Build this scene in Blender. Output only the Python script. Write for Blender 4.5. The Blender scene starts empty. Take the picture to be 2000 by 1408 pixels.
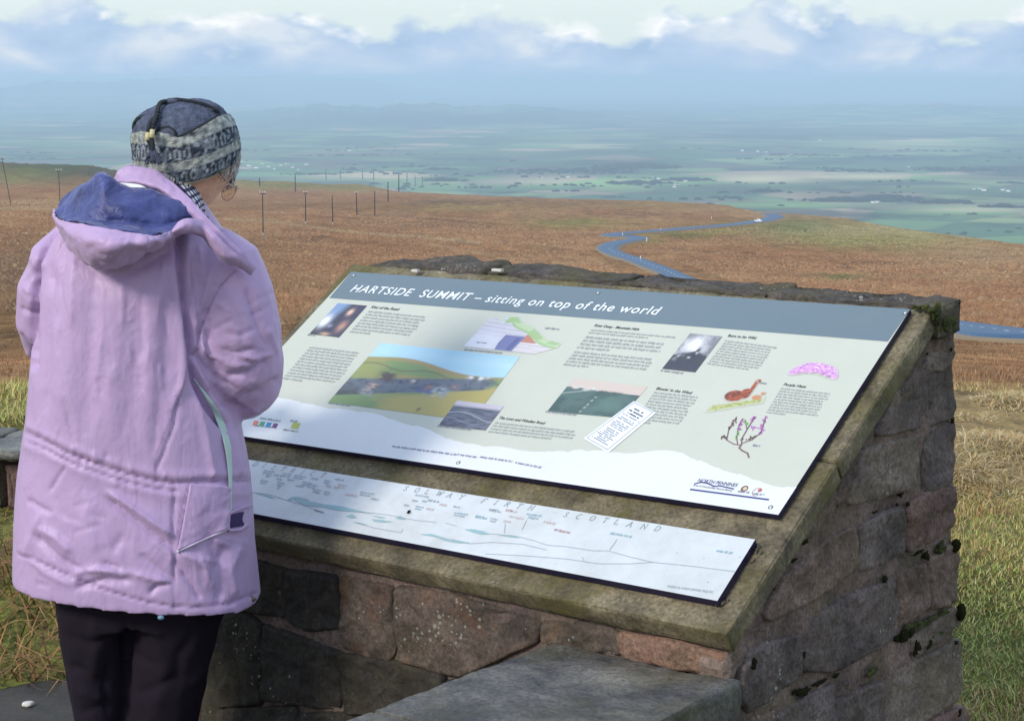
import bpy, math, random
import numpy as np
from math import radians, sin, cos, tan, atan, atan2, pi, sqrt, exp, log
from mathutils import Vector, Matrix, noise
from mathutils.bvhtree import BVHTree
random.seed(7)
rng = np.random.default_rng(7)
S = bpy.context.scene
COL = S.collection

# ------------------------------------------------------------------ camera
H = 1.70
PITCH = radians(8.4)
FPX = 3750.0
cam_d = bpy.data.cameras.new('camera')
cam_o = bpy.data.objects.new('camera', cam_d)
COL.objects.link(cam_o)
cam_o.location = (0, 0, H)
cam_o.rotation_euler = (pi / 2 - PITCH, 0, 0)
cam_d.sensor_fit = 'HORIZONTAL'
cam_d.sensor_width = 36
cam_d.lens = FPX / 2000 * 36
cam_d.clip_start = 0.05
cam_d.clip_end = 200000
S.camera = cam_o

# ------------------------------------------------------------------ sun, exposure
SUN_EL, SUN_AZ = radians(33), radians(226)      # azimuth clockwise from +Y
sd = bpy.data.lights.new('sun', 'SUN')
sd.energy = 2.0
sd.angle = radians(14)
sd.color = (1.0, 0.93, 0.82)
so = bpy.data.objects.new('sun', sd)
COL.objects.link(so)
sdir = Vector((sin(SUN_AZ) * cos(SUN_EL), cos(SUN_AZ) * cos(SUN_EL), sin(SUN_EL)))
so.rotation_euler = sdir.to_track_quat('Z', 'Y').to_euler()
so.location = sdir * 50
S.view_settings.view_transform = 'Standard'
S.view_settings.look = 'None'
S.view_settings.gamma = 1
S.view_settings.exposure = 0.35
S.view_settings.use_curve_mapping = False
S.cycles.use_denoising = True
S.cycles.volume_bounces = 3
S.cycles.max_bounces = 8
S.cycles.volume_step_rate = 1


# ------------------------------------------------------------------ node helper
class NT:
    def __init__(s, tree):
        s.t = tree
        s.n = tree.nodes
        s.l = tree.links

    def add(s, typ, **kw):
        nd = s.n.new(typ)
        ins = kw.pop('ins', {})
        for k, v in kw.items():
            setattr(nd, k, v)
        for k, v in ins.items():
            s.set(nd, k, v)
        return nd

    def set(s, nd, k, v):
        sock = nd.inputs[k]
        if isinstance(v, bpy.types.NodeSocket):
            s.l.new(v, sock)
        elif isinstance(v, (tuple, list)) and len(v) == 3 and sock.type == 'RGBA':
            sock.default_value = (*v, 1)
        else:
            sock.default_value = v

    def math(s, op, a, b=None, c=None, clamp=False):
        nd = s.n.new('ShaderNodeMath')
        nd.operation = op
        nd.use_clamp = clamp
        for i, v in enumerate((a, b, c)):
            if v is not None:
                s.set(nd, i, v)
        return nd.outputs[0]

    def mix(s, fac, a, b, mode='MIX'):
        nd = s.n.new('ShaderNodeMix')
        nd.data_type = 'RGBA'
        nd.blend_type = mode
        s.set(nd, 0, fac)
        s.set(nd, 6, a)
        s.set(nd, 7, b)
        return nd.outputs[2]

    def ramp(s, fac, pts, interp='LINEAR'):
        nd = s.n.new('ShaderNodeValToRGB')
        cr = nd.color_ramp
        cr.interpolation = interp
        while len(cr.elements) > 1:
            cr.elements.remove(cr.elements[-1])
        for i, (p, c) in enumerate(pts):
            e = cr.elements[0] if i == 0 else cr.elements.new(p)
            e.position = p
            e.color = (*c, 1) if isinstance(c, (tuple, list)) else (c, c, c, 1)
        s.l.new(fac, nd.inputs[0])
        return nd.outputs[0]

    def noise(s, vec, scale, detail=4, rough=0.55, dist=0.0):
        nd = s.add('ShaderNodeTexNoise', ins={'Scale': scale, 'Detail': detail, 'Roughness': rough, 'Distortion': dist})
        if vec is not None:
            s.l.new(vec, nd.inputs['Vector'])
        return nd.outputs['Fac']

    def voro(s, vec, scale, feature='F1', rnd=1.0):
        nd = s.add('ShaderNodeTexVoronoi', feature=feature, ins={'Scale': scale, 'Randomness': rnd})
        if vec is not None:
            s.l.new(vec, nd.inputs['Vector'])
        return nd

    def mapping(s, vec, scale=(1, 1, 1), rot=(0, 0, 0), loc=(0, 0, 0)):
        nd = s.add('ShaderNodeMapping', ins={'Scale': scale, 'Rotation': rot, 'Location': loc})
        s.l.new(vec, nd.inputs['Vector'])
        return nd.outputs[0]


def material(name, build):
    m = bpy.data.materials.new(name)
    m.use_nodes = True
    t = NT(m.node_tree)
    m.node_tree.nodes.clear()
    out = t.add('ShaderNodeOutputMaterial')
    b = t.add('ShaderNodeBsdfPrincipled')
    t.l.new(b.outputs[0], out.inputs[0])
    build(t, b)
    return m


def bump(t, b, height, strength=0.5, dist=0.01):
    bn = t.add('ShaderNodeBump', ins={'Strength': strength, 'Distance': dist, 'Height': height})
    t.l.new(bn.outputs[0], b.inputs['Normal'])


def objco(t):
    return t.add('ShaderNodeTexCoord').outputs['Object']


def geo(t):
    return t.add('ShaderNodeNewGeometry').outputs['Position']


def plain(name, col, rough=0.6, metallic=0.0, spec=0.5, var=0.0, scale=20.0, bmp=0.0):
    def f(t, b):
        b.inputs['Roughness'].default_value = rough
        b.inputs['Metallic'].default_value = metallic
        b.inputs['Specular IOR Level'].default_value = spec
        n = t.noise(geo(t), scale, 5)
        c = t.mix(t.math('MULTIPLY', n, var), col, tuple(x * 0.35 for x in col)) if var else None
        if c is not None:
            t.l.new(c, b.inputs['Base Color'])
        else:
            b.inputs['Base Color'].default_value = (*col, 1)
        if bmp:
            bump(t, b, n, bmp, 0.004)
    return material(name, f)


def srgb(r, g, b, k=1.0):
    f = lambda c: (c / 255 / 12.92 if c / 255 <= 0.04045 else ((c / 255 + 0.055) / 1.055) ** 2.4) * k
    return (f(r), f(g), f(b))


# ------------------------------------------------------------------ world: broken cloud over a hazy horizon
W = bpy.data.worlds.new('World')
S.world = W
W.use_nodes = True
t = NT(W.node_tree)
W.node_tree.nodes.clear()
wo = t.add('ShaderNodeOutputWorld')
bg = t.add('ShaderNodeBackground', ins={'Strength': 0.10})
t.l.new(bg.outputs[0], wo.inputs[0])
sky = t.add('ShaderNodeTexSky', sky_type='NISHITA', sun_disc=False, sun_elevation=SUN_EL, sun_rotation=SUN_AZ)
sky.altitude = 580
sky.air_density = 1.0
sky.dust_density = 1.5
co = t.add('ShaderNodeTexCoord').outputs['Generated']
sp = t.add('ShaderNodeSeparateXYZ')
t.l.new(co, sp.inputs[0])
az = t.math('ARCTAN2', sp.outputs[0], sp.outputs[1])
el = t.math('ARCSINE', sp.outputs[2])
E_ = t.math('LOGARITHM', t.math('ADD', t.math('MULTIPLY', t.math('MAXIMUM', el, -0.01), 12.0), 1.2), 2.718)
cv = t.add('ShaderNodeCombineXYZ')
t.l.new(t.math('MULTIPLY', az, 1.0), cv.inputs[0])
t.l.new(t.math('MULTIPLY', E_, 0.23), cv.inputs[1])
cvec = cv.outputs[0]
cz = t.add('ShaderNodeCombineXYZ')
t.l.new(az, cz.inputs[0])
n_top = t.noise(cz.outputs[0], 11.0, 3, 0.55)               # outline of the cloud bank
n_big = t.noise(cvec, 18.0, 6, 0.52, 0.25)
n_fine = t.noise(cvec, 42.0, 6, 0.55, 0.2)
top = t.math('ADD', t.math('MULTIPLY', t.math('SUBTRACT', n_top, 0.5), 0.075), 0.0300)
edge = t.math('ADD', t.math('SUBTRACT', top, el), t.math('MULTIPLY', t.math('SUBTRACT', n_big, 0.5), 0.050))
edge = t.math('ADD', edge, t.math('MULTIPLY', t.math('SUBTRACT', n_fine, 0.5), 0.018))
bank = t.math('SMOOTHSTEP' if False else 'MULTIPLY', t.math('ADD', edge, 0.001), 150.0, clamp=True)
bankcol = t.ramp(n_big, [(0.34, srgb(172, 200, 232)), (0.46, srgb(186, 210, 238)), (0.54, srgb(200, 219, 240)), (0.62, srgb(222, 233, 244))])
# the bank melts into the blue haze low down
low = t.math('SUBTRACT', 1.0, t.math('MULTIPLY', t.math('SUBTRACT', el, -0.002), 85.0, clamp=True), clamp=True)
bankcol = t.mix(t.math('MULTIPLY', low, 0.85), bankcol, srgb(170, 204, 236))
# white sun-lit heads on the edge of the bank
rim_ = t.math('MULTIPLY', t.math('SUBTRACT', 1.0, t.math('MULTIPLY', t.math('ABSOLUTE', t.math('SUBTRACT', edge, 0.003)), 130.0, clamp=True)),
              t.math('MULTIPLY', t.math('SUBTRACT', t.noise(t.mapping(cvec, loc=(3.3, 1.7, 0)), 26.0, 3), 0.50), 9.0, clamp=True), clamp=True)
clear = t.ramp(t.math('MULTIPLY', el, 1.0), [(0.0, srgb(212, 234, 244)), (0.02, srgb(226, 240, 240)), (0.06, srgb(228, 241, 243)), (0.12, (.84, .93, 1.0)), (0.4, (.84, 1.0, 1.22)), (1.0, (.84, 1.03, 1.38))])
upn = t.noise(t.mapping(co, scale=(1, 1, 2.2)), 2.6, 6, 0.55, 0.3)      # overhead: broken grey-white cloud with blue gaps
upmask = t.math('MULTIPLY', t.math('SUBTRACT', upn, 0.50), 6.0, clamp=True)
skyc = t.mix(1.0, sky.outputs[0], (10, 10, 10), 'MULTIPLY') if False else sky.outputs[0]
cl10 = t.mix(1.0, clear, (10, 10, 10), 'MULTIPLY')
gap = t.math('MULTIPLY', 0.55, t.math('MULTIPLY', t.math('MULTIPLY', t.math('SUBTRACT', el, 0.07), 6.0, clamp=True), t.math('SUBTRACT', 1.0, upmask)))
base = t.mix(gap, cl10, skyc)
EXPK = 0.785
cl10k = t.mix(t.math('MULTIPLY', t.math('SUBTRACT', el, 0.03), 12.0, clamp=True), (EXPK, EXPK, EXPK), (1, 1, 1))
base = t.mix(1.0, base, cl10k, 'MULTIPLY')
final = t.mix(bank, base, t.mix(1.0, bankcol, (7.85, 7.85, 7.85), 'MULTIPLY'))
final = t.mix(rim_, final, (7.9, 8.1, 8.2))
hz = t.math('MULTIPLY', t.math('ADD', el, 0.0005), -400.0, clamp=True)
final = t.mix(hz, final, tuple(7.85 * c for c in srgb(168, 208, 238)))
t.l.new(final, bg.inputs['Color'])

# ------------------------------------------------------------------ geometry of the place, measured from the photograph
cp, sp_ = cos(PITCH), sin(PITCH)
CAM = np.array([0, 0, H])
AZW = radians(51.4)
TILT = radians(33.4)
u_ = np.array([sin(AZW), -cos(AZW), 0.0])        # along the plinth, towards its right end
w_ = np.array([cos(AZW), sin(AZW), 0.0])         # into the plinth
z_ = np.array([0, 0, 1.0])
v_ = w_ * cos(TILT) + z_ * sin(TILT)             # up the sloping top
n_ = np.cross(u_, v_)


def ray(x, y):
    return np.array([x - 1000.0, FPX * cp + (704 - y) * sp_, -FPX * sp_ + (704 - y) * cp])


C0 = CAM + ray(1420, 1240) * (3.45 / ray(1420, 1240)[1])     # front right top corner of the sloping slab


def at(x, y, Y):
    r = ray(x, y)
    return CAM + r * (Y / r[1])


def ab(x, y, h=0.0):
    r = ray(x, y)
    P0 = C0 + n_ * h
    P = CAM + r * (np.dot(P0 - CAM, n_) / np.dot(r, n_)) - C0
    return np.array([np.dot(P, u_), np.dot(P, v_)])


def slab_pt(a, b, h=0.0):
    return C0 + u_ * a + v_ * b + n_ * h


def side(x, y, off=-0.02):       # on the right-hand face: (distance into the plinth, height)
    r = ray(x, y)
    P0 = C0 + u_ * off
    P = CAM + r * (np.dot(P0 - CAM, u_) / np.dot(r, u_)) - C0
    return np.array([np.dot(P, w_), P[2] + C0[2]])


def front(x, y, off=0.03):       # on the front face: (position along, height)
    r = ray(x, y)
    P0 = C0 + w_ * off
    P = CAM + r * (np.dot(P0 - CAM, w_) / np.dot(r, w_)) - C0
    return np.array([np.dot(P, u_), P[2] + C0[2]])


def proj(P):                     # world points -> photograph pixels (used only to measure where a feature lies)
    P = np.asarray(P) - CAM
    F = P[..., 1] * cp - P[..., 2] * sp_
    U = P[..., 1] * sp_ + P[..., 2] * cp
    return 1000 + FPX * P[..., 0] / F, 704 - FPX * U / F


# ------------------------------------------------------------------ mesh helpers
def tag(o, label=None, cat=None, group=None, kind=None):
    if label: o['label'] = label
    if cat: o['category'] = cat
    if group: o['group'] = group
    if kind: o['kind'] = kind
    return o


def empty(name, loc, rz=0.0):
    o = bpy.data.objects.new(name, None)
    COL.objects.link(o)
    o.location = loc
    o.rotation_euler = (0, 0, rz)
    o.empty_display_size = 0.2
    return o


def wm(o):
    m = Matrix.LocRotScale(o.location, o.rotation_euler, o.scale)
    return wm(o.parent) @ m if o.parent else m


def mk(name, verts, faces, mat=None, parent=None, smooth=False, cols=None, loc=None):
    """one mesh object; verts are world coordinates, stored relative to loc or to the parent's origin"""
    V = np.asarray(verts, dtype=float).reshape(-1, 3)
    me = bpy.data.meshes.new(name)
    if parent is not None:
        Mi = np.array(wm(parent).inverted())
        V = V @ Mi[:3, :3].T + Mi[:3, 3]
    if loc is not None:
        V = V - np.asarray(loc)
    if isinstance(faces, np.ndarray):
        k = faces.shape[1]
        me.vertices.add(len(V))
        me.vertices.foreach_set('co', V.astype(np.float32).ravel())
        me.loops.add(faces.size)
        me.loops.foreach_set('vertex_index', faces.astype(np.int32).ravel())
        me.polygons.add(len(faces))
        me.polygons.foreach_set('loop_start', np.arange(0, faces.size, k, dtype=np.int32))
        me.update(calc_edges=True)
    else:
        me.from_pydata([tuple(v) for v in V], [], [tuple(int(i) for i in f) for f in faces])
        me.update()
    if cols is not None:
        ca = me.color_attributes.new('tint', 'FLOAT_COLOR', 'POINT')
        c4 = np.ones((len(V), 4), np.float32)
        c4[:, :3] = cols
        ca.data.foreach_set('color', c4.ravel())
    if smooth:
        me.polygons.foreach_set('use_smooth', np.ones(len(me.polygons), bool))
    if mat:
        me.materials.append(mat)
    o = bpy.data.objects.new(name, me)
    COL.objects.link(o)
    if parent is not None:
        o.parent = parent
    if loc is not None:
        o.location = loc
    return o


def grid_faces(nr, nc, wrap=False, off=0):
    r = np.arange(nr - 1)[:, None]
    c = np.arange(nc if wrap else nc - 1)[None, :]
    c2 = (c + 1) % nc
    f = np.stack([r * nc + c, r * nc + c2, (r + 1) * nc + c2, (r + 1) * nc + c], -1).reshape(-1, 4)
    return f + off


BOXF = [(0, 3, 2, 1), (4, 5, 6, 7), (0, 1, 5, 4), (1, 2, 6, 5), (2, 3, 7, 6), (3, 0, 4, 7)]


def hexa(bottom, topv):
    return list(bottom) + list(topv), BOXF


class MB:
    def __init__(s):
        s.v, s.f = [], []

    def add(s, v, f):
        o = len(s.v)
        s.v += [tuple(map(float, p)) for p in v]
        s.f += [tuple(int(i) + o for i in q) for q in f]
        return s

    def box(s, c, hx, hy, hz, ex=(1, 0, 0), ey=(0, 1, 0), ez=(0, 0, 1)):
        c, ex, ey, ez = map(np.array, (c, ex, ey, ez))
        v = [c + ex * a * hx + ey * b * hy + ez * d * hz for d in (-1, 1) for a, b in ((-1, -1), (1, -1), (1, 1), (-1, 1))]
        return s.add(v, BOXF)

    def tube(s, pts, rad, n=10, caps=True, flat=1.0):
        pts = [np.array(p, float) for p in pts]
        rad = rad if hasattr(rad, '__len__') else [rad] * len(pts)
        V = []
        up = np.array([0.13, 0.21, 0.97])
        for i, p in enumerate(pts):
            d = pts[min(i + 1, len(pts) - 1)] - pts[max(i - 1, 0)]
            d = d / (np.linalg.norm(d) + 1e-9)
            a = np.cross(d, up)
            if np.linalg.norm(a) < 0.1: a = np.cross(d, (1, 0, 0))
            a /= np.linalg.norm(a)
            b = np.cross(d, a)
            for k in range(n):
                th = 2 * pi * k / n
                V.append(p + (a * cos(th) + b * sin(th) * flat) * rad[i])
        F = [tuple(q) for q in grid_faces(len(pts), n, True)]
        if caps:
            F.append(tuple(range(n))[::-1])
            F.append(tuple((len(pts) - 1) * n + k for k in range(n)))
        return s.add(V, F)

    def sphere(s, c, r, nu=16, nv=10, ex=(1, 0, 0), ey=(0, 1, 0), ez=(0, 0, 1)):
        c, ex, ey, ez = map(np.array, (c, ex, ey, ez))
        r = r if hasattr(r, '__len__') else (r, r, r)
        V = [c + ez * r[2]]
        for i in range(1, nv):
            ph = pi * i / nv
            for k in range(nu):
                th = 2 * pi * k / nu
                V.append(c + ex * r[0] * sin(ph) * cos(th) + ey * r[1] * sin(ph) * sin(th) + ez * r[2] * cos(ph))
        V.append(c - ez * r[2])
        F = [(0, 1 + k, 1 + (k + 1) % nu) for k in range(nu)]
        F += [tuple(q) for q in grid_faces(nv - 1, nu, True, 1)[:, ::-1]]
        L = len(V) - 1
        o = 1 + (nv - 2) * nu
        F += [(L, o + (k + 1) % nu, o + k) for k in range(nu)]
        return s.add(V, F)

    def build(s, name, mat, parent=None, smooth=False, loc=None):
        return mk(name, s.v, s.f, mat, parent, smooth, loc=loc)


def cr(P, n):
    """Catmull-Rom through control points along axis 0"""
    P = np.asarray(P, float)
    m = len(P)
    T = np.linspace(0, m - 1, n)
    out = []
    for q in T:
        i = min(int(q), m - 2)
        f = q - i
        p1, p2 = P[i], P[i + 1]
        p0 = P[i - 1] if i > 0 else 2 * p1 - p2
        p3 = P[i + 2] if i + 2 < m else 2 * p2 - p1
        out.append(0.5 * ((2 * p1) + (-p0 + p2) * f + (2 * p0 - 5 * p1 + 4 * p2 - p3) * f * f + (-p0 + 3 * p1 - 3 * p2 + p3) * f ** 3))
    return np.array(out)


def fbm(x, y, z=0.0, s=1.0, o=4):
    return noise.fractal(Vector((x * s, y * s, z * s)), 1.0, 2.0, o, noise_basis='PERLIN_ORIGINAL')


def attr_mat(name, rough=0.5, spec=0.5, var=0.0, scale=30, coat=0.0, bmp=0.0, bscale=60.0):
    def f(t, b):
        a = t.add('ShaderNodeAttribute', attribute_name='tint')
        c = a.outputs['Color']
        if var:
            n = t.noise(geo(t), scale, 6, 0.65)
            c = t.mix(var, c, t.ramp(n, [(0.25, 0.25), (0.5, 0.5), (0.75, 0.85)]), 'OVERLAY')
        t.l.new(c, b.inputs['Base Color'])
        b.inputs['Roughness'].default_value = rough
        b.inputs['Specular IOR Level'].default_value = spec
        b.inputs['Coat Weight'].default_value = coat
        if bmp:
            bump(t, b, t.noise(geo(t), bscale, 5, 0.6), bmp, 0.01)
    return material(name, f)
# ------------------------------------------------------------------ terrain profile
_pt = [(9.0, 866), (10, 828), (11, 797), (12.5, 763), (14, 742), (18, 729), (24, 717), (34, 701), (50, 682), (62, 668), (76, 646), (100, 628), (150, 600), (220, 570), (330, 545), (420, 522), (500, 502),
       (600, 482), (700, 462), (850, 444), (1000, 430), (1200, 414), (1500, 400), (2000, 385), (3000, 368), (4200, 345), (6000, 300), (9000, 250)]
_D = np.array([p[0] for p in _pt])
_A = np.array([(p[1] - 150) / 3791.0 for p in _pt])
_lD = np.log(_D)
_skx = np.array([-600, 0, 60, 120, 180, 240, 470, 550, 640, 700, 780, 900, 1000, 1150, 1300, 1400, 1450, 1500, 1560, 1640, 1750, 1850, 2000, 2400])
_sky = np.array([300, 309, 313, 315, 318, 331, 350, 353, 358, 357, 373, 380, 383, 388, 393, 397, 405, 412, 415, 420, 438, 450, 466, 490])


def kaz(xp):      # the left part of the moor lies nearer than the right part
    return 1.0 + 0.45 * np.clip((1150 - xp) / 700.0, 0, 1) + 0.9 * np.clip((330 - xp) / 160.0, 0, 1)


def px_of_az(az):
    return 1000 + 3770 * np.tan(np.clip(az, -1.2, 1.2))


def alpha(D, xp):
    ke = 1 + (kaz(xp) - 1) * np.clip((D - 15) / 60.0, 0, 1)
    return np.interp(np.log(np.maximum(D * ke, 1e-3)), _lD, _A)


def ds_of(xp):    # distance of the skyline
    a = (np.interp(xp, _skx, _sky) - 150) / 3791.0
    return np.exp(np.interp(-a, -_A, _lD)) / kaz(xp)


def zmoor(X, Y):
    X, Y = np.asarray(X, float), np.asarray(Y, float)
    D = np.hypot(X, Y)
    xp = px_of_az(np.arctan2(X, np.maximum(Y, 1e-3)))
    a = alpha(D, xp)
    z = H - a * D
    Ds = ds_of(xp)
    zs = H - alpha(Ds, xp) * Ds
    far = D > Ds
    z = np.where(far, np.minimum(zs - (D - Ds) * 0.13, z), z)
    near = D > 9.0
    lvl = 0.03 * np.sin(X * 1.3 + 1) * np.sin(Y * 0.9) * np.clip((D - 6) / 3, 0, 1)
    z = np.where(near, z, 0) + lvl * np.clip((16 - D) / 4, 0, 1)
    z = np.where(Y < 0.5, 0.0, z)
    # the grassy bank at the left, rising behind the paving
    bank = np.clip((-X - 1.0) / 0.4, 0, 1) * np.clip((Y - 5.35) / 0.5, 0, 1) * np.clip((14 - Y) / 5, 0, 1)
    return np.maximum(z, -445) + 0.16 * bank


def hit(px, py):  # where the line of sight to a measured point meets the moor
    r = ray(px, py)
    h = np.hypot(r[0], r[1])
    Ds = np.exp(np.linspace(log(2), log(9000), 4000))
    X, Y = r[0] / h * Ds, r[1] / h * Ds
    zl = H + r[2] / h * Ds
    g = zmoor(X, Y)
    i = np.argmax(zl <= g)
    return np.array([X[i], Y[i], g[i]])


# albedo patches of the moor (where heather, rushes, mat-grass and turf grow)
BR = srgb(176, 134, 90, 0.84)
BR2 = srgb(160, 112, 72, 0.80)
BR3 = srgb(122, 94, 58, 0.76)
GR = srgb(98, 116, 48, 0.70)
GR2 = srgb(136, 138, 66, 0.80)
TAN = srgb(178, 150, 108, 0.85)
STRAW = srgb(196, 170, 112, 0.85)
DK = srgb(84, 70, 58, 0.75)
BLOBS = [(1120, 436, 90, 9, GR2, .8), (1570, 445, 100, 18, (.09, .12, .03), 1), (1650, 468, 80, 14, GR2, .8), (1760, 490, 90, 10, GR2, .6), (1330, 458, 60, 6, GR, .8), (1400, 452, 50, 5, GR2, .6),
         (1780, 452, 220, 24, (.36, .30, .13), .95), (1900, 500, 160, 18, TAN, .75), (350, 470, 300, 20, BR3, .4), (1300, 510, 260, 8, TAN, .25), (640, 560, 160, 14, BR3, .4), (1500, 408, 90, 8, TAN, .7), (1440, 440, 120, 6, GR2, .35), (1260, 470, 30, 8, GR2, .7), (1640, 540, 40, 5, GR, .8),
         (100, 330, 190, 20, (.045, .065, .015), 1), (60, 334, 70, 6, GR2, .5), (40, 348, 60, 10, GR2, .8), (170, 338, 60, 6, DK, .6), (120, 316, 160, 3, DK, .95), (260, 345, 60, 10, (.06, .075, .02), .8), (500, 352, 60, 6, GR2, .8), (560, 362, 120, 7, GR2, .75),
         (700, 366, 90, 7, GR2, .6), (500, 350, 60, 2, DK, .8), (900, 405, 130, 10, GR2, .35), (860, 395, 60, 4, DK, .5), (1250, 420, 80, 4, DK, .25), (40, 540, 90, 60, DK, .55), (60, 600, 80, 30, BR3, .5),
         (560, 640, 120, 22, BR3, .7), (600, 668, 100, 8, DK, .5), (30, 640, 90, 30, BR3, .8), (1940, 600, 120, 60, BR2, .4), (1700, 470, 160, 10, GR2, .5), (1250, 400, 160, 8, GR2, .3), (1000, 395, 120, 5, BR3, .5), (850, 440, 160, 8, BR3, .45), (1600, 420, 120, 6, TAN, .6), (600, 400, 160, 10, BR3, .4), (1900, 540, 140, 7, TAN, .35), (1450, 540, 160, 7, TAN, .3), (480, 520, 100, 40, BR3, .4), (1700, 500, 200, 12, BR2, .5), (1500, 500, 160, 22, BR2, .6), (700, 470, 200, 40, BR2, .35), (1000, 470, 200, 30, BR, .4),
         (60, 395, 120, 6, TAN, .5), (820, 495, 120, 30, BR2, .5)]
LINES = [([(440, 428), (520, 432), (600, 442), (680, 453), (760, 459), (860, 466), (940, 475)], 2.6, TAN, .8), ([(0, 408), (60, 407), (120, 409), (180, 413)], 3.5, TAN, .8), ([(840, 478), (960, 500), (1060, 524)], 2.2, TAN, .5),
         ([(700, 420), (800, 424), (930, 436)], 1.8, DK, .4), ([(1280, 452), (1400, 446), (1470, 440)], 1.5, DK, .3), ([(1900, 585), (2000, 588)], 2, TAN, .4), ([(1330, 540), (1500, 552), (1800, 575)], 3, BR2, .5),
         ([(0, 330), (40, 345), (110, 358), (200, 366), (330, 372)], 3, BR3, .6)]


def seg_dist(X, Y, pts):
    d = np.full(X.shape, 1e9)
    for (ax, ay), (bx, by) in zip(pts[:-1], pts[1:]):
        L = (bx - ax) ** 2 + (by - ay) ** 2 + 1e-9
        tt = np.clip(((X - ax) * (bx - ax) + (Y - ay) * (by - ay)) / L, 0, 1)
        d = np.minimum(d, np.hypot(X - ax - tt * (bx - ax), Y - ay - tt * (by - ay)))
    return d


azv = np.concatenate([np.linspace(-3.1, -0.36, 60), np.linspace(-0.34, 0.34, 760), np.linspace(0.36, 3.1, 60)])
ya = np.concatenate([[2.5, 3.2, 4.0], np.linspace(4.4, 11.8, 60), np.exp(np.linspace(log(12), log(70), 90)), np.exp(np.linspace(log(71.5), log(5200), 330))])
A2, D2 = np.meshgrid(azv, ya)
X2, Y2 = D2 * np.sin(A2), D2 * np.cos(A2)
Z2 = zmoor(X2, Y2)
nz = np.zeros_like(Z2)
for f_, a_ in ((0.9, .5), (2.3, .3), (5.1, .2)):      # soft hummocks, sized with distance
    nz += a_ * np.sin(X2 / (D2 ** .5) * f_ + 3 * f_ + 1.7 * np.sin(np.log(D2) * 9 * f_)) * np.sin(np.log(D2) * 23 * f_ + A2 * 11 * f_)
Z2 += nz * np.where(D2 > 30, 0.00065 * D2, 0) * (D2 < ds_of(px_of_az(A2)) * 1.0)
PX, PY = proj(np.stack([X2, Y2, Z2], -1))
behind = Y2 < 1


def moorcol(PX, PY, behind):
    cols = np.zeros(PX.shape + (3,)) + np.array(BR)
    wn = np.sin(PX * .021 + 2 * np.sin(PY * .11)) * np.sin(PY * .19 + PX * .004)
    cols = cols + (np.array(BR2) - cols) * np.clip(.5 + .4 * wn, 0, 1)[..., None]
    jx, jy = 6 * np.sin(PY * .5 + PX * .05), 1.5 * np.sin(PX * .045) + 1.2 * np.sin(PX * .13 + 1)
    for bx, by, sx, sy, cc, st in BLOBS:
        g = st * np.exp(-(((PX + jx - bx) / sx) ** 2 + ((PY + jy - by) / sy) ** 2) * .8)
        g = np.where(behind, 0, g)[..., None]
        cols = cols * (1 - g) + np.array(cc) * g
    for pts, wd, cc, st in LINES:
        g = (st * np.exp(-(seg_dist(PX, PY, pts) / wd) ** 2) * ~behind)[..., None]
        cols = cols * (1 - g) + np.array(cc) * g
    return cols


cols = moorcol(PX, PY, behind)
# the turf and tussock zone near the plinth
nearm = np.clip((17 - D2) / 5, 0, 1)[..., None]
tuft = np.array(STRAW) * .5 + np.array(TAN) * .5
lf = (A2 < -0.02)
leftc = np.array(srgb(142, 134, 72, .75))
lfb = np.clip(.5 - (A2 + .03) / .12, 0, 1)[..., None]
nc_ = lfb * leftc + (1 - lfb) * tuft
cols = cols * (1 - nearm) + nc_ * nearm
grn = np.clip((8.6 - D2) / 2.2, 0, 1)[..., None]
cols = cols * (1 - grn) + np.array(srgb(128, 134, 70, .8)) * grn


def f(t, b):
    a = t.add('ShaderNodeAttribute', attribute_name='tint').outputs['Color']
    P = geo(t)
    # relief and grain whose size follows the distance through three octaves of scale
    n1 = t.noise(P, 0.035, 8, 0.7)
    n2 = t.noise(P, 0.6, 6, 0.7)
    n3 = t.noise(P, 7.0, 6, 0.65)
    c = t.mix(0.55, a, t.ramp(n1, [(0.3, 0.28), (0.5, 0.5), (0.7, 0.72)]), 'OVERLAY')
    c = t.mix(0.6, c, t.ramp(n2, [(0.3, 0.2), (0.5, 0.5), (0.7, 0.8)]), 'OVERLAY')
    c = t.mix(0.5, c, t.ramp(n3, [(0.3, 0.2), (0.5, 0.5), (0.7, 0.8)]), 'OVERLAY')
    s1 = t.noise(t.mapping(P, scale=(1.0, .26, 1)), 0.75, 5, 0.75)
    s2 = t.noise(t.mapping(P, scale=(1.0, .10, 1)), 0.16, 6, 0.75)
    c = t.mix(0.75, c, t.ramp(s1, [(0.3, 0.12), (0.5, 0.5), (0.7, 0.84)]), 'OVERLAY')
    c = t.mix(0.6, c, t.ramp(s2, [(0.3, 0.15), (0.5, 0.5), (0.7, 0.82)]), 'OVERLAY')
    dk = t.ramp(t.noise(t.mapping(P, scale=(1, 1, 1), loc=(31, 7, 0)), 0.12, 8, 0.75), [(0.50, 0.0), (0.64, 1.0)])
    c = t.mix(t.math('MULTIPLY', dk, 0.35), c, tuple(x * .8 for x in DK))
    pl = t.ramp(t.noise(t.mapping(P, loc=(3, 57, 0)), 0.2, 8, 0.75), [(0.54, 0.0), (0.66, 1.0)])
    c = t.mix(t.math('MULTIPLY', pl, 0.3), c, TAN)
    t.l.new(c, b.inputs['Base Color'])
    b.inputs['Roughness'].default_value = 0.95
    b.inputs['Specular IOR Level'].default_value = 0.1
    h = t.math('ADD', t.math('MULTIPLY', n3, 0.12), t.math('MULTIPLY', n2, 0.9))
    h = t.math('ADD', h, t.math('MULTIPLY', s2, 2.0))
    bump(t, b, h, 1.0, 0.7)


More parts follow.
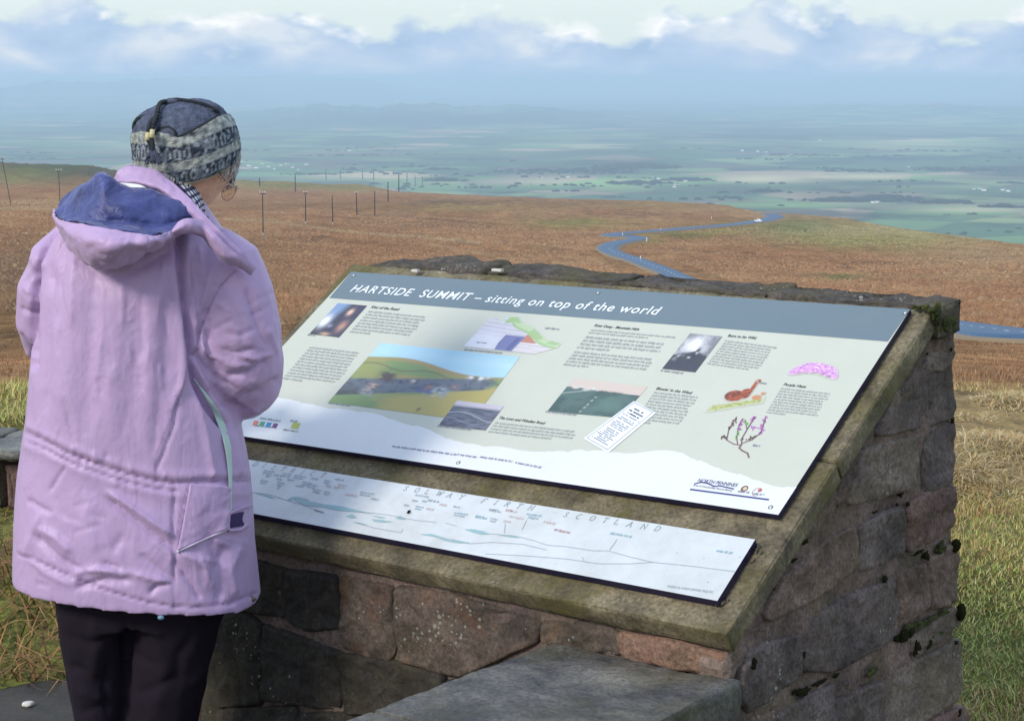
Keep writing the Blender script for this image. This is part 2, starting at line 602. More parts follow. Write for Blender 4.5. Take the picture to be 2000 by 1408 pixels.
m_moor = material('moor_grass', f)
nr, nc = Z2.shape
moor = mk('moorland_ground', np.stack([X2, Y2, Z2], -1).reshape(-1, 3), grid_faces(nr, nc)[:, ::-1], m_moor, smooth=True, cols=cols.reshape(-1, 3))
tag(moor, kind='structure')
# the ground under and behind the viewer
R0 = 2.6
ring = [(R0 * sin(a), R0 * cos(a), 0.0) for a in np.linspace(-pi, pi, 49)[:-1]]
mk('trodden_ground', [(0, 0, -0.004)] + [(x * 1.1, y * 1.1, -0.004) for x, y, z in ring], [(0, 1 + (i + 1) % 48, 1 + i) for i in range(48)], m_moor,
   cols=np.tile(np.array(srgb(96, 100, 60, .7)), (49, 1)))['kind'] = 'structure'

# ------------------------------------------------------------------ the valley far below
azv2 = np.concatenate([np.linspace(-1.3, -0.33, 24), np.linspace(-0.32, 0.32, 420), np.linspace(0.33, 1.3, 24)])
yy = np.concatenate([np.linspace(560, 160, 320), np.array([158.5, 157.5, 156.8, 156.2, 155.8])])
Dv = 432 * 3791 / (yy - 150)
A3, D3 = np.meshgrid(azv2, Dv)
XP3 = px_of_az(A3)
Z3 = np.full(A3.shape, -430.0)


def ridge(xc, xw, D, Dw, h, rough=.15):
    global Z3
    g = np.exp(-((XP3 - xc) / xw) ** 4) * np.exp(-((D3 - D) / Dw) ** 2)
    prof = 1 + rough * np.sin(XP3 * .03 + xc) + rough * .6 * np.sin(XP3 * .083) + rough * .4 * np.sin(XP3 * .21)
    Z3 = Z3 + h * g * prof


ridge(800, 350, 21500, 2600, 120)
ridge(1750, 260, 24000, 3000, 90)
ridge(1250, 130, 10800, 500, 30)
ridge(520, 300, 44000, 6000, 437, .02)
ridge(250, 260, 36000, 5000, 260, .08)
ridge(1100, 420, 60000, 7000, 430, .02)
ridge(1850, 420, 52000, 7000, 434, .02)
ridge(0, 330, 33000, 5000, 130, .08)
X3, Y3 = D3 * np.sin(A3), D3 * np.cos(A3)
PX3, PY3 = proj(np.stack([X3, Y3, Z3], -1))
vc = np.zeros(A3.shape + (3,)) + np.array((0.5, 0.5, 0.5))
wood = np.zeros(A3.shape)
for bx, by, sx, sy, st in [(820, 236, 300, 14, 1.0), (1050, 226, 110, 8, .8), (1240, 320, 75, 12, .9), (1180, 246, 100, 6, .6), (1560, 265, 120, 5, .5), (1740, 310, 140, 5, .8), (1880, 306, 110, 4, .8), (1300, 232, 60, 4, .5), (1900, 212, 110, 8, .7),
                           (1150, 318, 60, 5, .7), (880, 349, 50, 5, .8), (1090, 329, 140, 3, .6), (60, 262, 80, 6, .6), (240, 265, 70, 4, .5), (1700, 385, 100, 6, .8), (1850, 390, 120, 5, .7), (1630, 372, 60, 5, .6),
                           (1480, 255, 70, 5, .5), (700, 300, 120, 3, .4), (500, 310, 70, 3, .4), (1950, 440, 60, 4, .4)]:
    wood = np.maximum(wood, st * np.exp(-(((PX3 + 9 * np.sin(PY3 * .8) - bx) / sx) ** 2 + ((PY3 + 2 * np.sin(PX3 * .06) - by) / sy) ** 2)))
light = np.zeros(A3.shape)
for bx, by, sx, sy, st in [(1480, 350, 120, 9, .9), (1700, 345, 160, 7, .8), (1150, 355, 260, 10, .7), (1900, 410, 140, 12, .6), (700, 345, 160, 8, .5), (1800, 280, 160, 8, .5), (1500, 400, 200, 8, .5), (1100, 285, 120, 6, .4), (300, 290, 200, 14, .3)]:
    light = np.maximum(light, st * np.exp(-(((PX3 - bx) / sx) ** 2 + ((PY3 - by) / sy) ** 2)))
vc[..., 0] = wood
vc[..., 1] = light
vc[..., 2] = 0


def f(t, b):
    a = t.add('ShaderNodeAttribute', attribute_name='tint').outputs['Color']
    sep = t.add('ShaderNodeSeparateColor')
    t.l.new(a, sep.inputs[0])
    P = geo(t)
    wrp = t.add('ShaderNodeVectorMath', operation='MULTIPLY_ADD')
    nv = t.add('ShaderNodeTexNoise', ins={'Scale': 0.0012, 'Detail': 2})
    t.l.new(P, nv.inputs['Vector'])
    t.l.new(nv.outputs['Color'], wrp.inputs[0])
    wrp.inputs[1].default_value = (300, 300, 0)
    t.l.new(P, wrp.inputs[2])
    V = t.voro(wrp.outputs[0], 1 / 380.0)
    hue = t.add('ShaderNodeSeparateColor')
    t.l.new(V.outputs['Color'], hue.inputs[0])
    fld = t.ramp(hue.outputs[0], [(0.0, srgb(74, 122, 58, .9)), (0.25, srgb(112, 156, 78, .95)), (0.42, srgb(58, 88, 48, .85)), (0.52, srgb(150, 176, 96, .95)), (0.66, srgb(82, 128, 62, .9)), (0.8, srgb(196, 172, 124, .95)),
                                  (0.87, srgb(206, 176, 136, .95)), (0.92, srgb(126, 112, 82, .9))], 'CONSTANT')
    e = t.voro(wrp.outputs[0], 1 / 380.0, 'DISTANCE_TO_EDGE')
    hedge = t.math('SUBTRACT', 1.0, t.math('MULTIPLY', e.outputs['Distance'], 14.0, clamp=True), clamp=True)
    fld = t.mix(t.math('MULTIPLY', hedge, 0.4), fld, srgb(50, 62, 44, .8))
    fld = t.mix(0.28, fld, (.10, .11, .13))
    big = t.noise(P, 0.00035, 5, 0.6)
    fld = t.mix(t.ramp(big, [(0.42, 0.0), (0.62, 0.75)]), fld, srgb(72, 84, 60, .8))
    big2 = t.noise(t.mapping(P, loc=(9000, 2000, 0)), 0.0006, 5, 0.65)
    wl = t.ramp(big2, [(0.57, 0.0), (0.60, 1.0)])
    wn_ = t.math('MAXIMUM', t.math('MULTIPLY', sep.outputs[0], 1.0), t.math('MULTIPLY', wl, 0.8))
    c = t.mix(t.math('MULTIPLY', wn_, 0.97), fld, srgb(26, 38, 34, .6))
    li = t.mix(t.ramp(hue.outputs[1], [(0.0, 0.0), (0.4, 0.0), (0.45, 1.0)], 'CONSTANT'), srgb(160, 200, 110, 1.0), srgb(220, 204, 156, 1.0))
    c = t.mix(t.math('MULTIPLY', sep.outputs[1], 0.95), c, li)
    t.l.new(c, b.inputs['Base Color'])
    b.inputs['Roughness'].default_value = 0.95
    b.inputs['Specular IOR Level'].default_value = 0.1


m_val = material('valley_fields', f)
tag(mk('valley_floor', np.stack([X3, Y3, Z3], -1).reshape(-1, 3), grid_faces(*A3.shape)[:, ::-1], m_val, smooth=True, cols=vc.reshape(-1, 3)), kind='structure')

# woods of the valley: low rounded masses of crowns, one body of trees too many and far to count
m_wood = plain('far_wood', srgb(44, 58, 42, .8), 0.95, spec=.1, var=.5, scale=0.02)
mb = MB()
for (bx, by, wd, hp) in [(1250, 356, 130, 8), (1640, 388, 110, 11), (1740, 384, 120, 12), (1850, 389, 110, 9), (1497, 371, 60, 9), (1340, 350, 120, 7), (1100, 333, 300, 6), (1240, 326, 170, 12), (868, 352, 80, 9), (860, 330, 70, 6),
                         (1690, 330, 170, 5), (1880, 326, 200, 6), (1960, 395, 90, 8), (1200, 384, 60, 4), (600, 338, 120, 4), (330, 318, 80, 4), (1560, 300, 160, 4), (1980, 350, 60, 5), (1420, 384, 70, 6)]:
    D = 430 * 3791 / (by - 150)
    azc = atan((bx - 1000) / 3770)
    c = np.array([D * sin(azc), D * cos(azc), -430.0])
    hl, hh = wd / 2 * D / 3791, hp * D / 3791
    rr = np.array([cos(azc), -sin(azc), 0])
    ff = np.array([sin(azc), cos(azc), 0])
    n = max(10, int(wd / 2))
    for k in range(n):
        q = random.uniform(-1, 1)
        p = c + rr * q * hl + ff * random.uniform(-1, 1) * hl * .5
        s = hh * random.choice([.25, .4, .6, .8]) * (1 - .6 * q * q)
        mb.sphere(p, (s * random.uniform(1.2, 3), s * random.uniform(1.2, 2.5), s), 7, 5, rr, ff)
rw = random.Random(11)
for i in range(110):            # hedgerow trees and copses
    by = rw.uniform(285, 455)
    bx = rw.uniform(-150, 2150)
    D = 430 * 3791 / (by - 150)
    azc = atan((bx - 1000) / 3770)
    c = np.array([D * sin(azc), D * cos(azc), -430.0])
    ang = rw.uniform(-.5, .5)
    rr = np.array([cos(azc + ang), -sin(azc + ang), 0])
    ff = np.array([rr[1], -rr[0], 0]) * -1
    ln = rw.choice([60, 120, 250, 400])
    for k in range(int(ln / 22)):
        if rw.random() < .3: continue
        p = c + rr * rw.uniform(-ln, ln) + ff * rw.uniform(-12, 12)
        s = rw.uniform(3, 10)
        mb.sphere(p, (s * rw.uniform(1, 2.6), s * rw.uniform(1, 1.6), s), 6, 4, rr, ff)
tag(mb.build('valley_woodland', m_wood), 'dark woods scattered over the hazy valley floor', 'woodland', kind='stuff')

# ------------------------------------------------------------------ far white houses
m_white = plain('whitewash', (0.8, 0.78, 0.74), 0.8)
m_slate = plain('far_slate', (0.16, 0.16, 0.18), 0.8)
hs = [(486, 322), (500, 326), (512, 318), (524, 324), (535, 328), (548, 321), (560, 318), (571, 325), (583, 330), (598, 320), (683, 293), (470, 314), (1104, 301), (1212, 303), (1225, 302), (1240, 303), (1318, 364), (1322, 361), (1480, 294), (1497, 295), (1450, 293), (1601, 272),
      (1905, 363), (1916, 362), (1925, 365), (1962, 364), (1973, 366), (1708, 391), (1716, 390), (1286, 348), (1299, 350), (1272, 346), (1110, 345), (1060, 346), (1776, 322), (1340, 353)]
protoh = None
for i, (bx, by) in enumerate(hs):
    D = 430 * 3791 / (by - 150)
    azc = atan((bx - 1000) / 3770)
    loc = (D * sin(azc), D * cos(azc), -430.0)
    if protoh is None:
        r = empty('farmhouse', (0, 0, 0))
        a, b_, h, g = 9, 5, 8, 12
        mk('wall', [(-a, -b_, 0), (a, -b_, 0), (a, b_, 0), (-a, b_, 0), (-a, -b_, h), (a, -b_, h), (a, b_, h), (-a, b_, h), (-a, 0, g), (a, 0, g)],
           [(0, 1, 5, 4), (1, 2, 6, 9, 5), (2, 3, 7, 6), (3, 0, 4, 8, 7)], m_white, r)
        mk('roof', [(-a - .4, -b_ - .5, h - .2), (a + .4, -b_ - .5, h - .2), (a + .4, 0, g + .3), (-a - .4, 0, g + .3), (a + .4, b_ + .5, h - .2), (-a - .4, b_ + .5, h - .2)],
           [(0, 1, 2, 3), (3, 2, 4, 5)], m_slate, r)
        protoh = r
    else:
        r = protoh.copy()
        COL.objects.link(r)
        for ch in list(protoh.children):
            c = ch.copy()
            COL.objects.link(c)
            c.parent = r
    r.location = loc
    r.rotation_euler = (0, 0, random.uniform(-.6, .6) - azc)
    sc_ = random.uniform(.55, .95)
    r.scale = (sc_ * 1.2, sc_, sc_)
    tag(r, 'tiny white farmhouse far below in the hazy valley', 'house', 'white houses scattered over the far valley')

# ------------------------------------------------------------------ the road winding over the moor
def f(t, b):
    n = t.noise(geo(t), 0.8, 6)
    t.l.new(t.ramp(n, [(0.3, srgb(64, 102, 138, .62)), (0.7, srgb(86, 118, 148, .7))]), b.inputs['Base Color'])  # blue of the reflected sky is put into the asphalt's base colour
    b.inputs['Roughness'].default_value = 0.6
    b.inputs['Specular IOR Level'].default_value = 0.4


m_road = material('sky_tinted_asphalt', f)
m_paint = plain('road_paint', (0.75, 0.75, 0.72), 0.7)
m_verge = plain('gravel_verge', srgb(150, 132, 104, .8), 0.95, var=.3, scale=1)


def ribbon(name, pts, width, mat, lift, parent=None, off=0.0, grow=0.0):
    P = np.array([hit(*p) for p in pts])
    w00 = width
    Pc = cr(P, max(12, len(P) * 10))
    V = []
    for i in range(len(Pc)):
        d = Pc[min(i + 1, len(Pc) - 1)] - Pc[max(i - 1, 0)]
        d[2] = 0
        d /= np.linalg.norm(d) + 1e-9
        s = np.array([d[1], -d[0], 0])
        c = Pc[i]
        width = w00 * (1 + grow * max(0, np.hypot(c[0], c[1]) - 330) / 570)
        zc = max(float(zmoor(c[0], c[1])), float(zmoor(*(c + s * width / 2)[:2])), float(zmoor(*(c - s * width / 2)[:2])))
        for q in (-1.25, -1, -.5, 0, .5, 1, 1.25):
            p = c + s * (width / 2 * q + off)
            V.append((p[0], p[1], zc + lift if abs(q) < 1.1 else float(zmoor(p[0], p[1])) - .6))
    return mk(name, V, grid_faces(len(Pc), 7), mat, parent, False)


R1 = [(2200, 674), (2100, 671), (2000, 666), (1935, 655), (1870, 645), (1800, 634), (1730, 623)]
R2 = [(1420, 590), (1380, 568), (1345, 554), (1320, 543), (1285, 527), (1240, 510), (1205, 499), (1187, 489), (1194, 480), (1222, 473), (1247, 469), (1236, 465), (1206, 464), (1192, 461), (1215, 458), (1290, 452), (1350, 447), (1425, 441), (1475, 435), (1500, 430), (1514, 424), (1500, 419)]
R3 = [(1440, 405), (1425, 402), (1414, 400)]
for R_, wr in ((R1, 3.4), (R2, 3.8), (R3, 8.0)):
    gw = 1.1 if R_ is R2 else 0.0
    lf_ = 0.25 if R_ is R1 else 0.5
    rd = ribbon('road', R_, wr, m_road, lf_, grow=gw)
    tag(rd, kind='structure')
    ribbon('verge', R_, wr * 1.25, m_verge, lf_ - .14, None, grow=gw)['kind'] = 'structure'
# broken centre line
for R_, wr, L, lf_, wl in ((R1, 3.4, 1.1, .262, .1), (R2[:8], 3.8, 4, .53, .16)):
    P = cr(np.array([hit(*p) for p in R_]), 400)
    seg = np.concatenate([[0], np.cumsum(np.linalg.norm(np.diff(P[:, :2], axis=0), axis=1))])
    s0 = 0
    k = 0
    while s0 < seg[-1] and k < 60:
        pts = [np.array([np.interp(q, seg, P[:, j]) for j in range(3)]) for q in (s0, s0 + L)]
        d = (pts[1] - pts[0])[:2]
        d /= np.linalg.norm(d) + 1e-9
        nrm = np.array([d[1], -d[0]])
        V = []
        for p, sg in ((pts[0], -1), (pts[0], 1), (pts[1], 1), (pts[1], -1)):
            q = p[:2] + nrm * sg * wl / 2
            zz = max(float(zmoor(*p[:2])), float(zmoor(*(p[:2] + nrm * wr / 2))), float(zmoor(*(p[:2] - nrm * wr / 2))))
            V.append((q[0], q[1], zz + lf_))
        mk('road_marking', V, [(0, 1, 2, 3)], m_paint)['kind'] = 'structure'
        s0 += L * 3
        k += 1

# ------------------------------------------------------------------ white car on the road
cpos = hit(1481, 436)
car = empty('car', (cpos[0], cpos[1], cpos[2] + .5), radians(-62))
car.scale = (.64, .64, .64)
tag(car, 'tiny white car on the far bend of the moorland road', 'car')
m_cw = plain('white_car_paint', (.8, .8, .8), .3)
m_cg = plain('car_glass', (.03, .04, .05), .1)
m_tyre = plain('tyre_rubber', (.02, .02, .02), .8)
o = empty('x', (0, 0, 0)); COL.objects.unlink(o)
bpy.data.objects.remove(o)
def carmesh(name, prof, hw, mat, tz=0.0):
    n = len(prof)
    V = [(x, -hw * (1 - tz * (z > 1)), z) for x, z in prof] + [(x, hw * (1 - tz * (z > 1)), z) for x, z in prof]
    F = [tuple(range(n)), tuple(range(2 * n - 1, n - 1, -1))] + [(i, i + n, (i + 1) % n + n, (i + 1) % n) for i in range(n)]
    me = bpy.data.meshes.new(name); me.from_pydata([(a * 1.6, b * 1.6, c * 1.6) for a, b, c in V], [], F); me.materials.append(mat)
    ob = bpy.data.objects.new(name, me); COL.objects.link(ob); ob.parent = car
    return ob
carmesh('body', [(-2.1, .3), (2.1, .3), (2.15, .7), (1.9, .85), (1.0, .95), (.4, 1.42), (-1.2, 1.45), (-1.9, .95), (-2.15, .8)], .85, m_cw, .18)
carmesh('window', [(.85, 1.0), (.35, 1.36), (-1.1, 1.38), (-1.55, 1.0)], .84, m_cg, .12)
for sx in (-1.3, 1.3):
    for sy in (-.8, .8):
        me = MB(); me.tube([(sx * 1.6, sy * 1.6 - .16, .5), (sx * 1.6, sy * 1.6 + .16, .5)], .5, 12)
        m2 = bpy.data.meshes.new('wheel'); m2.from_pydata(me.v, [], me.f); m2.materials.append(m_tyre)
        ob = bpy.data.objects.new('wheel', m2); COL.objects.link(ob); ob.parent = car

# ------------------------------------------------------------------ poles carrying the line across the moor
m_pole = plain('creosoted_timber', srgb(62, 56, 58, .8), 0.85)
m_ins = plain('pale_porcelain', (.6, .62, .62), .3)
m_cap = plain('pale_pole_foot', (.45, .43, .38), .8)
poles = [(514, 460, 375, 'tall dark pole nearest the person, standing lowest on the moor'), (597, 437, 375, 'dark pole second along the near row of poles, under a white fitting'), (650, 438, 384, 'dark pole third along the near row, right of the white topped one'),
         (697, 420, 376, 'dark pole fourth along the near row, on the brown slope'), (732, 422, 375, 'faint dark pole fifth along the near row on the brown slope'), (758, 392, 357, 'short dark pole standing just below the moor skyline'),
         (779, 374, 342, 'dark pole on the skyline, left of the tallest skyline pole'), (795, 371, 337, 'tallest dark pole of the right skyline cluster'), (811, 372, 345, 'dark pole second from the right end of the skyline row'), (825, 372, 346, 'dark pole at the right end of the skyline row'),
         (730, 359, 334, 'dark pole on the green hummock, right of the other hummock pole'), (708, 358, 331, 'dark pole on the crest of the green hummock'), (665, 357, 333, 'dark skyline pole above the pink field, right of its twin'),
         (637, 359, 331, 'dark skyline pole above the pink field edge, left of its twin'), (577, 375, 343, 'small dark pole on the olive ridge near the glasses'), (507, 365, 348, 'smallest faint pole on the ridge beside the head'), (118, 412, 332, 'pole with white insulators on the moor left of the shoulder'),
         (22, 402, 308, 'faint leaning pole at the far left edge of the moor')]
tops = []
for (bx, by, ty, lab) in poles:
    p = hit(bx, by)
    D = np.hypot(p[0], p[1])
    hgt = (by - ty) * p[1] / 3750.0 / cos(PITCH)
    r = empty('utility_pole', tuple(p))
    tag(r, lab, 'pole', 'timber poles carrying a line over the moor')
    rad = max(0.00026 * D, .10) * (.7 if bx < 200 else 1)
    lean = -hgt * .16 if bx == 22 else random.uniform(-.15, .15)
    q = lambda dx, dz: (p[0] + dx, p[1], p[2] + dz)
    MB().tube([q(0, -.5), q(lean * .5, hgt * .5), q(lean, hgt)], [rad * 1.2, rad, rad * .8], 8).build('shaft', m_pole, r)
    if bx in (514, 597, 118, 697, 22):
        MB().box(q(lean, hgt * .95), hgt * .07, .08 * rad / .12, .1 * rad / .12).build('crossarm', m_pole, r)
        for dx in (-.06, 0, .06):
            MB().tube([q(lean + dx * hgt, hgt * .96), q(lean + dx * hgt, hgt * 1.01)], rad * .9, 6).build('insulator', m_ins, r)
    else:
        MB().tube([q(lean, hgt), q(lean, hgt * 1.02)], rad * 1.0, 6).build('cap', m_pole, r)
    if bx in (514, 597, 650):
        MB().tube([q(0, -.2), q(0, hgt * .06)], rad * 1.5, 8).build('foot_sleeve', m_cap, r)

# marker posts by the road
m_post = plain('white_post', (.7, .7, .68), .6)
for (bx, by, hp, lab) in [(1251, 510, 11, 'white marker post beside the near S bend of the road'), (1216, 461, 7, 'white marker post at the left end of the upper hairpin'), (1263, 472, 9, 'white marker post just right of the hairpin'),
                          (1290, 452, 6, 'white marker post on the straight beyond the hairpin'), (1380, 557, 9, 'white marker post on the moor above the stone coping'), (1390, 428, 6, 'white marker post on the slope above the road straight')]:
    p = hit(bx, by)
    hgt = hp * p[1] / 3750.0
    r = empty('marker_post', tuple(p))
    tag(r, lab, 'post', 'white marker posts beside the moor road')
    w0 = hgt * .09
    MB().box((p[0], p[1], p[2] + hgt / 2), w0, w0, hgt / 2).build('stake', m_post, r)
    MB().box((p[0], p[1], p[2] + hgt * 1.03), w0 * 1.3, w0 * 1.3, hgt * .04).build('cap', m_pole, r)

# ------------------------------------------------------------------ air
mh = bpy.data.materials.new('air')
mh.use_nodes = True
mh.node_tree.nodes.clear()
t = NT(mh.node_tree)
o_ = t.add('ShaderNodeOutputMaterial')
pv = t.add('ShaderNodeVolumePrincipled', ins={'Density': 7.8e-5, 'Color': (0.63, 0.82, 1.0), 'Anisotropy': 0.0})
t.l.new(pv.outputs[0], o_.inputs['Volume'])
Lx = 78000
hzv = [(-Lx, -40, -447), (Lx, -40, -447), (Lx, 76000, -447), (-Lx, 76000, -447), (-Lx, -40, 25.0), (Lx, -40, 25.0), (Lx, 76000, 25.0), (-Lx, 76000, 25.0)]
HAZE = mk('haze', hzv, BOXF, mh)
tag(HAZE, 'pale blue haze filling the air over the valley', 'haze', kind='stuff')
# ------------------------------------------------------------------ stone materials
def stone_mat(name, c1, c2, lich=0.0, moss=0.0, scale=9.0, rough=0.85, orange=0.0, bmp=.6):
    def f(t, b):
        P = geo(t)
        oi = t.add('ShaderNodeObjectInfo').outputs['Random']
        n = t.noise(P, scale, 8, 0.68, 0.3)
        c = t.ramp(n, [(0.3, c1), (0.7, c2)])
        g = t.noise(P, 110.0, 5, 0.7)
        c = t.mix(0.75, c, t.ramp(g, [(0.3, 0.12), (0.5, 0.5), (0.7, 0.88)]), 'OVERLAY')
        c = t.mix(t.math('MULTIPLY', oi, 0.5), c, t.mix(1.0, c, (0.62, 0.55, 0.52), 'MULTIPLY'))
        st = t.ramp(t.noise(t.mapping(P, loc=(5, 1, 2)), 4.0, 6, 0.7), [(0.45, 0.0), (0.7, 1.0)])
        c = t.mix(t.math('MULTIPLY', st, 0.65), c, tuple(x * .36 for x in c1))
        if orange:
            og = t.ramp(t.noise(t.mapping(P, loc=(1, 8, 4)), 11.0, 6, 0.7), [(0.52, 0.0), (0.66, 1.0)])
            c = t.mix(t.math('MULTIPLY', og, orange), c, srgb(168, 104, 62, .7))
        if moss:
            mg = t.ramp(t.noise(t.mapping(P, loc=(2, 3, 9)), 5.5, 7, 0.72), [(0.46, 0.0), (0.66, 1.0)])
            c = t.mix(t.math('MULTIPLY', mg, moss), c, srgb(112, 106, 46, .62))
        if lich:
            vo = t.voro(t.mapping(P, loc=(7, 7, 7)), 105.0)
            d = t.math('SUBTRACT', t.math('ADD', vo.outputs['Distance'], t.math('MULTIPLY', t.noise(P, 260.0, 3), 0.35)), 0.0)
            sel = t.add('ShaderNodeSeparateColor')
            t.l.new(vo.outputs['Color'], sel.inputs[0])
            patch_ = t.ramp(t.noise(t.mapping(P, loc=(4, 4, 1)), 6.0, 4, 0.6), [(0.47, 0.0), (0.66, 1.0)])
            thr = t.math('MULTIPLY', t.math('MULTIPLY', sel.outputs[0], 0.76), patch_)
            m = t.math('MULTIPLY', t.math('SUBTRACT', thr, d), 12.0, clamp=True)
            c = t.mix(t.math('MULTIPLY', m, lich), c, srgb(176, 180, 168, .75))
        t.l.new(c, b.inputs['Base Color'])
        b.inputs['Roughness'].default_value = rough
        b.inputs['Specular IOR Level'].default_value = 0.35
        h = t.math('ADD', t.math('MULTIPLY', n, 1.0), t.math('MULTIPLY', g, 0.35))
        bump(t, b, h, bmp, 0.012)
    return material(name, f)


m_blue = stone_mat('dark_blue_stone', srgb(70, 62, 62, 1), srgb(124, 112, 108, 1.05), lich=.9, moss=.15, scale=7)
m_brown = stone_mat('dark_brown_stone', srgb(80, 66, 60, 1), srgb(138, 118, 106, 1.05), lich=.45, moss=.2)
m_red = stone_mat('reddish_stone', srgb(82, 66, 64, .95), srgb(138, 112, 104, 1.05), lich=.25, moss=.12)
m_grey = stone_mat('grey_stone', srgb(84, 74, 70, 1), srgb(142, 128, 116, 1.05), lich=.5, moss=.25)
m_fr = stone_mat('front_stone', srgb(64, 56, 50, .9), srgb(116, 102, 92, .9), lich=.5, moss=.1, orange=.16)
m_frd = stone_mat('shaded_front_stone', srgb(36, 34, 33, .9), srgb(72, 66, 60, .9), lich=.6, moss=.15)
m_render = stone_mat('orange_render', srgb(112, 90, 78, .85), srgb(152, 120, 102, .85), lich=.15, moss=.15, orange=.25, bmp=1.0)
m_mortar = stone_mat('pink_brown_mortar', srgb(86, 73, 70, .95), srgb(134, 115, 106, 1.0), lich=.25, moss=.35)
m_slab = stone_mat('lichened_slab', srgb(82, 76, 62, .95), srgb(156, 146, 118, .92), lich=.3, moss=.75, scale=12, rough=.8, bmp=.5)
m_slabe = stone_mat('slab_edge', srgb(98, 92, 80, .95), srgb(140, 130, 112, .95), lich=.35, moss=.45, scale=14, rough=.8, bmp=.3)
m_seat = stone_mat('wet_grey_seat_stone', srgb(62, 64, 68, .95), srgb(138, 135, 126, .95), lich=.25, moss=.35, scale=6, rough=.5, bmp=.5)
m_cope = stone_mat('dark_coping_stone', srgb(62, 58, 56, .9), srgb(112, 104, 94, .9), lich=.7, moss=.5, scale=26, bmp=.8)


def f(t, b):
    P = geo(t)
    n = t.noise(P, 55.0, 6, .7)
    c = t.ramp(n, [(0.3, srgb(38, 44, 16, .8)), (0.55, srgb(78, 86, 26, .8)), (0.75, srgb(128, 132, 40, .8))])
    t.l.new(c, b.inputs['Base Color'])
    b.inputs['Roughness'].default_value = .95
    bump(t, b, n, 1.0, .02)


m_moss = material('bright_moss', f)
m_mossd = plain('dark_moss', srgb(40, 42, 20, .8), .95, spec=.1, var=.6, scale=90, bmp=1.0)

# ------------------------------------------------------------------ the plinth
PL = empty('stone_plinth', tuple(C0 - z_ * C0[2] + w_ * .4 - u_ * .8), atan2(u_[1], u_[0]))
tag(PL, 'dark stone wall plinth with a sloping slab top carrying two printed plates', 'plinth')
A0 = -1.70
THK = 0.05


def uwz(a, w, z):       # along, into, absolute height
    p = C0 + u_ * a + w_ * w
    return np.array([p[0], p[1], z])


BTOP = 0.963


def roughbox(name, corners, mat, parent, n=(40, 3, 12), amp=.002, bev=.006, seed=0):
    """a stone block: six subdivided faces, edges worn off, surface uneven.  corners: 8 points (bottom 4, top 4)"""
    c = np.array(corners, float).reshape(2, 2, 2, 3) if False else np.array(corners, float)
    def P(s, q, r):
        b = (c[0] * (1 - s) + c[1] * s) * (1 - q) + (c[3] * (1 - s) + c[2] * s) * q
        tt = (c[4] * (1 - s) + c[5] * s) * (1 - q) + (c[7] * (1 - s) + c[6] * s) * q
        return b * (1 - r) + tt * r
    L = [np.linalg.norm(P(1, 0, 0) - P(0, 0, 0)), np.linalg.norm(P(0, 1, 0) - P(0, 0, 0)), np.linalg.norm(P(0, 0, 1) - P(0, 0, 0))]
    idx = {}
    V = []
    F = []
    cen = P(.5, .5, .5)
    grids = []
    for k in range(3):
        g = np.linspace(0, 1, n[k] + 1)
        e = min(bev / L[k], .2)
        g = np.unique(np.concatenate([[0, e * .3, e, 1 - e, 1 - e * .3, 1], g[(g > e * 1.5) & (g < 1 - e * 1.5)]]))
        grids.append(g)
    def vid(i, j, k):
        key = (i, j, k)
        if key not in idx:
            s, q, r = grids[0][i], grids[1][j], grids[2][k]
            p = P(s, q, r)
            d = [max(0, 1 - min(x, 1 - x) * L[m] / bev) for m, x in enumerate((s, q, r))]
            srt = sorted(d)[::-1]
            ed = srt[1]
            dirn = cen - p
            for m, (x, dd) in enumerate(zip((s, q, r), d)):
                pass
            a0 = (P(1, q, r) - P(0, q, r)) / L[0] * (1 if s < .5 else -1)
            a1 = (P(s, 1, r) - P(s, 0, r)) / L[1] * (1 if q < .5 else -1)
            a2 = (P(s, q, 1) - P(s, q, 0)) / L[2] * (1 if r < .5 else -1)
            w8 = 1 + 1.2 * fbm(p[0] * 9, p[1] * 9, p[2] * 9 + seed, 1.0, 3)
            for m, (x, ax) in enumerate(zip((s, q, r), (a0, a1, a2))):
                others = [d[z] for z in range(3) if z != m]
                if x < 1e-6 or x > 1 - 1e-6:
                    p = p + ax * bev * .5 * max(others) ** 2 * max(.3, w8)
                    p = p + ax * amp * fbm(p[0], p[1], p[2] + seed * 3.1, 14.0, 4) * 2
                    p = p + ax * amp * 2.5 * fbm(p[0], p[1], p[2] + seed * 3.1, 3.0, 3)
            idx[key] = len(V)
            V.append(p)
        return idx[key]
    N = [len(g) - 1 for g in grids]
    for i in range(N[0]):
        for j in range(N[1]):
            F.append((vid(i, j, 0), vid(i, j + 1, 0), vid(i + 1, j + 1, 0), vid(i + 1, j, 0)))
            F.append((vid(i, j, N[2]), vid(i + 1, j, N[2]), vid(i + 1, j + 1, N[2]), vid(i, j + 1, N[2])))
    for i in range(N[0]):
        for k in range(N[2]):
            F.append((vid(i, 0, k), vid(i + 1, 0, k), vid(i + 1, 0, k + 1), vid(i, 0, k + 1)))
            F.append((vid(i, N[1], k), vid(i, N[1], k + 1), vid(i + 1, N[1], k + 1), vid(i + 1, N[1], k)))
    for j in range(N[1]):
        for k in range(N[2]):
            F.append((vid(0, j, k), vid(0, j, k + 1), vid(0, j + 1, k + 1), vid(0, j + 1, k)))
            F.append((vid(N[0], j, k), vid(N[0], j + 1, k), vid(N[0], j + 1, k + 1), vid(N[0], j, k + 1)))
    return mk(name, V, F, mat, parent, True)


def slab_piece(a0, a1, b0, b1, mat, seed):
    pts = [slab_pt(a, b, h) for h in (-THK, 0) for a, b in ((a0, b0), (a1, b0), (a1, b1), (a0, b1))]
    return roughbox('sloping_slab', pts, mat, PL, (70, 22, 3), .0010, .006, seed)


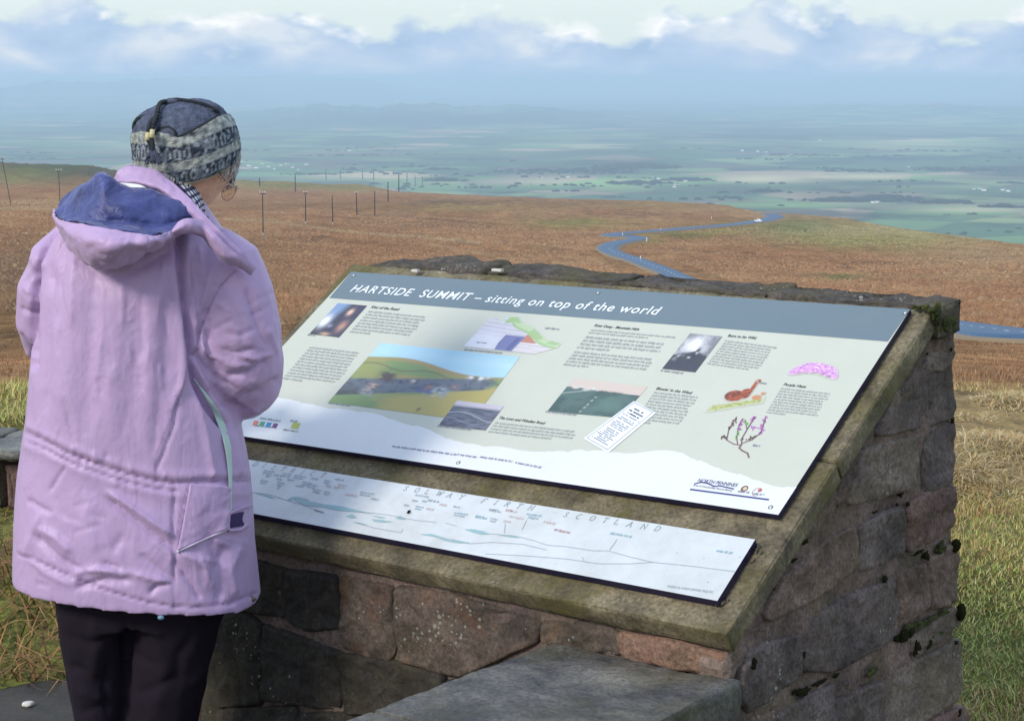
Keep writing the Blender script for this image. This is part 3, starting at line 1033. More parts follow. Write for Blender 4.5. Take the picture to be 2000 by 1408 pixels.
BJ = float(np.mean([ab(1640, 905)[1], ab(1600, 897)[1]]))
slab_piece(A0, 0, 0, BJ - .002, m_slab, 1)
slab_piece(A0, 0, BJ + .002, BTOP, m_slab, 2)
# core of the wall (mortar shows between the stones)
INS = 0.022     # how far the mortar lies behind the slab's side edge
zt = C0[2]
tl = lambda w: zt + w * tan(TILT) - THK / cos(TILT) + .004       # underside of the slab
yb = .945
core = [uwz(A0 + .02, .045, -.2), uwz(-INS, .045, -.2), uwz(-INS + .0, yb + .12, -.2), uwz(A0 + .02, yb + .12, -.2),
        uwz(A0 + .02, .045, tl(.045)), uwz(-INS, .045, tl(.045)), uwz(-INS, .81, tl(.81)), uwz(A0 + .02, .81, tl(.81)),
        uwz(-INS, yb - .02, 1.15), uwz(A0 + .02, yb - .02, 1.15), uwz(-INS, .81, 1.15), uwz(A0 + .02, .81, 1.15)]
def mortar_face(plane, p0, p1, q0, topf, dout, seed):
    ps, qs = np.arange(p0, p1 + .001, (p1 - p0) / 110), np.arange(q0, 1.2, .012)
    V = []
    for qv in qs:
        for pv_ in ps:
            qq = min(qv, topf(pv_))
            V.append(plane(pv_, qq, dout + .009 * fbm(pv_, qq, seed, 12.0, 4) + .004 * fbm(pv_, qq, seed + 5, 45.0, 3)))
    return mk('mortar_face', V, grid_faces(len(qs), len(ps)), m_mortar, PL, True)


mortar_face(lambda w, z, d: uwz(-INS + d, w, z), .035, .945, -.2, lambda w: min(float(tl(w)), 1.15), .003, 1.0)
mortar_face(lambda a, z, d: uwz(a, .045 - d, z), A0 + .02, -INS, -.2, lambda a: float(tl(.045)), .002, 4.0)
mk('mortar_core', core, [(0, 3, 2, 1), (0, 1, 5, 4), (4, 5, 6, 7), (7, 6, 10, 11), (11, 10, 8, 9), (2, 3, 9, 8), (1, 2, 8, 10, 6, 5), (0, 4, 7, 11, 9, 3)], m_mortar, PL)


def stone(poly, plane, mat, depth, proud, seed, rnd=.009, rough=.007, name='stone', K=110, grow=.010):
    """one stone of the face: poly in face coordinates, plane(p, q, d) -> world (d = distance out of the face)"""
    poly = np.array(poly, float)
    c = poly.mean(0)
    n = len(poly)
    ths = np.linspace(0, 2 * pi, K, endpoint=False)
    rad = []
    for th in ths:
        d = np.array([cos(th), sin(th)])
        best = 1e9
        for i in range(n):
            a, b = poly[i], poly[(i + 1) % n]
            e = b - a
            den = d[0] * e[1] - d[1] * e[0]
            if abs(den) < 1e-9: continue
            tt = ((a[0] - c[0]) * e[1] - (a[1] - c[1]) * e[0]) / den
            ss = ((a[0] - c[0]) * d[1] - (a[1] - c[1]) * d[0]) / den
            if tt > 0 and -1e-6 <= ss <= 1 + 1e-6: best = min(best, tt)
        rad.append(best if best < 5 else .004)
    rad = np.array(rad)
    sm = (np.roll(rad, 1) + rad * 2 + np.roll(rad, -1)) / 4
    rad = np.minimum(sm, rad) + grow
    V = []
    rings = [1.0, .994, .98, .955, .92, .87, .80, .72, .62, .51, .39, .26, .13]
    edge_ = np.stack([c[0] + np.cos(ths) * rad, c[1] + np.sin(ths) * rad], 1)
    for ri, s in enumerate(rings):
        for k, th in enumerate(ths):
            j = 1 + (.03 * fbm(cos(th) * 2 + seed, sin(th) * 2, seed * 1.7, 1.0, 3) + .03 * fbm(cos(th) * 7 + seed, sin(th) * 7, seed, 1.0, 3)) * s
            q = c + (edge_[k] - c) * s * j
            if ri == 0:
                V.append(plane(q[0], q[1], -depth))
                continue
            ed = float(np.sqrt(((edge_ - c) * 1.0 + c - q)[:, 0] ** 2 + (edge_ - q)[:, 1] ** 2).min()) if ri > 1 else 0.0
            f_ = min(ed, rnd) / rnd
            h = proud * (.35 + .65 * (1 - (1 - f_) ** 2))
            m_ = min(1, ed / .006 + .2)
            big = fbm(q[0] + seed, q[1], seed, 6.0, 3)
            fin = fbm(q[0], q[1], seed + 9, 32.0, 4)
            h += (rough * 1.5 * big + rough * .9 * fin - rough * .8 * max(0, abs(fbm(q[0], q[1], seed + 3, 16.0, 3)) - .25)) * m_
            V.append(plane(q[0], q[1], h))
    V.append(plane(c[0], c[1], proud))
    F = [tuple(q) for q in grid_faces(len(rings), K, True)]
    o = (len(rings) - 1) * K
    L = len(V) - 1
    F += [(o + k, o + (k + 1) % K, L) for k in range(K)]
    return mk(name, V, F, mat, PL, True)


sideplane = lambda w, z, d: uwz(-INS + d, w, z)
Z7 = lambda x, y: side(1350 + x * .5952, 570 + y * .5952, -INS + .015)
SS = [([(800, 205), (865, 188), (868, 215), (852, 240), (795, 262), (760, 262)], m_grey), ([(745, 278), (850, 205), (866, 300), (876, 380), (864, 412), (600, 482), (655, 392)], m_blue), ([(848, 96), (868, 92), (868, 180), (845, 190), (800, 200)], m_brown),
      ([(578, 522), (745, 482), (757, 590), (738, 640), (520, 702), (545, 600)], m_grey), ([(780, 458), (866, 436), (868, 592), (852, 632), (778, 652)], m_blue), ([(600, 490), (530, 560), (500, 620), (498, 690), (515, 700), (535, 620), (570, 520)], m_mortar),
      ([(545, 768), (557, 915), (400, 1008), (245, 1088), (280, 992), (330, 930), (440, 832)], m_brown), ([(568, 765), (700, 712), (712, 830), (700, 855), (568, 918)], m_blue), ([(718, 700), (780, 668), (866, 640), (872, 765), (835, 790), (724, 852)], m_red),
      ([(376, 1130), (420, 1062), (530, 1010), (676, 942), (690, 1050), (668, 1140), (560, 1200), (470, 1242), (382, 1242)], m_blue), ([(360, 1128), (368, 1262), (205, 1372), (165, 1335), (170, 1250), (210, 1185)], m_blue),
      ([(696, 932), (778, 895), (784, 1020), (700, 1092), (694, 1030)], m_brown), ([(792, 884), (878, 832), (880, 1008), (868, 1018), (792, 1036)], m_brown), ([(745, 1128), (870, 1042), (893, 1052), (896, 1085), (820, 1142), (745, 1192)], m_grey),
      ([(640, 1278), (760, 1215), (890, 1142), (898, 1330), (760, 1408), (640, 1440)], m_grey), ([(492, 1300), (560, 1262), (628, 1232), (632, 1262), (500, 1330)], m_mortar), ([(490, 1350), (630, 1285), (632, 1420), (490, 1490)], m_blue),
      ([(300, 1380), (476, 1290), (480, 1408), (300, 1500)], m_blue), ([(150, 1440), (290, 1385), (292, 1500), (150, 1570)], m_brown), ([(400, 1500), (480, 1440), (640, 1460), (700, 1500), (650, 1600), (380, 1640)], m_brown), ([(650, 1450), (780, 1420), (905, 1360), (910, 1500), (720, 1590)], m_red),
      ([(395, 1020), (330, 1060), (230, 1110), (170, 1170), (150, 1165), (215, 1090), (290, 1075)], m_mortar), ([(155, 1180), (200, 1180), (160, 1240), (140, 1300), (128, 1240)], m_mortar)]
for i, (poly, mt) in enumerate(SS):
    q = [Z7(*p) for p in poly][::-1]
    if min(z for a, z in q) < -.3: continue
    stone(q, sideplane, mt, .05, .013 if mt is not m_mortar else .006, i * 1.37, name='stone')
# lower courses down to the ground, out of the photograph's reach
for r_, (z0, z1) in enumerate(((-.12, .03), (.04, .19))):
    x0 = .06
    while x0 < .95:
        x1 = min(x0 + random.uniform(.2, .33), 1.04)
        stone([(x0, z0), (x1 - .015, z0), (x1 - .015, z1), (x0, z1)], sideplane, random.choice([m_blue, m_brown, m_grey]), .05, .02, x0 * 7 + z0, K=32)
        x0 = x1
frontplane = lambda a, z, d: uwz(a, .045 - d, z)
Z8 = lambda x, y: front(380 + x * .535, 1050 + y * .535, .03)
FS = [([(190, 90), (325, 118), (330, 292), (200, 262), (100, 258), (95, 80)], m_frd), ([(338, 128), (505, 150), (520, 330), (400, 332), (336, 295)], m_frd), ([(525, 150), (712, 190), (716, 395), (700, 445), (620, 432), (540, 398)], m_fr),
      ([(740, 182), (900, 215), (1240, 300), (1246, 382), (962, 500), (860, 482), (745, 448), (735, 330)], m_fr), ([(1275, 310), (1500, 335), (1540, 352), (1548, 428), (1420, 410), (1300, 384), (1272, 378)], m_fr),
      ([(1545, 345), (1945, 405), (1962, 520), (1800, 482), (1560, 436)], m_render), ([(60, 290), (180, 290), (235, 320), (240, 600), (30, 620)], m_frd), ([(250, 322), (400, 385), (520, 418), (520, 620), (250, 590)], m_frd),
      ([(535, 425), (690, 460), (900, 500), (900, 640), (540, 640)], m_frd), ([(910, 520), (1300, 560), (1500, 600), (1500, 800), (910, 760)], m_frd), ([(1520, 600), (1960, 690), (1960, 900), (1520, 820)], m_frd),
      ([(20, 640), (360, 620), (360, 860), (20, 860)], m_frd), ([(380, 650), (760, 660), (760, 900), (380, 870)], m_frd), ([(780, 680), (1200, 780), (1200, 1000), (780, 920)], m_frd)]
for i, (poly, mt) in enumerate(FS):
    q = [Z8(*p) for p in poly][::-1]
    lim = lambda z: min(z, float(tl(.03)) - .012)
    q = [(min(a, -.03), lim(z)) for a, z in q]
    stone(q, frontplane, mt, .05, .017 if mt is not m_render else .020, i * 2.1 + 50, rough=.008 if mt is not m_render else .004)
# hidden left run of the front and the bottom courses
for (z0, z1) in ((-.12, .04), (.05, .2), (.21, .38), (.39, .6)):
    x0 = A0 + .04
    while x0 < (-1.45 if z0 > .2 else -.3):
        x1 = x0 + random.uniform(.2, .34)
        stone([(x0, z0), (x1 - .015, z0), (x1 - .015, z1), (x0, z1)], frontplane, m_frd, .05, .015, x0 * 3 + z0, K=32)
        x0 = x1
# left end and back of the wall
leftplane = lambda w, z, d: uwz(A0 + .02 - d, w, z)
backplane = lambda a, z, d: uwz(a, yb + .05 - z * .06 + d, z)
for (z0, z1) in ((-.3, .1), (.12, .32), (.34, .54), (.56, .76), (.78, .98), (1.0, 1.14)):
    x0 = A0 + .05
    while x0 < -.12:
        x1 = min(x0 + random.uniform(.22, .4), -.05)
        stone([(x1 - .015, z0), (x0, z0), (x0, z1), (x1 - .015, z1)], backplane, random.choice([m_grey, m_blue, m_brown]), .05, .02, x0 * 3 + z0, K=28)
        x0 = x1
    x0 = .06
    while x0 < .88:
        x1 = min(x0 + random.uniform(.2, .35), .92)
        zz = min(z1, float(tl(x0)) - .02)
        if zz > z0 + .05:
            stone([(x1 - .015, z0), (x0, z0), (x0, zz), (x1 - .015, zz)], leftplane, random.choice([m_grey, m_blue]), .05, .02, x0 * 5 + z0, K=28)
        x0 = x1
# coping along the top: four stones, uneven front
ztop = 1.224
cop = np.linspace(A0 + .03, .012, 5)
for i in range(4):
    a0, a1 = cop[i] + .002, cop[i + 1] - .002
    w0, w1 = .806, .935
    zb = 1.145
    zl = ztop - (.012 if i == 0 else 0)
    cs = [uwz(a0, w0 + .01, zb), uwz(a1, w0 + .01, zb), uwz(a1, w1 - .005, zb), uwz(a0, w1 - .005, zb),
          uwz(a0, w0, zl - .012), uwz(a1, w0, ztop - .012), uwz(a1, w1, ztop), uwz(a0, w1, zl)]
    roughbox('coping_stone', cs, m_cope, PL, (90, 14, 10), .005, .014, i + 5)
# moss: a mat over the coping corner and cushions in the joints
sidept = lambda x, y, o=0.0: uwz(o, *side(x, y, o)) if False else (lambda q: uwz(o, q[0], q[1]))(side(x, y, o))


def cushion(p, r, mat, parent=PL, name='moss_cushion', seed=0, squash=(1, 1, 1)):
    rq = random.Random(int(seed * 100) + 5)
    m = MB()
    m.sphere((0, 0, 0), .8 if r <= .0165 else 1.0, 26, 18)
    for _ in range(0 if r > .0165 else 9 if r > .004 else 3):
        d = np.array([rq.uniform(-.7, .7), rq.uniform(-1, 1), rq.uniform(-.8, .8)])
        m.sphere(d, rq.uniform(.25, .55), 10, 7)
    squash = (squash[0] * .62, squash[1] * 1.15, squash[2] * .9)
    V = np.array(m.v)
    out = []
    for v in V:
        k = 1 + .18 * fbm(v[0], v[1], v[2] + seed, 2.2, 4) + .16 * fbm(v[0], v[1], v[2] - seed, 7, 3)
        out.append(np.array(p) + u_ * v[0] * r * k * squash[0] + w_ * v[1] * r * k * squash[1] + z_ * v[2] * r * k * squash[2])
    return mk(name, out, m.f, mat, parent, True)


Z7p = lambda x, y: (1350 + x * .5952, 570 + y * .5952)
for i, (x, y, r, sq) in enumerate([(868, 832, .018, (1, .8, 1)), (820, 838, .017, (.8, 1, 1)), (772, 866, .012, (.8, 1, .9)), (745, 855, .008, (.8, 1.6, .7)), (634, 942, .008, (.8, .8, 1.2)), (690, 660, .008, (.8, 1, .9)), (675, 698, .006, (.8, 1, .9)), (710, 695, .007, (.8, 1, .9)),
                                   (605, 722, .005, (.8, 1.8, .6)), (370, 1190, .007, (.8, .8, 1.2)), (792, 975, .006, (.8, .8, 1.8)), (362, 1312, .014, (.8, 1.6, .7)), (425, 1280, .010, (.8, 2.4, .6)), (475, 1258, .008, (.8, 1.6, .8)), (885, 1050, .018, (1, .8, 1.3)),
                                   (870, 1150, .008, (1, 1.2, .7)), (780, 1152, .013, (.8, 1.4, 1.2)), (740, 1170, .012, (.8, .8, 1.6)), (820, 1122, .010, (.8, 1.2, .9)), (700, 1130, .016, (.7, 1.6, 1.2)), (205, 1222, .010, (.8, .8, 1.2)), (375, 820, .007, (.8, 1.6, .8)), (335, 882, .006, (.8, 1.8, .7)), (270, 975, .006, (.8, 1.6, .6)), (877, 1385, .013, (.8, .8, 1)), (858, 422, .007, (.8, 1, 1)), (852, 185, .007, (.8, 1, 1)), (775, 202, .004, (.8, 1, 1))]):
    q = side(*Z7p(x, y), -INS + .012)
    cushion(uwz(-INS + .012, q[0], q[1]), r * .92, m_mossd if i not in (1, 18) else m_moss, seed=i * 1.3, squash=sq)
for i, (x, y) in enumerate([(760, 1090), (790, 1072), (830, 1050), (600, 1240), (590, 1250), (715, 1098)]):
    q = side(*Z7p(x, y), -INS + .016)
    cushion(uwz(-INS + .016, q[0], q[1]), .011, m_moss, seed=i * 2.3, squash=(.5, 1.8, .7), name='moss_cushion')
# bright moss on the coping's end and over the slab's corner
for i, (x, y, r, sq) in enumerate([(1793, 597, .009, (2.2, .8, .5)), (1806, 597, .011, (1.6, .8, .6)), (1820, 600, .012, (1.5, 1, .6)), (1829, 606, .013, (.7, .9, 1.4)), (1833, 618, .011, (.6, .9, 1.8)), (1836, 634, .009, (.6, .8, 1.8)), (1851, 630, .015, (.6, 1, 1)), (1861, 627, .011, (.6, .9, .8)), (1850, 642, .012, (.6, 1, .9)), (1862, 640, .008, (.6, 1, .9))]):
    q = side(x, y, .012)
    if i < 3:
        a, b_ = ab(x, y + 4, .012)
        p = slab_pt(a, b_, .012)
    else:
        p = uwz(.012, q[0], q[1])
    cushion(p, r, m_moss, seed=i * 1.9, squash=sq, name='moss_cushion')
# loose chips of pale stone on the coping's front
for (x, y, L) in [(813, 531, .02), (973, 530, .03)]:
    a, b_ = ab(x, y, .012)
    MB().box(slab_pt(a, b_, .016), L * .5, .006, .003, u_, w_, z_).build('stone_chip', plain('pale_chip', (.6, .58, .52), .8), PL)

# ------------------------------------------------------------------ the stone seat
def hz(x, y, z):
    r = ray(x, y)
    P = CAM + r * ((z - H) / r[2]) - C0
    return np.dot(P, u_), np.dot(P, w_)


ZS = .578
SE = empty('stone_bench', tuple(uwz(-.22, -.3, 0)), atan2(u_[1], u_[0]))
tag(SE, 'grey stone slab bench built against the front of the plinth', 'bench')
sl = [uwz(-.425, -.62, ZS - .07), uwz(.004, -.62, ZS - .07), uwz(.004, .02, ZS - .07), uwz(-.425, .02, ZS - .07),
      uwz(-.425, -.62, ZS), uwz(.004, -.62, ZS), uwz(.004, .02, ZS), uwz(-.425, .02, ZS)]
jn = hz(715, 1385, ZS)[1] - .0
cut = -.34
s1 = [uwz(-.425, cut + .003, ZS - .07), uwz(.004, cut + .003, ZS - .07), uwz(.004, .02, ZS - .07), uwz(-.425, .02, ZS - .07),
      uwz(-.425, cut + .003, ZS), uwz(.004, cut + .003, ZS), uwz(.004, .02, ZS), uwz(-.425, .02, ZS)]
jb = hz(718, 1383, ZS)
cut = jb[1]
def seatslab(w0, w1, sd_):
    pts = [uwz(a, w, z) for z in (ZS - .07, ZS) for a, w in ((-.425, w0), (.006, w0), (.006, w1), (-.425, w1))]
    roughbox('seat_slab', pts, m_seat, SE, (60, 70, 8), .0026, .007, sd_)
seatslab(cut + .003, .028, 11)
seatslab(cut - .55, cut - .003, 12)
pts = [uwz(a, w, z) for z in (-.1, ZS - .072) for a, w in ((-.38, cut - .5), (-.03, cut - .5), (-.03, .03), (-.38, .03))]
roughbox('seat_support', pts, m_frd, SE, (16, 30, 12), .006, .02, 14)

# ------------------------------------------------------------------ printed plates
m_edge = plain('navy_black_edge', srgb(24, 18, 58, .9), .45)


def plate_mat(name, rough=.22, dirt=0.0):
    def f(t, b):
        a = t.add('ShaderNodeAttribute', attribute_name='tint').outputs['Color']
        P = geo(t)
        c = a
        if dirt:
            n = t.noise(P, 8.0, 7, .7)
            c = t.mix(t.ramp(n, [(0.4, 0.0), (0.8, dirt)]), c, srgb(160, 158, 140, .8))
            sp2 = t.ramp(t.noise(P, 120.0, 3, .6), [(0.70, 0.0), (0.74, 1.0)])
            c = t.mix(t.math('MULTIPLY', sp2, dirt * 1.3), c, (.15, .13, .1))
        t.l.new(c, b.inputs['Base Color'])
        b.inputs['Roughness'].default_value = rough
        b.inputs['Specular IOR Level'].default_value = .5
    return material(name, f)


m_print = plate_mat('printed_laminate', .24, .10)
m_print2 = plate_mat('weathered_laminate', .32, .45)
HP = .020       # face of the upper plate above the slab
HB = .018
BASE = srgb(217, 221, 206, .75)
WHT = srgb(232, 236, 238, .84)
BAND = srgb(126, 147, 158, .62)
INK = srgb(58, 62, 62)
GREY = srgb(164, 171, 167)


def board(name, px, hp, th, mat_face, col, parent, nu=40, nv=16):
    q = [ab(x, y, hp) for x, y in px]           # TL TR BR BL
    V, c = [], []
    for j in range(nv + 1):
        for i in range(nu + 1):
            s, r = i / nu, j / nv
            p = (q[3] * (1 - s) + q[2] * s) * (1 - r) + (q[0] * (1 - s) + q[1] * s) * r
            V.append(slab_pt(p[0], p[1], hp))
            c.append(col)
    mk('face_print', V, grid_faces(nv + 1, nu + 1), mat_face, parent, cols=c)
    low = [slab_pt(p[0], p[1], hp - th) for p in (q[3], q[2], q[1], q[0])]
    hi = [slab_pt(p[0], p[1], hp - .0006) for p in (q[3], q[2], q[1], q[0])]
    ob = mk(name, low + hi, BOXF, m_edge, parent)
    return ob


PN = empty('information_panel', tuple(slab_pt(-.86, .62)), 0)
tag(PN, 'large sloping information panel with grey blue title band, photographs and green and white ground', 'information panel')
pTL, pTR, pBR, pBL = (686, 531), (1778, 604), (1520, 1005), (400, 841)
board('board', [pTL, pTR, pBR, pBL], HP, .013, m_print, BASE, PN)


def shape(name, px, col, h, parent=PN, mat=None, hp=HP, outline=False):
    """flat printed shape on a plate: px polygon (may be concave)"""
    q = [ab(x, y, hp + h) for x, y in px]
    from mathutils.geometry import tessellate_polygon
    tri = tessellate_polygon([[Vector((p[0], p[1], 0)) for p in q]])
    F = []
    for a, b_, c in tri:
        e1, e2 = q[b_] - q[a], q[c] - q[a]
        F.append((a, b_, c) if e1[0] * e2[1] - e1[1] * e2[0] > 0 else (a, c, b_))
    return mk(name, [slab_pt(p[0], p[1], hp + h) for p in q], F, mat or m_print, parent, cols=[col] * len(q))


shape('title_band', [pTL, pTR, (1734, 667), (643, 582)], BAND, .0004)
mtn = [(560, 779), (580, 783), (592, 787), (610, 789), (640, 797), (660, 797), (690, 802), (722, 806), (745, 811), (770, 820), (800, 830), (815, 831), (842, 840), (870, 856), (900, 863), (935, 869), (950, 872), (985, 873), (1005, 877), (1060, 882), (1090, 880), (1105, 882), (1130, 878), (1150, 881), (1180, 879), (1200, 883),
       (1230, 885), (1270, 881), (1300, 879), (1318, 881), (1332, 884), (1345, 891), (1360, 899), (1375, 902), (1385, 908), (1402, 913), (1420, 920), (1437, 925), (1450, 927), (1468, 935), (1490, 942), (1510, 949), (1530, 952), (1556, 950)]
jag = []
for i, (x, y) in enumerate(mtn):
    jag.append((x, y))
    if i < len(mtn) - 1:
        x2, y2 = mtn[i + 1]
        for k in (.3, .65):
            jag.append((x + (x2 - x) * k, y + (y2 - y) * k + random.uniform(-1.6, 1.6)))
shape('white_hill_ground', [(463, 762), (500, 766), (530, 775)] + jag + [pBR, pBL], WHT, .0004)


def ink_mesh(name, quads, col, h, parent=PN, hp=HP, mat=None):
    V, F, K = [], [], []
    for i, (q, cc) in enumerate(quads):
        o = len(V)
        V += [slab_pt(p[0], p[1], hp + h) for p in q]
        F.append(tuple(range(o, o + len(q))))
        K += [cc] * len(q)
    return mk(name, V, F, mat or m_print, parent, cols=K) if V else None


def stroke(pts, w, col, closed=False):
    """polyline in plate coordinates -> quads"""
    out = []
    for a, b_ in zip(pts[:-1], pts[1:]):
        a, b_ = np.array(a), np.array(b_)
        d = b_ - a
        L = np.linalg.norm(d)
        if L < 1e-6: continue
        d /= L
        nrm = np.array([-d[1], d[0]]) * w / 2
        a2, b2 = a - d * w * .3, b_ + d * w * .3
        out.append(([a2 - nrm, b2 - nrm, b2 + nrm, a2 + nrm], col))
    return out


def greek(TL, TR, BL, n, name='text_block', col=GREY, parent=PN, hp=HP, h=.0008, ragged=.06, dens=1.0, last=.6, size=.50):
    """a paragraph too small to read: rows of word-shaped marks"""
    tl_, tr_, bl_ = ab(*TL, hp), ab(*TR, hp), ab(*BL, hp)
    ex = tr_ - tl_
    W_ = np.linalg.norm(ex)
    ex = ex / W_
    dn = (bl_ - tl_) / max(n - 1, 1) if n > 1 else np.array([0, -.01])
    ey = np.array([-ex[1], ex[0]])
    lh = abs(np.dot(dn, ey)) if n > 1 else .009
    xh = lh * size
    quads = []
    for k in range(n):
        o = tl_ + dn * k
        x = 0
        Lm = W_ * (last if k == n - 1 else 1 - random.uniform(0, ragged))
        while x < Lm:
            wl = random.randint(2, 8)
            for _ in range(wl):
                cw = xh * random.uniform(.45, .7)
                asc = random.choice([1, 1, 1, 1.5, 1.5])
                dsc = random.choice([0, 0, 0, 0, .4])
                if x + cw > Lm: break
                gap_ = cw * .22
                a = o + ex * (x + gap_)
                b_ = o + ex * (x + cw)
                quads.append(([a - ey * xh * dsc, b_ - ey * xh * dsc * .3, b_ + ey * xh, a + ey * xh * asc], col))
                x += cw
            x += xh * .55
    return ink_mesh(name, quads, col, h, parent, hp)


def text(s, BLpx, BRpx, hgt_px, name, col, parent=PN, hp=HP, h=.0009, shear=0.12, bold=0.0, mat=None, spacing=1.0):
    cu = bpy.data.curves.new(name, 'FONT')
    cu.body = s
    cu.size = 1.0
    cu.shear = shear
    cu.offset = bold
    cu.space_character = spacing
    cu.resolution_u = 4
    tmp = bpy.data.objects.new('tmp', cu)
    COL.objects.link(tmp)
    me = bpy.data.meshes.new_from_object(tmp.evaluated_get(bpy.context.evaluated_depsgraph_get()))
    COL.objects.unlink(tmp)
    bpy.data.objects.remove(tmp)
    V = np.array([v.co[:] for v in me.vertices])
    F = [tuple(p.vertices) for p in me.polygons]
    a, b_ = ab(*BLpx, hp), ab(*BRpx, hp)
    ex = b_ - a
    W_ = np.linalg.norm(ex)
    ex /= W_
    ey = np.array([-ex[1], ex[0]])
    top = ab(BLpx[0] + hgt_px * .9, BLpx[1] - hgt_px, hp)
    hh = np.dot(top - a, ey)
    x0, x1 = V[:, 0].min(), V[:, 0].max()
    out = []
    for v in V:
        q = a + ex * ((v[0] - x0) / (x1 - x0) * W_) + ey * (v[1] / .70 * hh)
        out.append(slab_pt(q[0], q[1], hp + h))
    return mk(name, out, F, mat or m_print, parent, cols=[col] * len(out))


text('HARTSIDE  SUMMIT \u2013 sitting on top of the world', (683, 570), (1284, 615.5), 13.5, 'title', srgb(236, 242, 244), shear=.14, bold=.006, spacing=1.12)
for s, a, b_ in [('King of the Road', (724, 602), (778, 607)), ('River Deep - Mountain High', (1160, 638), (1247, 646)), ('Born to be Wild', (1421, 658), (1476, 663)), ('Blowin\u2019 in the Wind', (1281, 761), (1350, 770)),
                 ('Purple Haze', (1530, 753), (1573, 758)), ('The Long and Winding Road', (974, 818), (1063, 829))]:
    text(s, a, b_, 4.6, 'heading', srgb(44, 50, 52), bold=.012)
for tl_, tr_, bl_, n, la in [((718, 610), (835, 622), (682, 649), 8, .35), ((603, 680), (706, 692), (551, 740), 12, .4), ((1153, 646), (1321, 661), (1149, 651), 2, .7), ((1143, 660), (1305, 675), (1126, 680), 4, .4),
                             ((1120, 689), (1283, 705), (1100, 713), 5, .3), ((1415, 667), (1516, 681), (1381, 711), 10, .8), ((1276, 768), (1366, 778), (1236, 824), 11, .4), ((1524, 760), (1622, 771), (1496, 806), 10, .4),
                             ((966, 827), (1132, 846), (953, 844), 4, .75)]:
    greek(tl_, tr_, bl_, n, last=la, col=srgb(160, 168, 164), size=.44)
for a, b_ in [((600, 655), (615, 657)), ((640, 788), (684, 794)), ((853, 833), (920, 841)), ((905, 684), (980, 691)), ((1065, 805), (1125, 812)), ((1289, 725), (1335, 731)), ((1476, 748), (1496, 751)), ((1469, 871), (1484, 873)), ((1064, 642), (1092, 645)), ((930, 670), (950, 672)),
              ((765, 873), (892, 890)), ((893, 889), (932, 895)), ((936, 894), (1001, 903)), ((1005, 905), (1058, 915)), ((507, 818), (547, 824)), ((495, 832), (540, 837)), ((566, 823), (580, 825)), ((552, 840), (583, 845)), ((1440, 961), (1463, 964)), ((1470, 966), (1494, 968))]:
    greek(a, b_, (a[0] - 4, a[1] + 4.5), 1, name='caption', last=1.0, col=srgb(140, 146, 148) if a[1] < 860 else srgb(132, 138, 158))


def picture(name, px, fn, nu, nv, parent=PN, hp=HP, h=.0007, mat=None, label=None):
    """flat print: px = TL TR BR BL, fn(u, v) -> colour (v = 0 at the bottom)"""
    q = [ab(x, y, hp + h) for x, y in px]
    s, r = np.meshgrid(np.linspace(0, 1, nu + 1), np.linspace(0, 1, nv + 1))
    s1, r1 = s[..., None], r[..., None]
    p = (q[3] * (1 - s1) + q[2] * s1) * (1 - r1) + (q[0] * (1 - s1) + q[1] * s1) * r1
    V = (C0 + n_ * (hp + h))[None, None] + p[..., :1] * u_ + p[..., 1:] * v_
    col = fn(s, r)
    bm = np.abs(col - np.array(BASE)).max(-1, keepdims=True) < 1e-4
    gy_ = col.mean(-1, keepdims=True)
    col = np.where(bm, col, (col * .8 + gy_ * .2) * .85 + .03) if name != 'drawing' else col
    F = grid_faces(nv + 1, nu + 1)
    isb = (np.abs(col.reshape(-1, 3) - np.array(BASE)).max(1) < 1e-4)
    F = F[~isb[F].all(1)]
    o = mk(name, V.reshape(-1, 3), F, mat or m_print, parent, cols=col.reshape(-1, 3))
    if label: o['label'] = label
    return o


_nt = {}


def vn(s, r, f, seed=0, o=4):       # smooth value noise on arrays
    out = np.zeros_like(s)
    amp = 1
    tot = 0
    for k in range(o):
        g = np.random.default_rng(seed * 31 + k).random((64, 64))
        x, y = s * f * 2 ** k, r * f * 2 ** k
        xi, yi = np.floor(x).astype(int), np.floor(y).astype(int)
        fx, fy = x - xi, y - yi
        fx, fy = fx * fx * (3 - 2 * fx), fy * fy * (3 - 2 * fy)
        G = lambda a, b: g[b % 64, a % 64]
        out += amp * ((G(xi, yi) * (1 - fx) + G(xi + 1, yi) * fx) * (1 - fy) + (G(xi, yi + 1) * (1 - fx) + G(xi + 1, yi + 1) * fx) * fy)
        tot += amp
        amp *= .55
    return out / tot


def L(col, c, m):
    m = np.clip(m, 0, 1)[..., None]
    return col * (1 - m) + np.array(c) * m


def sstep(a, b, x): return np.clip((x - a) / (b - a + 1e-9), 0, 1)


def blob(s, r, x, y, sx, sy): return np.exp(-(((s - x) / sx) ** 2 + ((r - y) / sy) ** 2))


def full(s, c): return np.zeros(s.shape + (3,)) + np.array(c)


def pic_king(s, r):
    n = vn(s, r, 5, 1)
    c = full(s, srgb(34, 36, 66))
    c = L(c, srgb(110, 150, 200), sstep(.25, .45, r + .1 * n) * sstep(.62, .35, s + .25 * (1 - r) + .15 * n))
    c = L(c, srgb(236, 240, 246), blob(s, r, .12, .42, .14, .18) * 1.3)
    c = L(c, srgb(52, 46, 84), sstep(.55, .62, s) * .6)
    c = L(c, srgb(238, 190, 160), blob(s, r, .66, .76, .08, .09) * 1.3)
    c = L(c, srgb(196, 140, 110), blob(s, r, .78, .32, .12, .16) * (.6 + .6 * n))
    c = L(c, srgb(214, 170, 130), blob(s, r, .45, .05, .16, .05))
    c = L(c, srgb(170, 170, 200), blob(s, r, .4, .3, .08, .05) * .7)
    return L(c, srgb(24, 42, 60), sstep(.12, .0, r) * sstep(.5, .2, s))


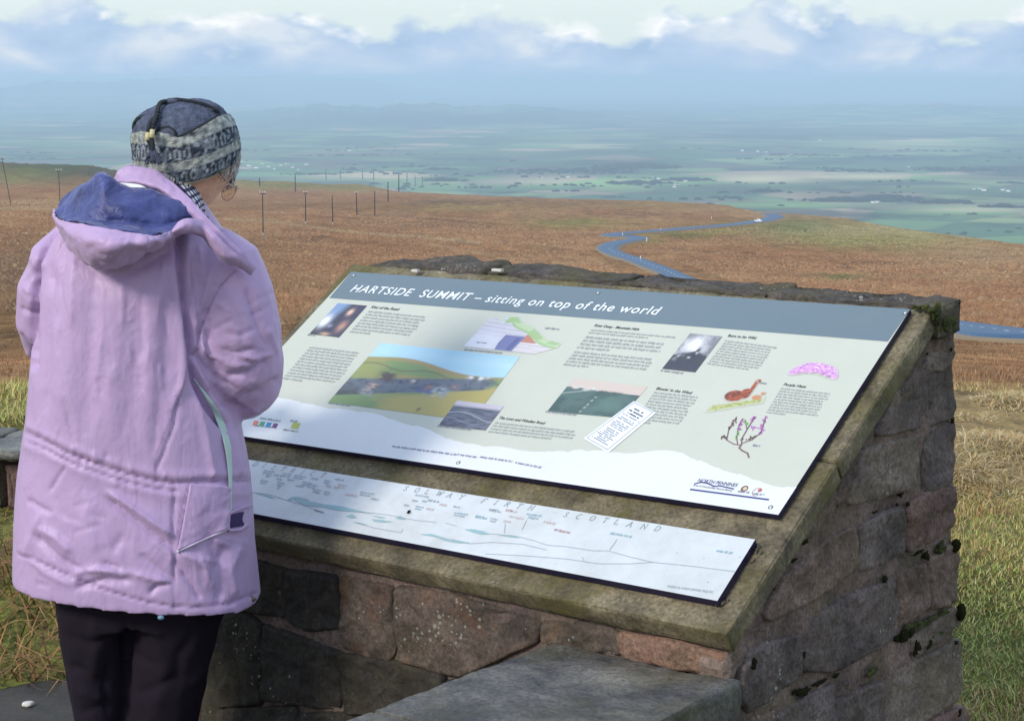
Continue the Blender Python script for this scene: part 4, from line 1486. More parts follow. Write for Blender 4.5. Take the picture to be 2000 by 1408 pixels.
def pic_main(s, r):
    n = vn(s, r, 6, 2)
    n2 = vn(s, r, 22, 3)
    hill = .80 + .045 * np.sin(s * 7 - .6) - .13 * s
    c = full(s, srgb(160, 216, 238))
    c = L(c, srgb(196, 232, 244), sstep(.0, .18, .12 - np.abs(r - .86)) * n)
    lnd = sstep(.0, .012, hill - r)
    g = full(s, srgb(150, 160, 74))
    g = L(g, srgb(122, 158, 78), sstep(.4, .6, n + .25 * np.sin(s * 9 + r * 8)))
    g = L(g, srgb(176, 146, 74), blob(s, r, .5, hill - .03, .6, .035) * 1.1)
    g = L(g, srgb(110, 110, 62), np.exp(-((r - (.66 - .1 * s + .03 * np.sin(s * 16))) / .012) ** 2) * .8)
    g = L(g, srgb(180, 154, 64), blob(s, r, .42, .5, .22, .05))
    g = L(g, srgb(186, 170, 60), sstep(.0, .05, (.16 + .38 * sstep(.25, 1.0, s)) - r) * sstep(.3, .42, s))
    rdc = .26 + .30 * s
    tar = sstep(0, .03, .15 * (1 - .35 * s) - np.abs(r - rdc)) * sstep(1.0, .92, s + .2 * np.abs(r - rdc))
    g = L(g, srgb(98, 110, 128), tar)
    g = L(g, srgb(70, 82, 92), tar * sstep(.5, .62, n2) * .8)
    g = L(g, srgb(58, 66, 60), tar * blob(s, r, .1, .12, .3, .12))
    for (x, y, rr, cc) in [(.27, .48, .03, (70, 60, 66)), (.24, .5, .05, (84, 66, 62)), (.37, .44, .02, (46, 60, 88)), (.44, .47, .018, (190, 184, 170)), (.53, .36, .03, (66, 84, 140)), (.58, .40, .028, (170, 110, 90)), (.6, .33, .03, (70, 92, 150)), (.66, .36, .04, (190, 196, 200)), (.7, .34, .03, (150, 160, 170)),
                           (.74, .46, .02, (186, 130, 100)), (.79, .62, .02, (236, 236, 240)), (.83, .64, .02, (30, 34, 48)), (.86, .63, .02, (226, 230, 236)), (.9, .66, .018, (216, 220, 228)), (.18, .24, .03, (170, 166, 168)), (.2, .32, .03, (200, 160, 140)), (.23, .2, .02, (150, 160, 170)), (.62, .06, .014, (64, 54, 52))]:
        nn = vn(s * 1.0, r, 40, int(x * 100))
        g = L(g, srgb(*cc), blob(s, r, x, y, rr, rr * 1.7) * sstep(.3, .6, nn) * 1.6)
    return c * (1 - lnd[..., None]) + g * lnd[..., None]


def pic_moor(s, r):
    n = vn(s * 1.5, r * 5, 4, 5)
    c = full(s, srgb(96, 104, 128))
    c = L(c, srgb(58, 66, 88), sstep(.4, .62, n))
    c = L(c, srgb(150, 158, 178), np.exp(-((r - .52 + .1 * s - .1 * np.sin(s * 5)) / .03) ** 2) * .9)
    c = L(c, srgb(140, 148, 170), np.exp(-((r - .25 - .08 * np.sin(s * 6 + 1)) / .02) ** 2) * .6)
    return L(c, srgb(196, 190, 206), sstep(.76, .86, r))


def pic_green(s, r):
    n = vn(s, r, 6, 7)
    c = full(s, srgb(64, 104, 98))
    c = L(c, srgb(40, 84, 78), sstep(.4, .6, n))
    c = L(c, srgb(84, 128, 112), blob(s, r, .7, .35, .2, .22) * .7)
    c = L(c, srgb(190, 200, 190), np.exp(-((r - .55 - .5 * s) / .014) ** 2) * (s < .35) * .7)
    c = L(c, srgb(200, 206, 196), np.exp(-((s - .42 - .1 * r) / .01) ** 2) * ((r * 9 % 1) > .5) * (r < .55) * .8)
    top = .74 - .04 * s + .02 * np.sin(s * 40) * (s < .5)
    c = L(c, srgb(214, 196, 182), sstep(0, .015, r - top))
    c = L(c, srgb(222, 220, 210), blob(s, r, .3, top + .02, .18, .04) * sstep(.4, .6, vn(s, r, 20, 8)) * 1.5)
    return L(c, srgb(60, 80, 70), blob(s, r, .55, top + .0, .22, .025) * sstep(.4, .6, vn(s, r, 24, 9)) * 1.5)


def pic_loco(s, r):
    n = vn(s, r, 5, 11)
    n2 = vn(s, r, 12, 12)
    c = full(s, srgb(172, 176, 182))
    c = L(c, srgb(120, 124, 134), sstep(.4, .6, n))
    c = L(c, srgb(242, 244, 248), blob(s, r, .38, .72, .26, .2) * (.5 + n2))
    c = L(c, srgb(238, 240, 244), blob(s, r, .55, .55, .14, .2) * (.5 + n2))
    ds = sstep(.0, .04, .52 - .25 * np.abs(s - .6) + .08 * n2 - r)
    c = L(c, srgb(38, 44, 58), ds)
    c = L(c, srgb(20, 26, 44), blob(s, r, .62, .52, .06, .14) * 1.3)
    c = L(c, srgb(220, 224, 230), blob(s, r, .64, .5, .03, .03) + blob(s, r, .5, .36, .04, .02))
    c = L(c, srgb(168, 172, 180), sstep(.5, .7, n2) * blob(s, r, .15, .35, .15, .1))
    return L(c, srgb(28, 38, 62), sstep(.28, .2, r) * .9)


def pic_geo(s, r):
    c = full(s, BASE)
    n = vn(s, r, 10, 15)
    topl = .98 - .62 * sstep(.3, 1.0, s) ** .8 + .03 * np.sin(s * 14)
    topl = np.where(s < .28, .98 - (.28 - s) * .5, topl)
    botl = .05 + .0 * s + .25 * sstep(.82, 1.0, s)
    body = (r < topl) & (r > botl)
    g = full(s, srgb(206, 204, 214))
    g = L(g, srgb(176, 176, 192), (np.sin(r * 60 + s * 6) > .2) * .6)
    g = L(g, srgb(226, 226, 238), blob(s, r, .15, .15, .22, .35) * 1.5)
    g = L(g, srgb(104, 112, 176), ((s > .34) & (s < .56) & (r < .48) & (s > .3 + (.48 - r) * .15)) * 1.0)
    g = L(g, srgb(70, 84, 150), ((s > .48) & (s < .54) & (r < .42)) * .8)
    g = L(g, srgb(198, 122, 84), ((s > .56) & (r < topl - .15 - .05 * s) & (r > .32 + .1 * (s - .6))) * 1.0)
    g = L(g, srgb(226, 214, 208), ((s > .56) & (r < .32 + .1 * (s - .6)) & (np.sin(r * 90) > 0)) * .8)
    g = L(g, srgb(158, 196, 120), ((r > topl - .19 + .03 * n) & (s > .2)) * 1.0)
    g = L(g, srgb(196, 216, 170), ((r > topl - .12) & (s > .1) & (n > .5)) * .7)
    return np.where(body[..., None], g, c)


def pic_flower(s, r):
    c = full(s, BASE)
    n = vn(s, r, 9, 21)
    n2 = vn(s, r, 22, 22)
    cy = .30 + .42 * np.sin(np.clip((s + .02) * 3.0, 0, 3.14)) ** .7
    d = (r - cy) / .34
    m = sstep(1.05, .8, np.abs(d) + .35 * n + np.abs(s - .5) ** 6 * 40)
    g = full(s, srgb(206, 156, 206))
    g = L(g, srgb(178, 116, 184), sstep(.5, .6, n2))
    g = L(g, srgb(232, 196, 228), sstep(.58, .66, vn(s, r, 26, 23)))
    g = L(g, srgb(120, 84, 70), sstep(-.5, -.8, d) * sstep(.35, .55, n2) * 1.1)
    return c * (1 - m[..., None]) + g * m[..., None]


def pic_grouse(s, r):
    c = full(s, BASE)
    n = vn(s, r, 10, 31)
    n2 = vn(s, r, 30, 32)
    gl = .10 + .36 * s
    m = sstep(.12, .07, np.abs(r - gl) + .06 * n) * sstep(0, .08, s) * sstep(1.0, .9, s)
    c = L(c, srgb(176, 182, 120), m * 1.0)
    c = L(c, srgb(150, 156, 92), m * sstep(.5, .6, n2))
    bird = np.maximum(blob(s, r, .36, .50, .2, .15), 0)
    b = sstep(.36, .42, bird)
    b = np.maximum(b, sstep(.36, .45, blob(s, r, .55, .58, .12, .14)))
    b = np.maximum(b, sstep(0, .02, .05 - np.abs(s - (.62 + .12 * (r - .6))) ) * (r > .55) * (r < .92))
    b = np.maximum(b, sstep(.36, .42, blob(s, r, .68, .93, .06, .06)))
    c = L(c, srgb(168, 84, 48), b)
    c = L(c, srgb(112, 58, 44), b * sstep(.45, .6, n2))
    c = L(c, srgb(96, 58, 56), b * sstep(.3, .12, s) )
    b2 = np.maximum(sstep(.36, .42, blob(s, r, .82, .50, .1, .07)), sstep(.36, .42, blob(s, r, .91, .62, .05, .04)))
    c = L(c, srgb(190, 134, 98), b2)
    return L(c, srgb(250, 250, 250), blob(s, r, .66, .93, .012, .014) * 1.5)


picture('photograph', [(660, 592), (717, 597), (662, 659), (604, 652)], pic_king, 40, 40, label='dusk photograph with blue sky and orange lights')
picture('photograph', [(743, 670), (1015, 697), (922, 822), (641, 785)], pic_main, 200, 100, label='large painting of a green hillside with a road and motorcyclists')
picture('photograph', [(893, 782), (984, 793), (948, 840), (857, 830)], pic_moor, 60, 40, h=.0011, label='grey blue photograph of a moor')
picture('diagram', [(966, 612), (1135, 632), (1070, 698), (902, 680)], pic_geo, 120, 60, label='coloured cut-away diagram of rock layers under a green hill')
picture('photograph', [(1348, 651), (1411, 657), (1358, 727), (1293, 720)], pic_loco, 50, 50, label='black and white photograph of smoke over an engine')
picture('photograph', [(1120, 739), (1265, 755), (1212, 816), (1069, 803)], pic_green, 90, 50, label='green tinted photograph of a road and moor')
picture('drawing', [(1556, 703), (1650, 713), (1628, 752), (1531, 742)], pic_flower, 80, 40, label='clump of pink purple heather flowers')
picture('drawing', [(1425, 735), (1512, 742), (1478, 814), (1376, 806)], pic_grouse, 90, 80, label='red brown grouse with a chick on grass')

# heather sprig
PXs = lambda *pts: [ab(x, y, HP) for x, y in pts]
zx = lambda *pts: [ab(1100 + x * .355, 550 + y * .355, HP) for x, y in pts]
q = []
stem, pk, gn = srgb(118, 92, 96), srgb(186, 120, 186), srgb(140, 190, 110)
for pts, w in [(zx((1022, 968), (1015, 945), (985, 930), (968, 915), (980, 900)), .0035), (zx((980, 900), (985, 860), (1020, 800), (1055, 745)), .0028), (zx((980, 900), (940, 895), (900, 872), (885, 845)), .0024), (zx((900, 872), (912, 810), (955, 745)), .0024), (zx((960, 898), (955, 860), (965, 800), (990, 755)), .0022),
               (zx((985, 890), (1040, 870), (1090, 830), (1115, 745)), .0024), (zx((1010, 810), (1005, 780), (1005, 765)), .002), (zx((885, 845), (870, 862)), .002), (zx((1020, 870), (1060, 850)), .002)]:
    q += stroke(pts, w, stem)
for (x0, y0, x1, y1, n, cc) in [(905, 820, 955, 745, 14, stem), (960, 820, 990, 755, 20, pk), (1030, 770, 1062, 742, 16, pk), (1085, 820, 1116, 745, 22, pk), (1040, 805, 1065, 798, 10, pk), (945, 860, 985, 800, 12, gn), (1000, 770, 1018, 790, 8, gn), (1080, 840, 1105, 815, 10, pk), (870, 850, 895, 865, 8, stem), (985, 870, 1060, 850, 12, stem)]:
    for k in range(n):
        tt = random.random()
        x, y = x0 + (x1 - x0) * tt + random.uniform(-9, 9), y0 + (y1 - y0) * tt + random.uniform(-5, 5)
        q += stroke(zx((x, y), (x + random.uniform(-7, 7), y + random.uniform(-9, 9))), .0028, tuple(c * random.uniform(.8, 1.2) for c in cc))
ink_mesh('drawing', q, None, .0008)['label'] = 'heather sprig with thin stems'
# sticker
shape('sticker', [(1238, 783), (1281, 806), (1188, 884), (1140, 856)], srgb(228, 234, 240), .0014)
q = stroke(PXs((1239, 787), (1275, 806), (1187, 879), (1147, 856), (1239, 787)), .0016, srgb(120, 132, 160))
ink_mesh('sticker_border', q, None, .0017)
s0, s1, s2 = ab(1238, 787, HP), ab(1276, 807, HP), ab(1146, 856, HP)
q = []
ex, ey = s1 - s0, s2 - s0
k = .08
while k < .95:
    bold = k < .22
    wd = random.uniform(.45, .8)
    x = .5 - wd / 2
    lh = .030 if bold else .018
    while x < .5 + wd / 2:
        cw = random.uniform(.025, .05)
        if random.random() > .15:
            p0 = s0 + ex * x + ey * k
            q.append(([p0 + ey * lh, p0 + ey * lh + ex * cw, p0 + ex * cw, p0], srgb(40, 48, 80) if bold else srgb(86, 94, 120)))
        x += cw + .012
    k += .062 if bold else (.04 if random.random() > .2 else .07)
ink_mesh('sticker_text', q, None, .0017)
# emblems
text('NORTH PENNINES', (1362, 941), (1439, 951), 6, 'emblem_text', srgb(44, 52, 110), bold=.01)
text('Area of Outstanding Natural Beauty', (1353, 949), (1430, 960), 3.2, 'emblem_text', srgb(44, 52, 110))
q = stroke(PXs((1357, 945), (1370, 942), (1382, 944), (1395, 950), (1406, 949), (1420, 952), (1433, 955)), .0035, srgb(40, 56, 120))
q += stroke(PXs((1349, 956), (1501, 976)), .0042, srgb(40, 50, 120))
ink_mesh('emblem_line', q, None, .0009)


def disc(cx, cy, rx, ry, n=20, a0=0, a1=2 * pi):
    return [(cx + rx * cos(a) + ry * .5 * sin(a), cy - ry * sin(a)) for a in np.linspace(a0, a1, n, endpoint=False)]


shape('emblem', disc(1454, 954, 7, 6), srgb(120, 80, 70), .0009)
shape('emblem', disc(1455, 954, 4, 3.4), srgb(200, 190, 160), .0012)
q = stroke([ab(x, y, HP) for x, y in disc(1479, 961, 9, 7.5, 16, .6, 5.4)], .0014, srgb(170, 130, 130))
ink_mesh('emblem', q, None, .0009)
shape('emblem', disc(1484, 957, 4, 3), srgb(180, 90, 90), .0012)
for i, cc in enumerate([(222, 128, 104), (70, 160, 120), (60, 140, 190), (110, 60, 120)]):
    x, y = 497 + i * 12.6, 821 + i * 1.7
    shape('emblem', [(x, y), (x + 9, y + 1.2), (x + 4.5, y + 10), (x - 4.5, y + 8.8)], srgb(*cc), .0009)
shape('emblem', [(573, 824.5), (587, 826), (582, 838), (567, 836)], srgb(178, 184, 80), .0009)
# screws
m_screw = plain('steel_screw', (.62, .62, .62), .3, metallic=.8)
m_hole = plain('dark_ring', (.05, .05, .05), .6)
for (x, y) in [(691, 538), (1168, 572), (1768, 611), (1505, 990), (895, 903)]:
    a, b_ = ab(x, y, HP + .001)
    c = slab_pt(a, b_, HP)
    MB().tube([c - n_ * .001, c + n_ * .0012], .0052, 14).build('screw_washer', m_hole, PN)
    MB().sphere(c + n_ * .0012, (.0042, .0042, .0016), 12, 6, u_, v_, n_).build('screw', m_screw, PN, True)

# ------------------------------------------------------------------ lower plate: the named skyline
TP = empty('skyline_plate', tuple(slab_pt(-.8, .15)), 0)
tag(TP, 'narrow white weathered plate naming the distant skyline, below the large panel', 'view plate')
HS = .020
sTR, sBR = (1475, 1053), (1401, 1173)
aL = -1.58
eT = ab(490, 898, HS), ab(*sTR, HS)
eB = ab(497, 1003, HS), ab(*sBR, HS)


def ext(e, a):
    k = (a - e[0][0]) / (e[1][0] - e[0][0])
    return e[0] + (e[1] - e[0]) * k


def inv(q, h=HS): return tuple(float(x) for x in proj(slab_pt(q[0], q[1], h)))


board('plate', [inv(ext(eT, aL)), sTR, sBR, inv(ext(eB, aL))], HS, .016, m_print2, srgb(222, 229, 232, .80), TP)
# letterspaced serif capitals
GL = {'D': [[(0, 0), (0, 1)], 'arcD'], 'I': [[(.3, 0), (.3, 1)]], 'S': ['S'], 'T': [[(.35, 0), (.35, 1)], [(0, 1), (.7, 1)], [(0, 1), (0, .84)], [(.7, 1), (.7, .84)]],
      'R': [[(.05, 0), (.05, 1)], [(.05, 1), (.4, 1), (.56, .88), (.56, .66), (.4, .52), (.05, .52)], [(.3, .52), (.65, 0)]], 'C': ['C'], 'O': ['O'], 'L': [[(.05, 1), (.05, 0), (.6, 0), (.62, .2)]],
      'W': [[(0, 1), (.25, 0), (.5, .9), (.75, 0), (1, 1)]], 'A': [[(0, 0), (.38, 1), (.76, 0)], [(.14, .36), (.62, .36)]], 'Y': [[(0, 1), (.35, .5), (.7, 1)], [(.35, .5), (.35, 0)]],
      'F': [[(.05, 0), (.05, 1), (.6, 1), (.6, .84)], [(.05, .52), (.42, .52)]], 'H': [[(.05, 0), (.05, 1)], [(.7, 0), (.7, 1)], [(.05, .5), (.7, .5)]], 'N': [[(.05, 0), (.05, 1), (.72, 0), (.72, 1)]]}
def glyph(ch):
    out = []
    for st in GL[ch]:
        if st == 'arcD': out.append([(.05, 1), (.35, 1)] + [(.35 + .35 * cos(a), .5 + .5 * sin(a)) for a in np.linspace(1.5, -1.5, 9)] + [(.35, 0), (.05, 0)])
        elif st == 'O': out.append([(.4 + .38 * cos(a), .5 + .5 * sin(a)) for a in np.linspace(0, 2 * pi, 16)])
        elif st == 'C': out.append([(.42 + .38 * cos(a), .5 + .5 * sin(a)) for a in np.linspace(.8, 2 * pi - .8, 13)])
        elif st == 'S': out.append([(.52, .82), (.45, .95), (.3, 1), (.12, .93), (.08, .76), (.2, .6), (.4, .45), (.52, .3), (.5, .1), (.32, 0), (.12, .04), (.04, .2)])
        else: out.append(st)
    serif = {'I': [(.3, 0), (.3, 1)], 'D': [], 'T': [(.35, 0)], 'R': [(.05, 0), (.65, 0)], 'A': [(0, 0), (.76, 0)], 'W': [(0, 1), (1, 1)], 'Y': [(.35, 0), (0, 1), (.7, 1)], 'F': [(.05, 0)], 'H': [(.05, 0), (.05, 1), (.7, 0), (.7, 1)], 'N': [(.05, 0), (.72, 1)], 'L': [(.05, 1)]}.get(ch, [])
    for x, y in serif: out.append([(x - .12, y), (x + .12, y)])
    return out
LET = [('D', 499, 906), ('I', 516, 909), ('S', 535, 912.5), ('T', 553, 915.5), ('R', 572, 918.5), ('I', 591, 922), ('C', 610, 924.5), ('T', 631, 927.5), ('S', 793, 954), ('O', 814, 957), ('L', 835, 960.6), ('W', 857, 963.5), ('A', 878, 967), ('Y', 901, 970.6),
       ('F', 946, 977.8), ('I', 969, 981.3), ('R', 991, 984.6), ('T', 1014, 988), ('H', 1037, 991.4), ('S', 1106, 1005), ('C', 1129.5, 1008.6), ('O', 1156.5, 1012), ('T', 1182, 1015.6), ('L', 1205, 1019.4), ('A', 1230, 1023.6), ('N', 1257, 1028), ('D', 1284, 1032)]
q = []
exd = (eT[1] - eT[0]) / np.linalg.norm(eT[1] - eT[0])
eyd = np.array([-exd[1], exd[0]])
for ch, x, y in LET:
    o = ab(x, y, HS)
    S_ = .0135
    for st in glyph(ch):
        pts = [o + exd * ((a - .35 + .18 * b_) * S_) + eyd * ((b_ - .5) * S_) for a, b_ in st]
        q += stroke(pts, .0013, srgb(132, 146, 158))
for ws in (q,):
    ink_mesh('skyline_lettering', ws, None, .0008, TP, HS, m_print2)
z5 = lambda x, y: (460 + x * .27, 750 + y * .27)
z6 = lambda x, y: (900 + x * .3, 900 + y * .3)
TEAL = srgb(146, 184, 190, .9)
for poly in [[z5(*p) for p in P] for P in [[(125, 782), (180, 790), (215, 792), (255, 806), (285, 828), (240, 818), (190, 800)], [(375, 832), (400, 818), (430, 812), (470, 818), (540, 835), (500, 838), (430, 828), (395, 842)],
            [(420, 838), (450, 830), (560, 850), (640, 868), (760, 880), (860, 905), (990, 938), (900, 925), (800, 918), (740, 912), (640, 890), (520, 878), (470, 862)], [(800, 955), (842, 938), (880, 964), (840, 968)],
            [(980, 975), (1060, 980), (1140, 995), (1060, 999), (1000, 990)], [(985, 950), (1060, 958), (1090, 968), (1030, 964)], [(1155, 968), (1190, 952), (1235, 978), (1190, 977)], [(860, 998), (900, 1000), (960, 1018), (910, 1014)],
            [(1335, 1085), (1420, 1082), (1500, 1108), (1580, 1128), (1700, 1146), (1620, 1150), (1520, 1132), (1440, 1102)], [(1655, 1048), (1720, 1048), (1790, 1062), (1850, 1085), (1780, 1087), (1720, 1072)], [(1900, 1090), (2000, 1092), (2060, 1112), (1980, 1104)]]]:
    shape('teal_hill', poly, TEAL, .0009, TP, m_print2, HS)
q = []
for P in [[z6(200, 475), z6(360, 490), z6(480, 520), z6(560, 548), z6(700, 560), z6(860, 585), z6(960, 585), z6(1100, 625), z6(1250, 660), z6(1500, 685), z6(1740, 715), z6(1790, 722)], [z6(-60, 510), z6(60, 540), z6(200, 530), z6(400, 542), z6(560, 580)],
          [z6(160, 605), z6(450, 620), z6(700, 640), z6(900, 670), z6(1100, 670), z6(1250, 660)], [z6(790, 625), z6(802, 650)], [z6(1020, 510), z6(970, 580)], [z6(430, 385), z6(400, 450)], [z6(290, 410), z6(285, 470)],
          [z5(120, 785), z5(250, 800), z5(400, 850), z5(500, 880), z5(640, 930)], [z5(900, 925), z5(1100, 945), z5(1300, 985), z5(1450, 1000)], [z5(860, 1000), z5(1000, 1040), z5(1200, 1075), z5(1210, 1050)], [z5(1520, 1005), z5(1600, 1028)], [z5(560, 760), z5(590, 790)]]:
    q += stroke([ab(*p, HS) for p in P], .0011, srgb(138, 152, 164))
for P in [[z5(575, 912), z5(635, 930)], [z5(1240, 930), z5(1268, 932)]]:
    q += stroke([ab(*p, HS) for p in P], .003, srgb(96, 112, 130))
ink_mesh('ridge_line', q, None, .0009, TP, HS, m_print2)['kind'] = 'stuff'
lab = [(200, 628, 285, 640, 0), (270, 660, 350, 672, 1), (340, 650, 410, 662, 0), (420, 662, 510, 678, 1), (215, 668, 260, 676, 0), (290, 690, 345, 700, 1), (180, 700, 235, 708, 0), (370, 695, 430, 705, 1), (480, 712, 560, 724, 0), (545, 685, 612, 697, 1), (640, 700, 690, 710, 1), (715, 690, 795, 706, 0), (430, 740, 510, 750, 0),
       (520, 730, 600, 742, 1), (740, 728, 808, 742, 2), (650, 740, 695, 748, 0), (705, 750, 750, 760, 2), (560, 765, 625, 778, 0), (640, 780, 685, 790, 0), (900, 785, 1008, 803, 0), (790, 802, 900, 820, 2), (975, 832, 1048, 846, 0), (1295, 808, 1420, 828, 0), (1275, 845, 1330, 856, 0), (1345, 850, 1395, 862, 1), (1385, 845, 1490, 864, 0),
       (1215, 878, 1265, 890, 0), (1300, 888, 1360, 900, 1), (1375, 905, 1450, 918, 2), (1470, 875, 1545, 890, 2), (1570, 890, 1640, 903, 0), (1580, 935, 1680, 950, 1), (1730, 960, 1810, 972, 1), (1830, 910, 1920, 925, 0), (1950, 915, 2020, 926, 2), (1840, 975, 1900, 988, 0), (300, 715, 350, 724, 1), (300, 740, 330, 745, 1)]
q = None
for x0, y0, x1, y1, k in lab:
    greek(z5(x0, y0), z5(x1, y1), z5(x0 - 5, y0 + 17), 2 if (x0 % 4 == 0) else 1, 'place_name', [srgb(168, 180, 188, .9), srgb(158, 184, 194, .9), srgb(206, 186, 184, .9)][k], TP, HS, .0009, last=.8)
for x0, y0, x1, y1, k in [(180, 325, 260, 340, 0), (290, 325, 365, 340, 2), (310, 365, 410, 385, 2), (425, 350, 530, 368, 1), (435, 372, 505, 384, 1), (535, 400, 610, 416, 2), (605, 452, 715, 476, 3), (970, 475, 1110, 500, 1), (1660, 590, 1765, 606, 1), (275, 395, 325, 406, 2), (90, 370, 165, 382, 1), (1340, 820, 1640, 860, 0)]:
    greek(z6(x0, y0), z6(x1, y1), z6(x0 - 4, y0 + 15), 1, 'place_name', [srgb(176, 186, 192, .9), srgb(160, 188, 198, .9), srgb(208, 190, 188, .9), srgb(190, 156, 158, .9)][k], TP, HS, .0009, last=1.0)
a, b_ = ab(*z5(1255, 930), HS)
cushion(slab_pt(a, b_, HS + .002), .0045, m_mossd, TP, 'dirt_speck', 3)
# moss fringe round the plate's right end
for i, (x, y) in enumerate([(1483, 1068), (1486, 1080), (1478, 1075), (1411, 1178), (1402, 1180), (1422, 1170), (1470, 1095)]):
    a, b_ = ab(x, y, .004)
    cushion(slab_pt(a, b_, .003), random.uniform(.003, .006), m_slab, PL, 'dried_moss_tuft', i)
# ------------------------------------------------------------------ the person
PE = empty('person', (at(280, 1000, 4.0)[0], 4.0, 0), 0)
tag(PE, 'person in a lilac hooded coat, knitted hat and dark trousers reading the panel', 'person')


def remeshed(mb, voxel, smooth=4, fac=.5):
    me = bpy.data.meshes.new('tmp')
    me.from_pydata(mb.v, [], mb.f)
    ob = bpy.data.objects.new('tmp', me)
    COL.objects.link(ob)
    m = ob.modifiers.new('r', 'REMESH')
    m.mode = 'VOXEL'
    m.voxel_size = voxel
    m.use_smooth_shade = True
    s = ob.modifiers.new('s', 'SMOOTH')
    s.iterations = smooth
    s.factor = fac
    ev = bpy.data.meshes.new_from_object(ob.evaluated_get(bpy.context.evaluated_depsgraph_get()))
    COL.objects.unlink(ob)
    bpy.data.objects.remove(ob)
    n = len(ev.vertices)
    V = np.zeros(n * 3)
    ev.vertices.foreach_get('co', V)
    V = V.reshape(-1, 3)
    nq = len(ev.polygons)
    F = np.zeros(len(ev.loops), int)
    ev.loops.foreach_get('vertex_index', F)
    F = F.reshape(-1, 4) if len(F) == nq * 4 else [tuple(p.vertices) for p in ev.polygons]
    return V, F


def vnormals(V, F):
    N = np.zeros_like(V)
    a, b, c, d = (V[F[:, k]] for k in range(4))
    fn = np.cross(c - a, d - b)
    for k in range(4):
        np.add.at(N, F[:, k], fn)
    return N / (np.linalg.norm(N, axis=1)[:, None] + 1e-12)


def ringtube(m, rings, n=40):
    """rings: (centre xyz, rx, ry, power, tilt_x) horizontal superellipses, closed at both ends"""
    V = []
    for c, rx, ry, pw, tx in rings:
        for k in range(n):
            th = 2 * pi * k / n
            cx, cy = cos(th), sin(th)
            x = rx * np.sign(cx) * abs(cx) ** (2 / pw)
            y = ry * np.sign(cy) * abs(cy) ** (2 / pw)
            V.append((c[0] + x, c[1] + y, c[2] + tx * x))
    F = [tuple(q) for q in grid_faces(len(rings), n, True)]
    F.append(tuple(range(n))[::-1])
    F.append(tuple((len(rings) - 1) * n + k for k in range(n)))
    m.add(V, F)


YB = 4.0
rows = [  # py, left, right, depth radius, power, tilt
    (1150, 33, 506, .19, 2.5, -.10), (1100, 34, 500, .19, 2.5, -.09), (1040, 35, 494, .188, 2.5, -.06), (980, 37, 491, .182, 2.5, -.04), (930, 40, 488, .176, 2.5, -.03), (880, 46, 481, .175, 2.4, -.02), (820, 55, 466, .175, 2.4, 0), (740, 62, 446, .172, 2.4, 0),
    (650, 72, 436, .168, 2.3, 0), (570, 80, 436, .160, 2.3, 0), (510, 90, 452, .145, 2.3, -.02), (465, 104, 452, .125, 2.2, -.05), (430, 135, 430, .105, 2.1, -.08), (400, 185, 410, .085, 2.0, -.1), (372, 228, 392, .07, 2.0, -.1)]
m = MB()
rings = []
hollow = []
for (py, xl, xr, ry, pw, tx) in rows:
    L_, R_ = at(xl, py, YB), at(xr, py, YB)
    c = (L_ + R_) / 2
    if py > 1130:
        rx = (R_[0] - L_[0]) / 2
        hollow = [((c[0], c[1], c[2] + .10), rx * .90, ry * .88, pw, tx), ((c[0], c[1], c[2] + .004), rx * .955, ry * .94, pw, tx)]
        rings += hollow
    rings.append((c, (R_[0] - L_[0]) / 2, ry, pw, tx))
ringtube(m, rings, 56)
# sleeves
def tubepx(m, pts, n=18):
    m.tube([at(x, y, Y) for x, y, Y, r in pts], [r for *_, r in pts], n)
tubepx(m, [(390, 490, 3.99, .075), (420, 525, 3.985, .098), (441, 585, 3.985, .103), (458, 650, 3.985, .1), (466, 705, 4.0, .094), (470, 742, 4.04, .088), (468, 752, 4.12, .078), (455, 748, 4.25, .066), (440, 740, 4.36, .058)])
tubepx(m, [(165, 480, 4.0, .07), (130, 520, 4.0, .082), (112, 575, 4.01, .084), (103, 630, 4.03, .078), (104, 662, 4.08, .066), (118, 680, 4.18, .058), (160, 690, 4.28, .052), (215, 700, 4.36, .048)])
V, F = remeshed(m, .0052, 8, .5)
N = vnormals(V, F)
X, Y = proj(V)
tocam = CAM - V
tocam /= np.linalg.norm(tocam, axis=1)[:, None]
fr = np.clip((N * tocam).sum(1) * 3 + .15, 0, 1)
nearm = np.clip((4.1 - V[:, 1]) / .06, 0, 1)
fr = fr * nearm


def sdist(pts):
    d = np.full(len(X), 1e9)
    tpar = np.zeros(len(X))
    n = len(pts) - 1
    for i, ((ax, ay), (bx, by)) in enumerate(zip(pts[:-1], pts[1:])):
        L2 = (bx - ax) ** 2 + (by - ay) ** 2 + 1e-9
        tt = np.clip(((X - ax) * (bx - ax) + (Y - ay) * (by - ay)) / L2, 0, 1)
        e = np.hypot(X - ax - tt * (bx - ax), Y - ay - tt * (by - ay))
        b = e < d
        d = np.where(b, e, d)
        tpar = np.where(b, (i + tt) / n, tpar)
    return d, tpar


disp = np.zeros(len(X))


def fold(pts, amp, w, taper=True):
    """a fold of the cloth: amp in mm (+ ridge, - valley), w = half width in photograph pixels"""
    global disp
    d, tp = sdist(pts)
    k = .45 * np.exp(-(d / w) ** 2) + .75 * np.exp(-(d / (w * .62)) ** 1.15) if w < 13 else .6 * np.exp(-(d / w) ** 2)
    if taper: k *= np.clip(np.minimum(tp, 1 - tp) * 6 + .15, 0, 1)
    disp += amp * .001 * k


def crease(pts, amp, w):        # sharp pinch: ridge beside a valley
    fold(pts, -amp, w)
    fold([(x + w * 1.1, y - w * .9) for x, y in pts], amp * .9, w * .9)


